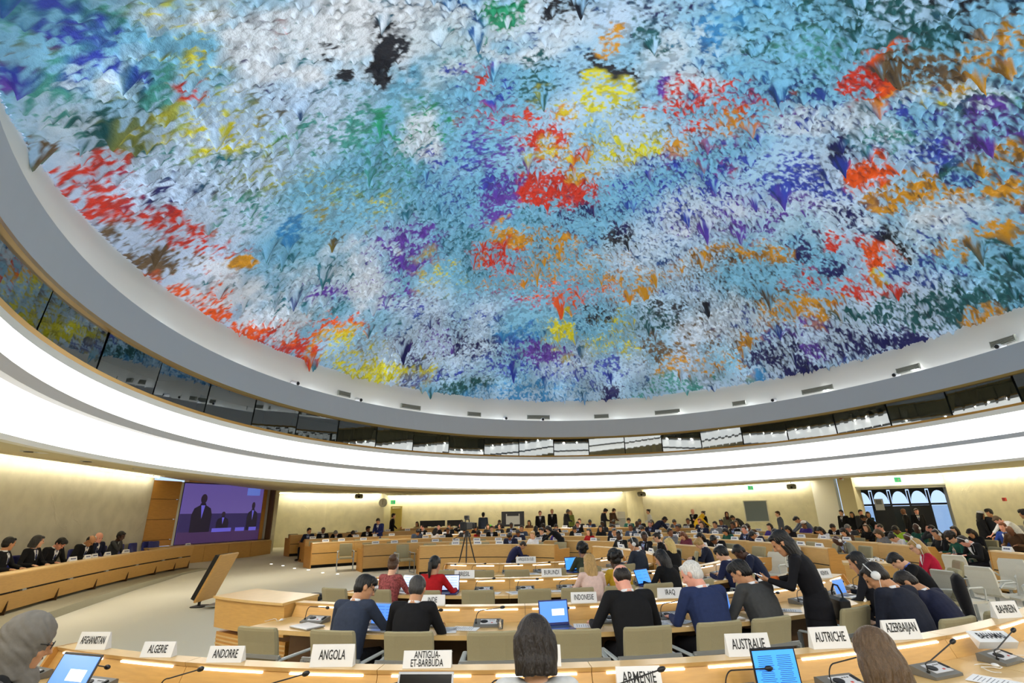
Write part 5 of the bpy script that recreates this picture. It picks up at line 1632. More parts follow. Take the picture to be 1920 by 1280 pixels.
P_ = Pose(lean=.52, pitch=.45, yaw=.4, k=1.08, seat=.50, hl=(-.2, .5, .79), hr=(.15, .5, .79), width=1.06)
near_person(3, 1429, 1055, 'person in navy suit leaning far forward over papers at the right of the third row', P_, 'dark', 'black', (28, 34, 58), dr=.84, vox=.010, hairstyle='short', turn=.3)
# ---- innermost near row
P_ = Pose(sex='f', lean=.12, pitch=.05, k=1.0, seat=.47)
near_person(4, 1097, 1060, 'person with round black afro hair in dark green top before the plain blue laptop screen', P_, 'brown', 'black', (52, 58, 46), dr=.72, vox=.012, outfit='knit', hairstyle='curly', collar=False, turn=-.1)
P_ = Pose(lean=.14, pitch=.18, yaw=.5, k=1.08, seat=.47, width=1.06)
near_person(4, 1202, 1050, 'person with headset and dark blue-grey suit seen from behind in the innermost row', P_, 'tan', 'black', (40, 46, 58), dr=.82, vox=.011, hairstyle='short', headset=True)
P_ = Pose(sex='f', lean=.12, pitch=.2, k=1.02, seat=.48, yaw=.2)
x, y = at(1264, 1045, .95)
free_person(x, y, .3, 'person with straight pale blond hair in black jacket behind the black dress', P_, 'fair', 'lblond', (18, 18, 20), vox=.012, outfit='knit', hairstyle='medium', collar=False)
# people facing left at the inner right end
x, y = at(1268, 1045, .75)
free_person(x, y + 1.2, 1.35, 'person in glasses with white shirt collar and black jacket in profile near the innermost row', Pose(sex='f', lean=.16, pitch=.22, k=1.02), 'fair', 'dark', (20, 20, 22), vox=.011, hairstyle='bun', glasses=True, tie=False)
x, y = at(1332, 1050, .75)
free_person(x, y, 1.25, 'blond-haired young person in navy jacket looking down in profile', Pose(lean=.22, pitch=.55, k=.98), 'fair', 'blond', (28, 32, 50), vox=.011, hairstyle='mop')
# right end of the third row
x, y = at(1745, 1097, .7)
free_person(x, y, 1.2, 'person in black jacket with blue collar bending low over the desk end at right', Pose(lean=.62, pitch=.35, k=1.02, hl=(-.15, .6, .76), hr=(.15, .6, .76)), 'fair', 'black', (18, 18, 22), vox=.010, hairstyle='thick', outfit='suit', tie=False, dress_kw=dict(shirt=(90, 120, 210)))
chair(x + .1, y, 0, 1.2, 'beige armchair under the person in black jacket with blue collar', 'beige armchairs of the near rows')
x, y = at(1758, 1078, .7)
free_person(x, y, 1.15, 'person in crimson jacket with blond-brown hair, glasses and headset', Pose(sex='f', lean=.24, pitch=.28, k=1.05, hl=(-.15, .5, .78)), 'fair', 'blond', (170, 22, 52), vox=.010, hairstyle='medium', outfit='suit', tie=False, glasses=True, headset=True)
chair(x + .1, y + .02, 0, 1.15, 'beige armchair under the person in crimson jacket', 'beige armchairs of the near rows')
# bending person on the open floor before the tripod
x, y = at(948, 1047, .75)
free_person(x + .1, y + 2.6, -1.35, 'person in dark navy jacket crouching on the open floor by the tripod', Pose(lean=.75, pitch=.25, k=1.0, seat=.38, hl=(-.12, .6, .6), hr=(.12, .6, .6)), 'tan', 'dark', (30, 32, 66), vox=.012, hairstyle='short', outfit='suit', tie=False)

# ------------------------------------------------------------------ the crowd in the far rows
CACHE = {}
FARPOSE = {
    'up': dict(lean=.08, pitch=.10), 'read': dict(lean=.22, pitch=.55), 'low': dict(lean=.50, pitch=.55, hl=(-.2, .5, .8), hr=(.2, .5, .8)),
    'cheek': dict(lean=.22, pitch=.18, roll=.12, hr=(.10, .30, 1.17), fwd_r=(-.2, .1, 1), palm_r=(-.3, -1, 0)), 'phone': dict(lean=.12, pitch=.2, hr=(.11, .20, 1.22), fwd_r=(0, -.2, 1), palm_r=(-1, -.2, 0)),
    'side': dict(lean=.10, pitch=.12, yaw=.9, twist=.3), 'stand': dict(sit=False, lean=.03, pitch=.12, hl=(-.25, .08, .80), hr=(.25, .08, .80), fwd_l=(0, .2, -1), fwd_r=(0, .2, -1), palm_l=(1, 0, 0), palm_r=(-1, 0, 0)),
    'standread': dict(sit=False, lean=.12, pitch=.45, hl=(-.12, .34, 1.10), hr=(.12, .34, 1.10), palm_l=(0, .3, 1), palm_r=(0, .3, 1)),
    'cross': dict(sit=False, lean=.02, pitch=.15, hl=(.10, .24, 1.20), hr=(-.10, .26, 1.22), fwd_l=(1, .1, 0), fwd_r=(-1, .1, 0), palm_l=(0, -1, 0), palm_r=(0, -1, 0)),
    'bend': dict(sit=False, lean=.85, pitch=.1, hl=(-.18, .75, .92), hr=(.18, .72, .92)), 'walk': dict(sit=False, lean=.05, pitch=.05, stride=.16, hl=(-.24, .12, .84), hr=(.22, .25, 1.0), fwd_l=(0, .2, -1), palm_l=(1, 0, 0), fwd_r=(0, 1, .1)),
}


def variant(pose, sex, style, outfit, headset=False, scarf_=False, cap=False, tie=True, fine=False):
    key = (pose, sex, style, outfit, headset, scarf_, cap, tie)
    if key not in CACHE:
        p = Pose(sex=sex, k=1.04 if sex == 'm' else .99, **FARPOSE[pose])
        CACHE[key] = make_person(p, vox=.016, fine=fine, hairstyle=style, outfit=outfit, headset=headset, scarf_=scarf_, cap=cap, tie=tie, collar=outfit in ('suit', 'short'))[0]
    return CACHE[key]


def cname(c):
    names = {'black': (20, 20, 23), 'navy': (30, 36, 62), 'charcoal': (62, 64, 68), 'grey': (120, 122, 126), 'pale grey': (180, 182, 186), 'white': (228, 230, 234), 'red': (168, 30, 34), 'plum': (112, 52, 70), 'blue': (40, 66, 140), 'slate blue': (70, 84, 104),
             'yellow': (210, 168, 40), 'green': (30, 84, 70), 'beige': (190, 176, 140), 'brown': (96, 70, 52), 'violet': (66, 50, 130), 'olive': (112, 112, 96), 'lime': (170, 210, 60)}
    return min(names, key=lambda n: sum((a - b) ** 2 for a, b in zip(names[n], c)))


BK, NV, CH_, GY, WH, RD, PL, BL, SB, YE, GN_, OL, VI, LM, BR = (22, 22, 25), (28, 34, 58), (60, 62, 66), (120, 122, 126), (226, 228, 232), (166, 28, 32), (112, 52, 70), (40, 66, 140), (66, 78, 98), (212, 170, 36), (28, 82, 70), (118, 118, 104), (62, 48, 128), (176, 214, 60), (92, 68, 50)
FARCOUNT = {}
TAKEN = {}
HSTY = {'bald': 'shaved head', 'fringe_bald': 'bald crown', 'balding': 'thinning hair', 'short': 'short hair', 'thick': 'thick hair', 'mop': 'full hair', 'curly': 'curly hair', 'bun': 'hair in a bun', 'updo': 'pinned-up hair', 'pony': 'ponytail', 'bob': 'bobbed hair', 'medium': 'shoulder-length hair', 'long': 'long hair', 'verylong': 'very long hair'}
GARM = {'suit': 'suit', 'knit': 'sweater', 'dress': 'dress', 'short': 'polo shirt', 'coat': 'coat'}
ACT = {'up': 'sitting', 'read': 'looking down', 'low': 'bowed low', 'cheek': 'hand at cheek', 'phone': 'hand at ear', 'side': 'turned aside'}
HCN = {'black': 'black', 'dark': 'dark', 'brown': 'brown', 'blond': 'blond', 'lblond': 'pale blond', 'grey': 'grey', 'white': 'white', 'red': 'auburn', 'salt': 'greying', 'streak': 'streaked'}
# (row, head px, pose, sex, hair, hair colour, skin, outfit, colour, extra)
FP = [
    (4, 581, 'side', 'm', 'short', 'black', 'tan', 'suit', NV, dict(turn=-.9, ang=-38)), (4, 598, 'up', 'm', 'short', 'salt', 'brown', 'suit', BK, {}), (4, 635, 'low', 'm', 'short', 'grey', 'fair', 'suit', BK, dict(turn=-.4)), (4, 662, 'low', 'f', 'medium', 'dark', 'fair', 'knit', BK, {}),
    (4, 690, 'side', 'm', 'thick', 'black', 'brown', 'suit', BK, dict(turn=-.6)), (3, 782, 'read', 'm', 'thick', 'black', 'tan', 'knit', SB, {}), (4, 791, 'cheek', 'm', 'short', 'dark', 'pink', 'suit', BK, {}), (3, 815, 'up', 'f', 'long', 'black', 'tan', 'knit', WH, dict(turn=2.6)),
    (4, 818, 'read', 'm', 'bald', 'black', 'pink', 'suit', BK, dict(turn=2.6)), (4, 842, 'up', 'm', 'short', 'dark', 'tan', 'suit', BK, {}), (3, 839, 'up', 'f', 'bun', 'dark', 'brown', 'knit', BK, {}), (4, 866, 'phone', 'm', 'short', 'dark', 'pink', 'suit', BK, {}),
    (3, 872, 'read', 'm', 'short', 'dark', 'tan', 'suit', CH_, {}), (4, 893, 'read', 'f', 'medium', 'black', 'tan', 'knit', BK, {}), (4, 902, 'up', 'f', 'bob', 'brown', 'fair', 'knit', CH_, {}), (3, 898, 'low', 'f', 'medium', 'dark', 'brown', 'knit', RD, {}), (3, 913, 'up', 'm', 'short', 'dark', 'fair', 'suit', BK, {}),
    (4, 923, 'up', 'f', 'curly', 'dark', 'fair', 'knit', BK, {}), (5, 937, 'up', 'm', 'short', 'black', 'brown', 'knit', SB, {}), (4, 950, 'up', 'm', 'short', 'black', 'dark', 'suit', BK, {}), (1, 958, 'read', 'm', 'mop', 'black', 'brown', 'suit', NV, {}), (2, 974, 'read', 'm', 'short', 'dark', 'brown', 'knit', NV, {}),
    (3, 979, 'up', 'm', 'short', 'black', 'tan', 'knit', SB, {}), (3, 997, 'up', 'f', 'long', 'black', 'tan', 'knit', BK, dict(turn=2.8)), (1, 1000, 'up', 'f', 'bun', 'blond', 'fair', 'knit', WH, {}), (2, 1017, 'up', 'm', 'thick', 'black', 'fair', 'suit', BK, {}), (5, 993, 'up', 'f', 'medium', 'dark', 'tan', 'knit', BR, {}),
    (4, 1021, 'read', 'f', 'curly', 'black', 'brown', 'knit', BK, {}), (2, 1039, 'side', 'f', 'long', 'brown', 'fair', 'knit', VI, {}), (4, 1040, 'read', 'f', 'bob', 'black', 'fair', 'knit', BK, {}), (3, 1080, 'read', 'm', 'short', 'dark', 'tan', 'suit', BK, {}), (4, 1084, 'up', 'm', 'short', 'dark', 'pink', 'suit', BK, {}),
    (5, 1088, 'up', 'm', 'short', 'brown', 'fair', 'suit', BK, {}), (5, 1106, 'read', 'm', 'short', 'black', 'brown', 'suit', NV, {}), (2, 1106, 'up', 'f', 'long', 'dark', 'fair', 'knit', RD, {}), (3, 1127, 'up', 'f', 'medium', 'black', 'tan', 'knit', BK, {}), (4, 1131, 'up', 'm', 'short', 'dark', 'dark', 'suit', CH_, {}), (3, 1150, 'up', 'm', 'thick', 'black', 'tan', 'suit', NV, dict(tie=BL)),
    (5, 1153, 'read', 'm', 'short', 'black', 'dark', 'suit', CH_, {}), (1, 1164, 'up', 'm', 'short', 'black', 'dark', 'suit', BK, dict(headset=True)), (5, 1181, 'up', 'm', 'mop', 'black', 'tan', 'suit', GN_, {}), (3, 1184, 'up', 'm', 'short', 'black', 'brown', 'suit', SB, {}), (5, 1192, 'read', 'm', 'short', 'black', 'brown', 'suit', BK, {}),
    (4, 1197, 'up', 'm', 'bald', 'black', 'dark', 'suit', CH_, {}), (1, 1210, 'side', 'm', 'short', 'black', 'dark', 'suit', BK, dict(headset=True)), (4, 1213, 'up', 'm', 'short', 'grey', 'pink', 'suit', NV, {}), (5, 1225, 'read', 'f', 'medium', 'dark', 'fair', 'knit', BK, {}), (3, 1198, 'read', 'm', 'short', 'dark', 'tan', 'suit', BK, {}),
    (5, 1241, 'up', 'm', 'bald', 'black', 'dark', 'suit', SB, {}), (5, 1253, 'read', 'm', 'short', 'dark', 'tan', 'suit', CH_, {}), (2, 1257, 'side', 'm', 'short', 'black', 'brown', 'suit', GY, {}), (3, 1273, 'up', 'm', 'short', 'black', 'brown', 'suit', BK, {}), (2, 1288, 'read', 'f', 'long', 'red', 'fair', 'knit', PL, {}),
    (5, 1275, 'up', 'm', 'short', 'black', 'brown', 'suit', BK, {}), (5, 1290, 'up', 'm', 'short', 'red', 'pink', 'suit', NV, {}), (4, 1319, 'up', 'm', 'bob', 'streak', 'fair', 'suit', NV, {}), (2, 1322, 'read', 'f', 'long', 'black', 'tan', 'knit', BK, {}), (2, 1345, 'low', 'm', 'short', 'black', 'brown', 'suit', BK, dict(turn=.4)),
    (4, 1343, 'up', 'm', 'short', 'black', 'tan', 'suit', GY, {}), (5, 1355, 'up', 'm', 'short', 'dark', 'brown', 'suit', NV, {}), (3, 1367, 'read', 'f', 'bob', 'black', 'tan', 'knit', GN_, {}), (4, 1378, 'up', 'm', 'short', 'black', 'brown', 'suit', BK, {}), (5, 1383, 'up', 'f', 'medium', 'streak', 'fair', 'knit', BK, {}),
    (3, 1400, 'up', 'm', 'short', 'brown', 'pink', 'suit', NV, dict(headset=True)), (4, 1409, 'read', 'm', 'short', 'dark', 'brown', 'suit', BR, {}), (3, 1426, 'low', 'm', 'thick', 'black', 'tan', 'suit', NV, {}), (4, 1446, 'up', 'f', 'bob', 'dark', 'fair', 'knit', VI, {}), (3, 1464, 'read', 'm', 'short', 'black', 'pink', 'suit', BL, {}),
    (4, 1484, 'read', 'f', 'medium', 'black', 'tan', 'knit', BK, {}), (5, 1512, 'up', 'm', 'short', 'black', 'brown', 'knit', VI, dict(cap=WH)), (5, 1531, 'low', 'f', 'bob', 'dark', 'fair', 'knit', BK, {}), (4, 1547, 'read', 'f', 'long', 'black', 'tan', 'knit', WH, {}), (5, 1545, 'read', 'm', 'short', 'dark', 'tan', 'suit', BK, {}), (5, 1567, 'read', 'm', 'short', 'grey', 'pink', 'suit', CH_, {}),
    (4, 1590, 'read', 'f', 'long', 'dark', 'fair', 'knit', BR, {}), (3, 1592, 'low', 'm', 'bald', 'black', 'dark', 'suit', OL, dict(headset=True)), (5, 1603, 'up', 'f', 'medium', 'streak', 'fair', 'knit', BK, {}), (5, 1621, 'cheek', 'm', 'short', 'dark', 'pink', 'suit', BK, {}), (4, 1657, 'read', 'f', 'bob', 'streak', 'fair', 'knit', GY, {}),
    (5, 1673, 'read', 'm', 'short', 'black', 'brown', 'knit', LM, {}), (5, 1681, 'up', 'm', 'bald', 'black', 'dark', 'knit', GN_, dict(headset=True)), (4, 1691, 'low', 'f', 'bun', 'black', 'fair', 'knit', WH, {}), (5, 1719, 'cheek', 'm', 'short', 'dark', 'pink', 'suit', CH_, {}), (4, 1720, 'low', 'm', 'bald', 'black', 'dark', 'suit', NV, dict(headset=True)),
    (4, 1734, 'up', 'f', 'pony', 'black', 'tan', 'knit', BK, dict(headset=True)), (4, 1767, 'read', 'f', 'curly', 'dark', 'fair', 'knit', GN_, {}), (4, 1800, 'low', 'm', 'short', 'dark', 'pink', 'suit', BK, dict(headset=True)), (5, 1784, 'up', 'f', 'medium', 'dark', 'fair', 'knit', BK, {}), (5, 1797, 'read', 'f', 'medium', 'dark', 'tan', 'knit', BK, {}),
]
ordn = {}
for e in sorted(FP, key=lambda e: (e[0], e[1])):
    row, px, pose, sex, style, hc, sk, outfit, col, ex = e
    rg = FAR[row]; R = rg.R + .82
    x, y = ring_hit(px, rg.cx, rg.cy, R, 990); a = ang_of(rg, x, y)
    # keep elbow room between neighbours
    for b_ in TAKEN.get(row, []):
        if abs(a - b_) * R < .6: a = b_ + .6 / R * (1 if a >= b_ else -1)
    TAKEN.setdefault(row, []).append(a)
    x, y = rg.xy(a, R); z = fz(x, y)
    n = ordn[row] = ordn.get(row, 0) + 1
    hd = 'white cap' if ex.get('cap') else ('%s head' % 'shaved' if style == 'bald' else '%s %s' % (HCN[hc], HSTY[style]))
    lab = 'person in %s %s, %s, %s, %s in %s far row' % (cname(col), GARM[outfit], hd, ACT[pose], ORD[n - 1], rg.name)
    if len(lab.replace('-', ' ').split()) > 15: lab = lab.replace(', %s,' % ACT[pose], ',')
    r = empty('person', (x, y, z), rg.face(a) + ex.get('turn', 0) + rnd.uniform(-.15, .15), lab, 'person', 'people seated in the far rows')
    dress(variant(pose, sex, style, outfit, ex.get('headset', False), False, bool(ex.get('cap')), tie=(n % 3 != 0)), r, sk, hc, col, tie=ex.get('tie', ((40, 50, 90), (90, 30, 40), (30, 30, 36))[n % 3]), shirt=((226, 228, 232), (150, 176, 220), (226, 228, 232))[n % 3])

# chairs of the far rows
for k in (1, 2, 3, 4, 5):
    rg = FAR[k]; S = sorted(FARSEATS[k]); tk = TAKEN.get(k, []); i = 0
    S2_ = list(tk) + [a for a in S if all(abs(a - b_) * rg.R > .68 for b_ in tk)]
    if k < 3: S2_ += [S[0] - .8 / rg.R]
    for a in sorted(S2_):
        occ = any(abs(a - b_) < 1e-6 for b_ in tk); R = rg.R + (.86 if occ else .80); x, y = rg.xy(a, R); i += 1
        chair(x, y, fz(x, y), rg.face(a) + (0 if occ else rnd.uniform(-.3, .3)), '%s beige armchair of the %s far row, %s from the podium end' % ('occupied' if occ else 'empty', rg.name, ORD[i - 1]), 'beige armchairs of the far rows')

# standing people: (head px, distance Y, pose, facing, sex, hair, hair colour, skin, outfit, colour, label, extra)
ST = [
    (735, 29.5, 'walk', -1.2, 'm', 'short', 'dark', 'fair', 'suit', BK, 'standing person in black suit walking by the far left wall under the clock', {}),
    (712, 25.6, 'standread', 2.9, 'm', 'short', 'dark', 'tan', 'suit', (30, 40, 90), 'standing person in blue suit reading papers at the left end of the far rows', {}),
    (906, 29.5, 'stand', 0.0, 'm', 'short', 'black', 'brown', 'suit', SB, 'standing person in slate blue suit with back turned, left of the big monitor', {}),
    (1013, 29.6, 'stand', 3.1, 'm', 'short', 'red', 'pink', 'suit', BK, 'standing person in long dark suit right of the big monitor', {}),
    (1036, 30.8, 'stand', 2.9, 'm', 'short', 'lblond', 'pink', 'suit', BK, 'standing fair-haired person in black suit with white shirt, second right of the monitor', {}),
    (1061, 30.8, 'standread', -1.2, 'm', 'short', 'grey', 'tan', 'suit', CH_, 'standing person in grey suit turned right behind the backmost row', {}),
    (1071, 32.0, 'stand', 2.5, 'f', 'bob', 'blond', 'fair', 'knit', (150, 166, 90), 'standing person with blond hair in green top behind the backmost row', {}),
    (1131, 29.4, 'standread', -1.4, 'm', 'mop', 'black', 'tan', 'coat', (32, 34, 38), 'standing person in long dark coat by the recess edge, looking down', {}),
    (1148, 30.2, 'standread', -1.1, 'm', 'short', 'brown', 'fair', 'knit', BR, 'standing person in brown top beside the white ballot boxes', {}),
    (1219, 30.2, 'walk', 1.6, 'f', 'bun', 'dark', 'fair', 'knit', WH, 'standing person in white top with hair in a bun by the far right wall', {}),
    (1302, 29.6, 'cross', 2.2, 'm', 'bald', 'black', 'pink', 'suit', BK, 'standing bald person in black suit with crossed arms by the far right wall', {}),
    (1322, 29.2, 'stand', 1.7, 'f', 'bun', 'dark', 'fair', 'dress', BK, 'standing person in long black robe facing the bald person', {}),
    (1364, 29.4, 'stand', 2.9, 'f', 'long', 'dark', 'tan', 'coat', OL, 'standing person in olive coat with dark headscarf by the far right wall', dict(scarf_=True, sc=(70, 34, 40))),
    (1392, 29.0, 'bend', 1.4, 'm', 'short', 'black', 'tan', 'suit', CH_, 'standing person in grey suit bending before the grey notice board', {}),
    (1304, 27.2, 'bend', -1.2, 'f', 'bob', 'dark', 'brown', 'knit', YE, 'person in yellow veil and yellow dress bending over the desks', dict(scarf_=True, sc=YE)),
    (1463, 26.6, 'stand', 1.3, 'm', 'short', 'brown', 'fair', 'short', (86, 92, 104), 'standing person in grey polo shirt right of the grey notice board', {}),
    (1518, 22.2, 'bend', 1.35, 'm', 'thick', 'black', 'tan', 'knit', (84, 92, 106), 'person in slate grey sweater bending across the desks behind the standing person in black', {}),
    (1582, 26.0, 'stand', 2.0, 'm', 'short', 'dark', 'fair', 'suit', BK, 'standing person in black suit before the pale pilaster', {}),
    (1600, 25.4, 'stand', 2.4, 'f', 'medium', 'black', 'tan', 'knit', BK, 'standing person with black hair left of the glazed doors', {}),
    (1616, 25.2, 'stand', 2.9, 'm', 'short', 'dark', 'pink', 'suit', CH_, 'standing person in charcoal suit with pale shirt before the glazed doors', {}),
    (1630, 24.6, 'cheek2' if False else 'cross', 2.6, 'f', 'medium', 'black', 'tan', 'suit', (30, 60, 64), 'standing person in dark teal jacket before the glazed doors', {}),
    (1641, 24.4, 'bend', 1.4, 'm', 'short', 'black', 'brown', 'suit', BK, 'person in black suit bending before the glazed doors', {}),
    (1701, 25.6, 'stand', .8, 'm', 'bald', 'black', 'brown', 'suit', BK, 'standing person in black suit with back turned before the glazed doors', {}),
    (1722, 25.4, 'stand', 2.7, 'm', 'short', 'dark', 'pink', 'suit', BK, 'standing person in dark suit with badge at the right side of the glazed doors', {}),
    (1838, 18.8, 'stand', -1.8, 'f', 'medium', 'black', 'tan', 'coat', BK, 'standing person in black coat with white cap by the right wall', dict(cap=WH)),
    (1862, 18.6, 'stand', 1.7, 'm', 'mop', 'black', 'tan', 'coat', (38, 40, 44), 'standing person in dark grey coat beside the white-capped person by the right wall', {}),
    (1902, 17.6, 'bend', 1.4, 'm', 'short', 'streak', 'pink', 'short', WH, 'person in white shirt bending at the right edge', {}),
    (1930, 15.8, 'stand', .6, 'm', 'mop', 'black', 'tan', 'knit', (84, 86, 90), 'standing person in grey sweater cut off by the right edge', {}),
    (1226, 24.2, 'bend', -1.6, 'm', 'short', 'black', 'brown', 'suit', NV, 'person in navy suit leaning across the middle of the far rows', {}),
    (1050, 20.4, 'bend', 1.5, 'f', 'long', 'dark', 'fair', 'dress', BK, 'person in black dress leaning on the aisle end of the innermost far row', {}),
    (1880, 17.2, 'up', 1.9, 'm', 'short', 'red', 'pink', 'suit', BL, 'person in blue shirt and jacket seated by the silver laptop at right', {}),
    (1897, 16.2, 'read', 1.9, 'm', 'bald', 'black', 'brown', 'knit', BR, 'person with shaved head in brown sweater at the far right', {}),
    (1150, 19.8, 'up', 3.0, 'm', 'short', 'black', 'tan', 'suit', BK, 'person in black suit between the two blocks of the innermost far row', {}),
]
for px, Y, pose, fc, sex, style, hc, sk, outfit, col, lab, ex in ST:
    m = azim(px, 975); x, y = m * Y, Y
    r = empty('person', (x, y, fz(x, y)), fc, lab, 'person', None)
    dress(variant(pose, sex, style, outfit, False, ex.get('scarf_', False), bool(ex.get('cap'))), r, sk, hc, col, scarfc=ex.get('sc', (120, 116, 110)))

# ------------------------------------------------------------------ podium
PD = [(-9.6, 8.3), (-10.5, 11.0), (-11.55, 14.2), (-12.35, 17.2), (-12.85, 20.0), (-12.95, 21.6)]


def spl(pts, n):
    P = [Vector(p) for p in pts]; P = [P[0] * 2 - P[1]] + P + [P[-1] * 2 - P[-2]]; out = []
    for i in range(1, len(P) - 2):
        for k in range(n):
            t = k / n; a, b_, c, d = P[i - 1], P[i], P[i + 1], P[i + 2]
            out.append(.5 * ((2 * b_) + (c - a) * t + (2 * a - 5 * b_ + 4 * c - d) * t * t + (3 * b_ - a - 3 * c + d) * t ** 3))
    return out + [P[-2]]


def nrm2(L, i):
    a, c = L[max(0, i - 1)], L[min(len(L) - 1, i + 1)]; d = (c - a).normalized(); return Vector((d.y, -d.x))     # points to the hall (+X)


PL_ = spl(PD, 8)
def psweep(root, prof, name, m, i0=0, i1=None):
    b = MB(); rings = []; i1 = len(PL_) - 1 if i1 is None else i1
    for i in range(i0, i1 + 1):
        n = nrm2(PL_, i); rings.append([(PL_[i].x + n.x * r, PL_[i].y + n.y * r, z) for r, z in prof])
    b.skin(rings); return b.build(name, MAT[m], root)


dz = .16
o = psweep(None, [(.75, -.01), (.72, dz), (-3.4, dz), (-3.4, -.01)], 'floor_dais', 'dais'); o['kind'] = 'structure'
nseg = 8; tot = len(PL_) - 1
for q in range(nseg):
    i0, i1 = q * tot // nseg, (q + 1) * tot // nseg
    root = empty('podium_desk', (0, 0, 0), 0, 'curved wooden podium desk section on the dais, %s from the left edge' % ORD[q], 'desk', 'podium desk sections')
    psweep(root, [(.10, dz + .80), (.08, dz + .84), (-.02, dz + .86), (-.85, dz + .76), (-.85, dz + .72), (-.04, dz + .80)], 'worktop', 'wood_top', i0, i1)
    psweep(root, [(.10, dz + .82), (.04, dz + .47), (.0, dz + .47), (.05, dz + .82)], 'upper_panel', 'wood', i0, i1)
    psweep(root, [(.035, dz + .43), (-.05, dz + .07), (-.09, dz + .07), (-.005, dz + .43)], 'lower_panel', 'wood', i0, i1)
    psweep(root, [(.0, dz + .465), (.0, dz + .435), (-.03, dz + .435), (-.03, dz + .465)], 'slot', 'dark_slot', i0, i1)
    b = MB(); m_ = PL_[i0 + 1]; n = nrm2(PL_, i0 + 1)
    for z, r in ((dz + .45, .02),): b.box((m_.x + n.x * r, m_.y + n.y * r, z), (.06, .16, .035), rotm(0, 0, math.atan2(n.y, n.x)))
    b.build('metal_joint', MAT['alu'], root)
    b = MB()
    for i in (i0, i1):
        n = nrm2(PL_, i); c = PL_[i] - n * .25; b.box((c.x, c.y, dz + .36), (.5, .03, .70), rotm(0, 0, math.atan2(n.y, n.x)))
    b.build('support', MAT['wood_under'], root)

# wooden pier, screen in its niche and the cabinet below it
A, B = Vector((-14.9, 21.4)), Vector((-14.55, 22.75))
pier = empty('wood_pier', (A.x, A.y, 0), 0, 'tall blond wood pier of three stacked panels left of the projection screen', 'wall panel')
for i, (z0, z1) in enumerate(((.965, 1.2), (1.22, 2.0), (2.02, 2.8), (2.82, 3.56))):
    b = MB(); b.prism([(0, 0), (.35, 1.35), (-.25, 1.6), (-.6, 0)], z0, z1, 'Z'); b.build('panel', MAT['wood_dark'], pier)
b = MB(); b.prism([(-.05, .1), (.27, 1.3), (-.25, 1.5), (-.5, .1)], .97, 3.5, 'Z'); b.build('core', MAT['wood_under'], pier)
b = MB(); b.prism([(.35, 1.35), (.42, 1.40), (.30, 1.50), (.24, 1.42)], .95, 3.54, 'Z'); b.build('edge_strip', MAT['alu_light'], pier)
S0, S1_ = Vector((-14.47, 22.85)), Vector((-12.72, 27.1))
d = (S1_ - S0).normalized(); n = Vector((d.y, -d.x)); Ls = (S1_ - S0).length; ang = math.atan2(d.y, d.x)
scr = empty('projection_screen', (S0.x, S0.y, 0), ang, 'large projection screen showing a violet picture of people at a table', 'screen')
mat('scr_bg', lin(80, 66, 150), .4, emit=.55, ecol=lin(112, 96, 176)); mat('scr_low', lin(40, 32, 80), .4, emit=.5, ecol=lin(54, 44, 104)); mat('scr_desk', lin(60, 40, 84), .4, emit=.5, ecol=lin(78, 52, 104))
mat('scr_dark', lin(20, 16, 34), .4, emit=.5, ecol=lin(30, 24, 50)); mat('scr_skin', lin(36, 26, 44), .4, emit=.5, ecol=lin(44, 32, 56)); mat('scr_plate', lin(100, 96, 210), .4, emit=.6, ecol=lin(104, 98, 220)); mat('scr_logo', lin(110, 150, 225), .4, emit=.6, ecol=lin(104, 126, 226))
z0, z1 = .98, 3.5; W_ = Ls - .35
b = MB(); b.box((Ls / 2, .06, (z0 + z1) / 2), (Ls, .1, z1 - z0 + .1)); b.build('backing', MAT['black'], scr)
b = MB(); b.box((W_ / 2, 0, (z0 + z1) / 2), (W_, .02, z1 - z0)); b.build('picture', MAT['scr_bg'], scr)
b = MB(); b.box((W_ / 2, -.011, z0 + .62), (W_, .004, 1.24)); b.build('picture_background', MAT['scr_low'], scr)
b = MB(); b.box((W_ / 2, -.014, z0 + .24), (W_, .004, .48)); b.build('picture_table', MAT['scr_desk'], scr)
b = MB(); b.box((W_ * .86, -.014, z1 - .28), (.75, .004, .34)); b.build('picture_logo', MAT['scr_logo'], scr)
def flatfig(x, zb, hgt, wd):
    b = MB(); P = []
    for px, pz in ((-.5, 0), (-.52, .45), (-.42, .62), (-.16, .70), (-.12, .76), (.12, .76), (.16, .70), (.42, .62), (.52, .45), (.5, 0)): P.append((x + px * wd, zb + pz * hgt))
    b.prism(P, -.022, -.016, 'Y'); b.build('picture_figure', MAT['scr_dark'], scr)
    b = MB(); b.prism([(x + .16 * wd * math.cos(t), zb + hgt * .87 + hgt * .13 * math.sin(t)) for t in [2 * PI * i / 16 for i in range(16)]], -.022, -.016, 'Y'); b.build('picture_face', MAT['scr_skin'], scr)
    b = MB(); b.prism([(x - .1 * wd, zb + .70 * hgt), (x + .1 * wd, zb + .70 * hgt), (x, zb + .35 * hgt)], -.025, -.021, 'Y'); b.build('picture_shirt', MAT['scr_plate'], scr)
flatfig(W_ * .24, z0 + .46, 1.62, .95); flatfig(W_ * .50, z0 + .46, .86, .62); flatfig(W_ * .88, z0 + .46, 1.3, .6)
for x_, w__ in ((W_ * .50, 1.0), (W_ * .73, .5), (W_ * .90, .42)):
    b = MB(); b.box((x_, -.026, z0 + .52), (w__, .006, .16)); b.build('picture_plate', MAT['scr_plate'], scr)
b = MB(); b.box((Ls - .24, -.02, (z0 + z1) / 2), (.20, .05, z1 - z0)); b.build('wood_side', MAT['wood_dark'], scr)
b = MB(); b.box((Ls - .08, -.06, (z0 + z1) / 2), (.10, .08, z1 - z0)); b.build('white_side', MAT['alu_light'], scr)
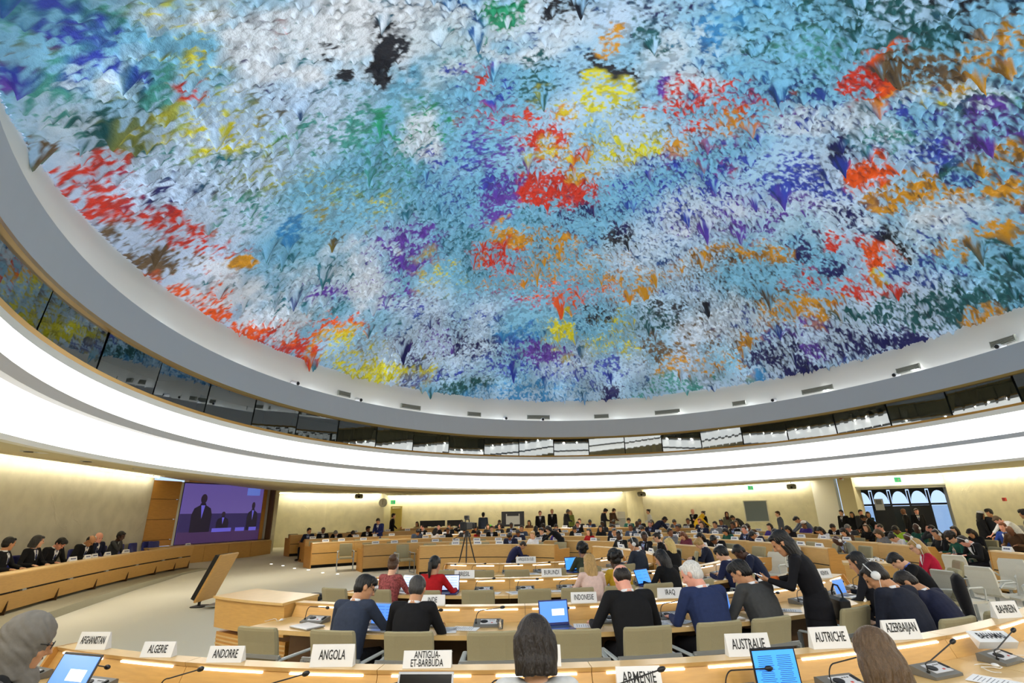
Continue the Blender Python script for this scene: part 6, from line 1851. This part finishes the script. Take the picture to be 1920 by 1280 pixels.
b = MB(); b.box((Ls + .04, -.14, (z0 + z1) / 2), (.08, .5, z1 - z0 + .14)); b.build('side_frame', MAT['wood_under'], scr)
b = MB(); b.box((Ls / 2, -.1, z1 + .09), (Ls, .3, .1)); b.build('head_frame', MAT['wood'], scr)
b = MB(); b.box((Ls / 2 + .1, .25, 2.4), (Ls - .2, .2, 3.2))
o = b.build('wall_screen', MAT['plaster']); o['kind'] = 'structure'; o.location = scr.location; o.rotation_euler = scr.rotation_euler
o = MB().prism([(-12.72, 27.1), (-12.4, 27.6), (-15.9, 30.9), (-16.4, 30.2)], -.05, WT, 'Z').build('wall_screen_return', MAT['plaster']); o['kind'] = 'structure'

cab = empty('screen_cabinet', (S0.x, S0.y, 0), ang, 'long blond wood cabinet under the projection screen', 'cabinet')
for i in range(5):
    x0, x1 = -1.4 + (Ls + 1.45) * i / 5, -1.4 + (Ls + 1.45) * (i + 1) / 5
    b = MB(); b.box(((x0 + x1) / 2, -.30, .50), (x1 - x0 - .012, .5, .80), bev=.006); b.build('door', MAT['wood'], cab)
b = MB(); b.box((Ls / 2 - .74, -.30, .93), (Ls + 1.4, .60, .05)); b.build('top', MAT['wood_top'], cab)
b = MB(); b.box((Ls / 2 - .7, -.27, .05), (Ls + 1.42, .5, .10)); b.build('plinth', MAT['wood_dark'], cab)

# blue chairs, people and plates on the podium
def blue_chair(x, y, rz, lab):
    r = empty('podium_chair', (x, y, dz), rz, lab, 'chair', 'blue chairs on the podium')
    b = MB(); rings = []
    for z, y_, w_ in ((.50, -.22, .23), (.60, -.25, .25), (.85, -.28, .25), (.99, -.29, .24), (1.03, -.285, .20)):
        rings.append([(x_ * w_, y_ + .05 * x_ * x_ + s * .035, z) for x_, s in ((-1, 0), (-.9, 1), (0, 1), (.9, 1), (1, 0), (.9, -1), (0, -1), (-.9, -1))])
    b.skin(rings); b.build('backrest', MAT['podium_blue'], r, True)
    b = MB(); b.box((0, 0, .46), (.5, .5, .1), bev=.04); b.build('seat', MAT['podium_blue'], r)
    b = MB(); b.tube([(0, 0, .04), (0, 0, .42)], .03); 
    for k in range(5):
        t = 2 * PI * k / 5; b.tube([(0, 0, .07), (.28 * math.cos(t), .28 * math.sin(t), .03)], [.022, .015], 6)
    b.build('base', MAT['alu'], r)


def on_podium(px, py, back):
    """place behind the podium desk along the view azimuth of px"""
    m = azim(px, py); best = None
    for i, p in enumerate(PL_):
        n = nrm2(PL_, i); q = p - n * back; e = abs(q.x / q.y - m)
        if best is None or e < best[0]: best = (e, q, n)
    return best[1], math.atan2(-best[2].x, best[2].y)


PP = [(12, 'side', 'm', 'short', 'black', 'tan', 'suit', BK, -.2, 'person in dark suit at the left edge behind the podium, partly cut off'), (52, 'side', 'f', 'bob', 'salt', 'fair', 'suit', BK, -.5, 'person with bobbed greying hair in black jacket, turned aside behind the podium'),
      (92, 'low', 'm', 'thick', 'black', 'pink', 'suit', BK, -.35, 'person in black suit and tie looking down at a phone behind the podium'), (152, 'low', 'm', 'balding', 'dark', 'tan', 'suit', BK, -.3, 'person with glasses and receding dark hair leaning on a hand behind the podium'),
      (178, 'cheek', 'm', 'fringe_bald', 'white', 'pink', 'suit', NV, -.5, 'white-haired person with hand at mouth behind the podium'), (213, 'cheek', 'f', 'short', 'black', 'dark', 'suit', CH_, -.1, 'person with short black hair in grey jacket, hand at chin, behind the podium')]
for i, (px, pose, sex, st, hc, sk, of, col, tr, lab) in enumerate(PP):
    q, rz = on_podium(px, 1020, 1.18)
    FARPOSE['tmp'] = dict(FARPOSE[pose]); key = 'pod%d' % i
    kw = dict(FARPOSE[pose])
    if pose == 'low': kw.update(lean=.38, pitch=.40)
    parts, J = make_person(Pose(sex=sex, k=1.18, seat=.50, **kw), vox=.012, hairstyle=st, outfit=of, glasses=(i == 3))
    r = empty('person', (q.x, q.y, dz), rz + tr, lab, 'person'); dress(parts, r, sk, hc, col, shirt=(226, 228, 232))
    q2, rz2 = on_podium(px, 1020, 1.24); blue_chair(q2.x, q2.y, rz2, 'blue podium chair, %s from the left, occupied' % ORD[i])
for i, px in enumerate((236, 264, 288, 322)):
    q, rz = on_podium(px, 1018, 1.3 + (.25 if i == 2 else 0)); blue_chair(q.x, q.y, rz + rnd.uniform(-.3, .3), 'empty blue podium chair, %s from the left' % ORD[i])
for i, px in enumerate((140, 156, 175, 203, 230, 345)):
    m = azim(px, 1035); best = min(range(len(PL_)), key=lambda k: abs((PL_[k].x - .3) / PL_[k].y - m)); n = nrm2(PL_, best); q = PL_[best] - n * .2
    if i == 5: q = Vector((-13.55, 22.3))
    r = empty('nameplate', (q.x, q.y, dz + .845 if i < 5 else .956), math.atan2(-n.x, n.y) + PI + rnd.uniform(-.3, .0), 'small white name plate on the podium desk, %s from the left' % ORD[i] if i < 5 else 'small white name plate on the cabinet under the screen', 'sign', 'name plates on the podium')
    link('card', PM['far'], r); t = link('lettering', DASH, r); t.location = (0, -.0205, .057); t.rotation_euler = (-.28, 0, 0)

# ------------------------------------------------------------------ floor monitor in its wooden case
mon = empty('floor_monitor', (-7.35, 13.45, 0), 1.60, 'black floor monitor in a leaning blond wood case on the open floor', 'monitor')
tl = rotm(.42, 0, 0)
b = MB(); b.box((0, -.03, .66), (.86, .05, 1.12), tl, .01); b.build('case', MAT['wood'], mon)
b = MB(); b.box((0, .05, .68), (.80, .11, 1.04), tl, .008); b.build('bezel', MAT['black'], mon)
b = MB(); b.box((0, .108, .69), (.74, .004, .92), tl); b.build('screen', MAT['black_gloss'], mon)
b = MB(); b.box((0, .28, .02), (.34, .30, .025), bev=.01); b.tube([(0, .30, .03), (0, .30, .12), (0, .18, .24)], .035, 8); b.box((0, .20, .28), (.16, .06, .2), tl); b.build('stand', MAT['black'], mon)
b = MB(); b.box((0, -.18, .06), (.7, .3, .03)); b.build('foot', MAT['alu'], mon)
bag = empty('bag', (*at(590, 1118, .1), 0), .3, 'black bag lying on the open floor behind the second near desk', 'bag')
b = MB(); b.ell((0, 0, .09), (.26, .16, .10), 14, 8); b.build('pouch', MAT['black'], bag, True)
b = MB(); b.tube([(.15, 0, .14), (.35, .05, .10), (.6, .02, .03), (.75, -.05, .02)], .02, 6); b.build('strap', MAT['rubber'], bag, True)
for i, (px, py) in enumerate(((508, 1062), (530, 1065), (552, 1068), (578, 1071), (605, 1074), (633, 1076), (505, 1063))):
    if i == 6: continue
    x, y = at(px, py, 0); s = MB(); s.tube([(0, 0, -.01), (0, 0, .012)], [.06, .05], 12)
    o = s.build('floor_light', MAT['led']); o.location = (x, y, fz(x, y)); tag(o, 'small round floor light in the open floor, %s from the left' % ORD[i], 'lamp', 'floor lights in an arc')
x, y = at(440, 1072, 0)
o = MB().box((0, 0, .006), (1.3, .5, .01)).build('floor_flap', MAT['dais']); o.location = (x + .6, y, 0); o.rotation_euler.z = .5; tag(o, 'grey service flap in the open floor right of the floor monitor', 'floor hatch')

# ------------------------------------------------------------------ video camera on tripod
tx, ty = -1.42, 15.6
tri = empty('camera_tripod', (tx, ty, 0), .2, 'black camera tripod standing in the open centre of the hall', 'tripod')
for k in range(3):
    a = 2 * PI * k / 3 + .35; b = MB(); e = (.46 * math.cos(a), .46 * math.sin(a), .02)
    b.tube([(.05 * math.cos(a), .05 * math.sin(a), 1.40), (.25 * math.cos(a), .25 * math.sin(a), .72)], .018, 6); b.tube([(.25 * math.cos(a), .25 * math.sin(a), .74), e], .013, 6); b.ell(e, (.03, .03, .02), 8, 5)
    b.build('leg', MAT['black'], tri)
b = MB(); b.tube([(0, 0, 1.36), (0, 0, 1.44), (0, 0, 1.52)], [.07, .06, .05], 10); b.tube([(0, 0, 1.50), (-.25, -.25, 1.40), (-.42, -.38, 1.32)], .012, 6); b.build('head', MAT['black'], tri)
vc = empty('video_camera', (tx, ty, 1.53), -.35, 'black television camera mounted on the tripod', 'camera')
b = MB(); b.box((0, 0, .12), (.16, .42, .20), bev=.02); b.build('body', MAT['black'], vc)
b = MB(); b.tube([(0, .2, .12), (0, .3, .12), (0, .42, .12)], [.07, .085, .09], 12); b.build('lens', MAT['rubber'], vc, True)
b = MB(); b.box((0, .46, .12), (.2, .06, .16), bev=.01); b.build('lens_hood', MAT['black'], vc)
b = MB(); b.tube([(0, -.12, .22), (0, -.10, .31), (0, .12, .31), (0, .15, .22)], .016, 6); b.box((-.06, .1, .36), (.12, .12, .09), bev=.01); b.build('handle', MAT['black'], vc)
b = MB(); b.box((0, -.27, .13), (.14, .14, .22), bev=.02); b.build('battery', MAT['rubber'], vc)
b = MB(); b.tube([(-.12, .12, .30), (-.12, .36, .30)], .02, 8); b.build('microphone', MAT['rubber'], vc, True)

# ------------------------------------------------------------------ far wall furniture
def wall_pt(px, py, Y): 
    d_ = ray(px, py); k = Y / d_[1]; return Vector((d_[0] * k, Y, CZ + d_[2] * k))
p = wall_pt(718, 942, 32.1)
clk = empty('wall_clock', p, 0, 'round white wall clock with two hands on the far left wall', 'clock')
b = MB(); b.tube([(0, .1, 0), (0, -.02, 0), (0, -.05, 0)], [.25, .25, .235], 28); b.build('rim', MAT['alu_light'], clk)
b = MB(); b.tube([(0, -.04, 0), (0, -.056, 0)], .215, 28); b.build('face', MAT['white_plastic'], clk)
for nm, L_, a_ in (('hand', .12, PI + .1), ('hand', .18, .05)):
    b = MB(); b.box((L_ / 2 * math.sin(a_), -.062, L_ / 2 * math.cos(a_)), (.018, .006, L_), rotm(0, a_, 0)); b.build(nm, MAT['black'], clk)
dr = empty('door_2', wall_pt(741, 1000, 34.4), .12); dr['kind'] = 'structure'; dr.location.z = .3
mat('door_tan', lin(190, 172, 96), .6)
b = MB(); b.box((0, .05, 1.05), (.55, .1, 2.1)); b.build('door_leaf', MAT['door_tan'], dr)
b = MB(); b.box((-.32, .02, 1.08), (.08, .16, 2.16)); b.box((.32, .02, 1.08), (.08, .16, 2.16)); b.box((0, .02, 2.18), (.72, .16, .08)); b.build('door_frame', MAT['door_tan'], dr)
mat('exit_green', lin(40, 160, 90), .5, emit=.8, ecol=lin(60, 190, 120))
for i, (px, py, Y) in enumerate(((533, 921, 31.2), (737, 941, 34.0), (1407, 914, 30.5), (1683, 899, 26.2))):
    p = wall_pt(px, py, Y); ex = empty('exit_sign', p, 0, 'green running-figure exit sign high on the wall, %s from the left' % ORD[i], 'sign', 'green exit signs')
    b = MB(); b.box((0, 0, 0), (.30, .06, .24)); b.build('box', MAT['exit_green'], ex)
    b = MB(); b.ell((.0, -.035, .06), (.02, .008, .02), 8, 6); b.tube([(.0, -.034, .04), (-.01, -.034, -.02), (.03, -.034, -.06)], .014, 5); b.tube([(-.01, -.034, -.02), (-.06, -.034, -.05)], .012, 5); b.tube([(.06, -.034, .0), (.0, -.034, .03), (-.05, -.034, .0)], .01, 5); b.build('figure', MAT['white_plastic'], ex)
for i, (px, py, Y) in enumerate(((673, 930, 30.0), (1203, 926, 30.0), (1484, 912, 28.0))):
    p = wall_pt(px, py, Y); z = sof_z(p.x, p.y); pj = empty('projector', (p.x, p.y, p.z), (.3, -.3, -.5)[i], 'grey ceiling projector hanging from the soffit, %s from the left' % ORD[i], 'projector', 'ceiling projectors')
    b = MB(); b.box((0, 0, 0), (.46, .40, .20), rotm(-.2, 0, 0), .05); b.build('body', MAT['vent'], pj)
    b = MB(); b.tube([(0, -.19, -.03), (0, -.25, -.045)], .055, 10); b.build('lens', MAT['black'], pj)
    b = MB(); b.tube([(0, 0, .08), (0, 0, z - p.z + .01)], .025, 8); b.build('mount', MAT['alu_light'], pj)
# big monitor with its back to us
p = wall_pt(962, 990, 28.7); zf = fz(p.x, p.y)
tv = empty('large_monitor', (p.x, p.y, zf), PI, 'large black monitor on a stand seen from its back, behind the far rows', 'monitor')
b = MB(); b.box((0, 0, 1.42), (1.22, .06, .76), bev=.01); b.build('panel', MAT['laptop_dark'], tv)
b = MB(); b.box((0, .045, 1.36), (.74, .04, .42)); b.build('back_cover', MAT['alu_light'], tv)
b = MB(); b.box((-.34, .07, 1.42), (.05, .03, .52)); b.box((.34, .07, 1.42), (.05, .03, .52)); b.box((0, .09, .72), (.12, .06, 1.3)); b.box((0, .05, .03), (.8, .5, .05)); b.build('stand', MAT['alu_light'], tv)
# technicians' counter with screens
c0, c1 = wall_pt(752, 985, 29.3), wall_pt(938, 985, 30.4); zf = fz(0, 30); cc = (c0 + c1) / 2; an = math.atan2(c1.y - c0.y, c1.x - c0.x); Lc = (c1 - c0).length
ct = empty('control_counter', (cc.x, cc.y, zf), an, 'blond wood control counter along the far wall left of the big monitor', 'counter')
b = MB(); b.box((0, 0, .5), (Lc, .08, 1.0)); b.build('front', MAT['wood'], ct); b = MB(); b.box((0, .35, .98), (Lc, .75, .05)); b.build('worktop', MAT['wood_top'], ct)
b = MB(); b.box((-Lc / 2, .3, .55), (.1, .7, 1.1)); b.build('end_panel', MAT['wood_dark'], ct)
def small_monitor(px, Y, w_, h_, zc_, lab, i):
    p = wall_pt(px, 978, Y); r = empty('desk_monitor', (p.x, p.y, zc_ - h_ / 2 - .03), an, lab, 'monitor', 'black monitors on the control counter')
    b = MB(); b.box((0, 0, h_ / 2 + .05), (w_, .05, h_), bev=.01); b.build('panel', MAT['black'], r); b = MB(); b.box((0, .02, .03), (.2, .18, .03)); b.box((0, .03, .08), (.05, .04, .14)); b.build('stand', MAT['black'], r)
for i, (px, w_) in enumerate(((796, .5), (812, .5), (826, .5), (846, .45), (858, .4))):
    small_monitor(px, 29.75, w_, .30, zf + 1.21, 'black monitor on the control counter, %s from the left' % ORD[i], i)
for i, (px, hc, col) in enumerate(((783, 'brown', BE_ if False else (214, 196, 150)), (796, 'dark', BR), (866, 'black', BK))):
    p = wall_pt(px, 980, 30.6); r = empty('person', (p.x, p.y, zf), PI - .2, ('person with brown hair in beige top', 'person with dark hair in brown top', 'person with black hair in dark suit')[i] + ' behind the control counter', 'person')
    dress(variant('up', 'f' if i < 2 else 'm', 'medium' if i < 2 else 'short', 'knit' if i < 2 else 'suit'), r, 'fair', hc, col)
# green folded vest, white boxes, notice board, fire alarm
p = wall_pt(918, 985, 27.6); o = empty('green_vest', (p.x, p.y, fz(p.x, p.y) + .75), 0, 'bright green vest hanging over a chair behind the far rows', 'vest')
b = MB(); b.skin([oval(Vector((0, 0, z)), Vector((1, 0, 0)), Vector((0, 1, 0)), rx, .07, 12) for z, rx in ((-.1, .18), (.15, .20), (.35, .16), (.48, .09))]); b.build('cloth', mat('vest_green', lin(80, 210, 40), .8), o, True)
p = wall_pt(1164, 975, 30.6); o = empty('ballot_box', (p.x, p.y, fz(p.x, p.y)), .1, 'pale stacked paper trays by the edge of the far recess', 'paper tray')
b = MB(); b.box((0, 0, .60), (.46, .46, 1.2), bev=.02); b.build('cabinet', MAT['alu_light'], o)
for k in range(5):
    b = MB(); b.box((0, -.02, 1.24 + .075 * k), (.44, .42, .05)); b.build('tray', MAT['white_plastic'], o)
p = wall_pt(1418, 958, 29.6); z_ = p.z
o = empty('notice_board', (p.x, p.y, fz(p.x, p.y)), -.30, 'grey notice board with white frame by the far right wall', 'notice board')
b = MB(); b.box((0, 0, z_), (1.14, .04, 1.05)); b.build('panel', mat('board_grey', lin(132, 146, 154), .8), o)
b = MB()
for s in (-1, 1): b.box((s * .585, 0, (z_ + .56) / 2), (.045, .06, z_ + .56)); b.box((0, 0, z_ + s * .54), (1.2, .06, .045)); 
b.build('frame', MAT['white_paint'], o)
p = wall_pt(1801, 948, 22.4); o = empty('fire_alarm', (20.55, 22.3, 2.1), 1.55, 'small red fire alarm button on the right wall', 'alarm button')
b = MB(); b.box((0, .03, 0), (.14, .08, .14), bev=.01); b.build('box', MAT['red_btn'], o); b = MB(); b.box((0, -.015, 0), (.06, .01, .06)); b.build('glass', MAT['white_plastic'], o)
p = wall_pt(1578, 902, 27.6); o = empty('smoke_detector', (p.x, p.y, sof_z(p.x, p.y)), 0, 'small dark red and white detector on the soffit above the pillar', 'detector')
b = MB(); b.tube([(0, 0, .01), (0, 0, -.05)], [.10, .08], 14); b.build('base', MAT['red_btn'], o); b = MB(); b.ell((.03, -.08, -.07), (.06, .06, .05), 10, 8); b.build('dome', MAT['white_plastic'], o, True)
p = wall_pt(1638, 945, 27.4); o = empty('paper_notice', (20.2, 29.55, 2.0), -.63, 'white printed notice taped inside the glazed doors', 'notice')
b = MB(); b.box((0, 0, 0), (.42, .012, .6)); b.build('sheet', MAT['paper'], o); b = MB(); b.box((0, -.008, .12), (.26, .004, .22)); b.build('print', MAT['print'], o)
# soffit downlight fittings above the podium
for i, (px, py) in enumerate(((56, 845), (82, 847), (164, 864), (258, 878))):
    d_ = ray(px, py); k = 8.0
    while k < 30 and CZ + d_[2] * k < sof_z(d_[0] * k, d_[1] * k): k += .02
    x, y, z = d_[0] * k, d_[1] * k, CZ + d_[2] * k
    o = empty('downlight', (x, y, z), 0, 'recessed round downlight in the soffit above the podium, %s from the left' % ORD[i], 'lamp', 'downlights above the podium')
    b = MB(); b.tube([(0, 0, .03), (0, 0, -.015)], [.11, .12], 16); b.build('rim', MAT['alu_light'], o); b = MB(); b.tube([(0, 0, .0), (0, 0, -.02)], .075, 14); b.build('bulb', MAT['dark_slot' if i % 2 == 0 else 'white_plastic'], o)

# ------------------------------------------------------------------ cove lamps where the walls meet the soffit
def cove(pts, name, label, off=.22, dzz=-.06, m_='cove'):
    b = MB(); P = []
    for i in range(len(pts) - 1):
        for k in range(6): P.append(Vector(pts[i]).lerp(Vector(pts[i + 1]), k / 6))
    P.append(Vector(pts[-1])); rings = []
    for i, p in enumerate(P):
        a, c = P[max(0, i - 1)], P[min(len(P) - 1, i + 1)]; d_ = (c - a).normalized(); n_ = Vector((d_.y, -d_.x)); q = p + n_ * off; z = sof_z(q.x, q.y) + dzz
        u = n_ * .03; rings.append([(q.x - u.x, q.y - u.y, z - .015), (q.x + u.x, q.y + u.y, z - .015), (q.x + u.x, q.y + u.y, z + .015), (q.x - u.x, q.y - u.y, z + .015)])
    b.skin(rings); o = b.build(name, MAT[m_]); tag(o, label, 'lamp', 'cove lamps')


cove([(-14.0, 31.2), (-11.5, 32.2), (-8.3, 32.38)], 'cove_lamp', 'slim cove lamp washing the far left wall from above')
cove([(-8.3, 34.6), (0, 35), (7.0, 34.8)], 'cove_lamp', 'slim cove lamp washing the recessed far wall from above', off=.3)
cove([(7.9, 32.2), (12, 31.6), (16.8, 30)], 'cove_lamp', 'slim cove lamp washing the far right wall from above')
cove([(18.3, 28.2), (21.1, 26.2)], 'cove_lamp', 'slim cove lamp over the glazed doors', off=.3)
cove([(21.2, 25.8), (20.6, 19.5), (20.8, 10), (19, -1.5)], 'cove_lamp', 'slim cove lamp washing the right wall from above')
cove([(-7.7, -4.2), (-11.6, 4.5), (-13.2, 11), (-14.25, 17), (-14.8, 21.2)], 'cove_lamp', 'slim cove lamp washing the podium wall from above', m_='cove_podium')
o = MB().prism([(-14.2, 31.0), (-12.6, 31.65), (-12.65, 31.75), (-14.25, 31.1)], .02, .30, 'Z').build('floor_glow_strip', MAT['cove']); tag(o, 'bright floor-level light strip along the far left wall', 'lamp')

# ------------------------------------------------------------------ white chairs at the right aisle and things on the right desks
for i, (px, py, rz) in enumerate(((1893, 1098, 1.9), (1918, 1118, 1.6), (1868, 1115, -1.3), (1806, 1125, -1.4), (1812, 1083, -1.2), (1432, 1048, 1.9), (1412, 1060, 1.7), (1452, 1075, 2.2), (1482, 1060, 2.1))):
    x, y = at(px, py, .45); shell_chair(x, y, fz(x, y), rz, 'off-white swivel chair in the %s, %s of its group' % (('right-hand aisle', ORD[i]) if i < 5 else ('gap behind the standing person in black', ORD[i - 5])), 'off-white swivel chairs')
x, y = at(1800, 1105, .8); co = empty('draped_coat', (x, y, 0), .9, 'black coat draped over a chair back in the right-hand aisle', 'coat')
b = MB(); b.skin([oval(Vector((0, yy, z)), Vector((1, 0, 0)), Vector((0, 1, 0)), rx, ry, 14) for z, rx, ry, yy in ((.25, .24, .05, -.06), (.5, .27, .07, -.03), (.8, .27, .09, 0), (.95, .25, .08, 0), (1.0, .20, .04, 0))]); b.build('cloth', cloth((16, 16, 20)), co, True)
# desk end with a heap of headphones
x, y = at(1628, 1052, .80); de = empty('side_desk', (x, y, 0), -.5, 'small wooden desk end carrying a heap of white headphones', 'desk')
b = MB(); b.box((0, 0, .76), (1.0, .6, .05)); b.build('worktop', MAT['wood_top'], de); b = MB(); b.box((0, -.26, .37), (.96, .05, .74)); b.build('front_panel', MAT['wood'], de)
for i in range(5):
    r = empty('headphones', (x + rnd.uniform(-.2, .25), y + rnd.uniform(-.12, .15), .80 + .03 * (i > 2)), rnd.uniform(0, 6), 'white headphones lying in the heap on the small desk end, %s of five' % ORD[i], 'headphones', 'heap of white headphones')
    r.rotation_euler = (rnd.uniform(-1.3, -.6), 0, rnd.uniform(0, 6))
    b = MB(); b.tube([(.09 * math.cos(t), 0, .10 * math.sin(t)) for t in [PI * k / 12 for k in range(13)]], .009, 6); b.build('band', MAT['white_plastic'], r, True)
    for s in (-1, 1):
        b = MB(); b.tube([(s * .07, 0, 0), (s * .10, 0, 0)], .035, 12); b.build('ear_cup', MAT['white_plastic'], r, True)
x, y = at(1722, 1012, 1.0)
for i, (px, k) in enumerate(((1783, 4), (1352, 2))):
    rg = FAR[k]; x, y = ring_hit(px, rg.cx, rg.cy, rg.R + .3, 1012); bt = empty('water_bottle', (x, y, fz(x, y) + .746), 0, ('green-capped' if i == 0 else 'clear') + ' water bottle on the %s far desk row' % rg.name, 'bottle')
    b = MB(); b.tube([(0, 0, 0), (0, 0, .15), (0, 0, .19), (0, 0, .215)], [.033, .033, .015, .013], 12); b.build('body', MAT['glass_clear'], bt, True); b = MB(); b.tube([(0, 0, .212), (0, 0, .235)], .016, 10); b.build('cap', MAT['green_btn' if i == 0 else 'white_plastic'], bt)
rg = FAR[5]; x, y = at(1855, 978, 1.05); 
lp = laptop(17.0, 18.4, .90, 2.0 + PI * 0, 'silver laptop with its back to the hall near the right wall', 'laptop_silver', 'screen_pale', 1.8, .5, .33)
st = empty('side_table', (17.0, 18.2, 0), 2.0, 'pale table by the right wall carrying the silver laptop', 'table')
b = MB(); b.box((0, 0, .875), (1.6, .7, .05)); b.build('table_top', MAT['wood_top'], st)
for sx in (-1, 1):
    for sy in (-1, 1):
        b = MB(); b.box((sx * .72, sy * .28, .425), (.05, .05, .85)); b.build('leg', MAT['alu'], st)
# clear visitor glasses on the inner far desk edge
for i, px in enumerate((1010, 1014, 825, 831)):
    rg = FAR[1]; x, y = ring_hit(px, rg.cx, rg.cy, rg.R - .11, 1035)
b = None
# drinking glass by the console left of INDONESIE
x, y, z, f = on_desk(2, 938, 1160, .45)
gl = empty('drinking_glass', (x, y, z), 0, 'clear drinking glass on the second near desk left of the INDONESIE laptop', 'glass')
gm = MAT['glass_clear'].node_tree.nodes['Principled BSDF']; gm.inputs['Transmission Weight'].default_value = .95; gm.inputs['Base Color'].default_value = (.95, .97, .97, 1)
b = MB(); b.skin([[(r * math.cos(t), r * math.sin(t), zz) for t in [2 * PI * k / 14 for k in range(14)]] for r, zz in ((.001, .002), (.03, .002), (.036, .09), (.034, .09), (.028, .008), (.001, .008))], cap=False); b.build('bowl', MAT['glass_clear'], gl, True)
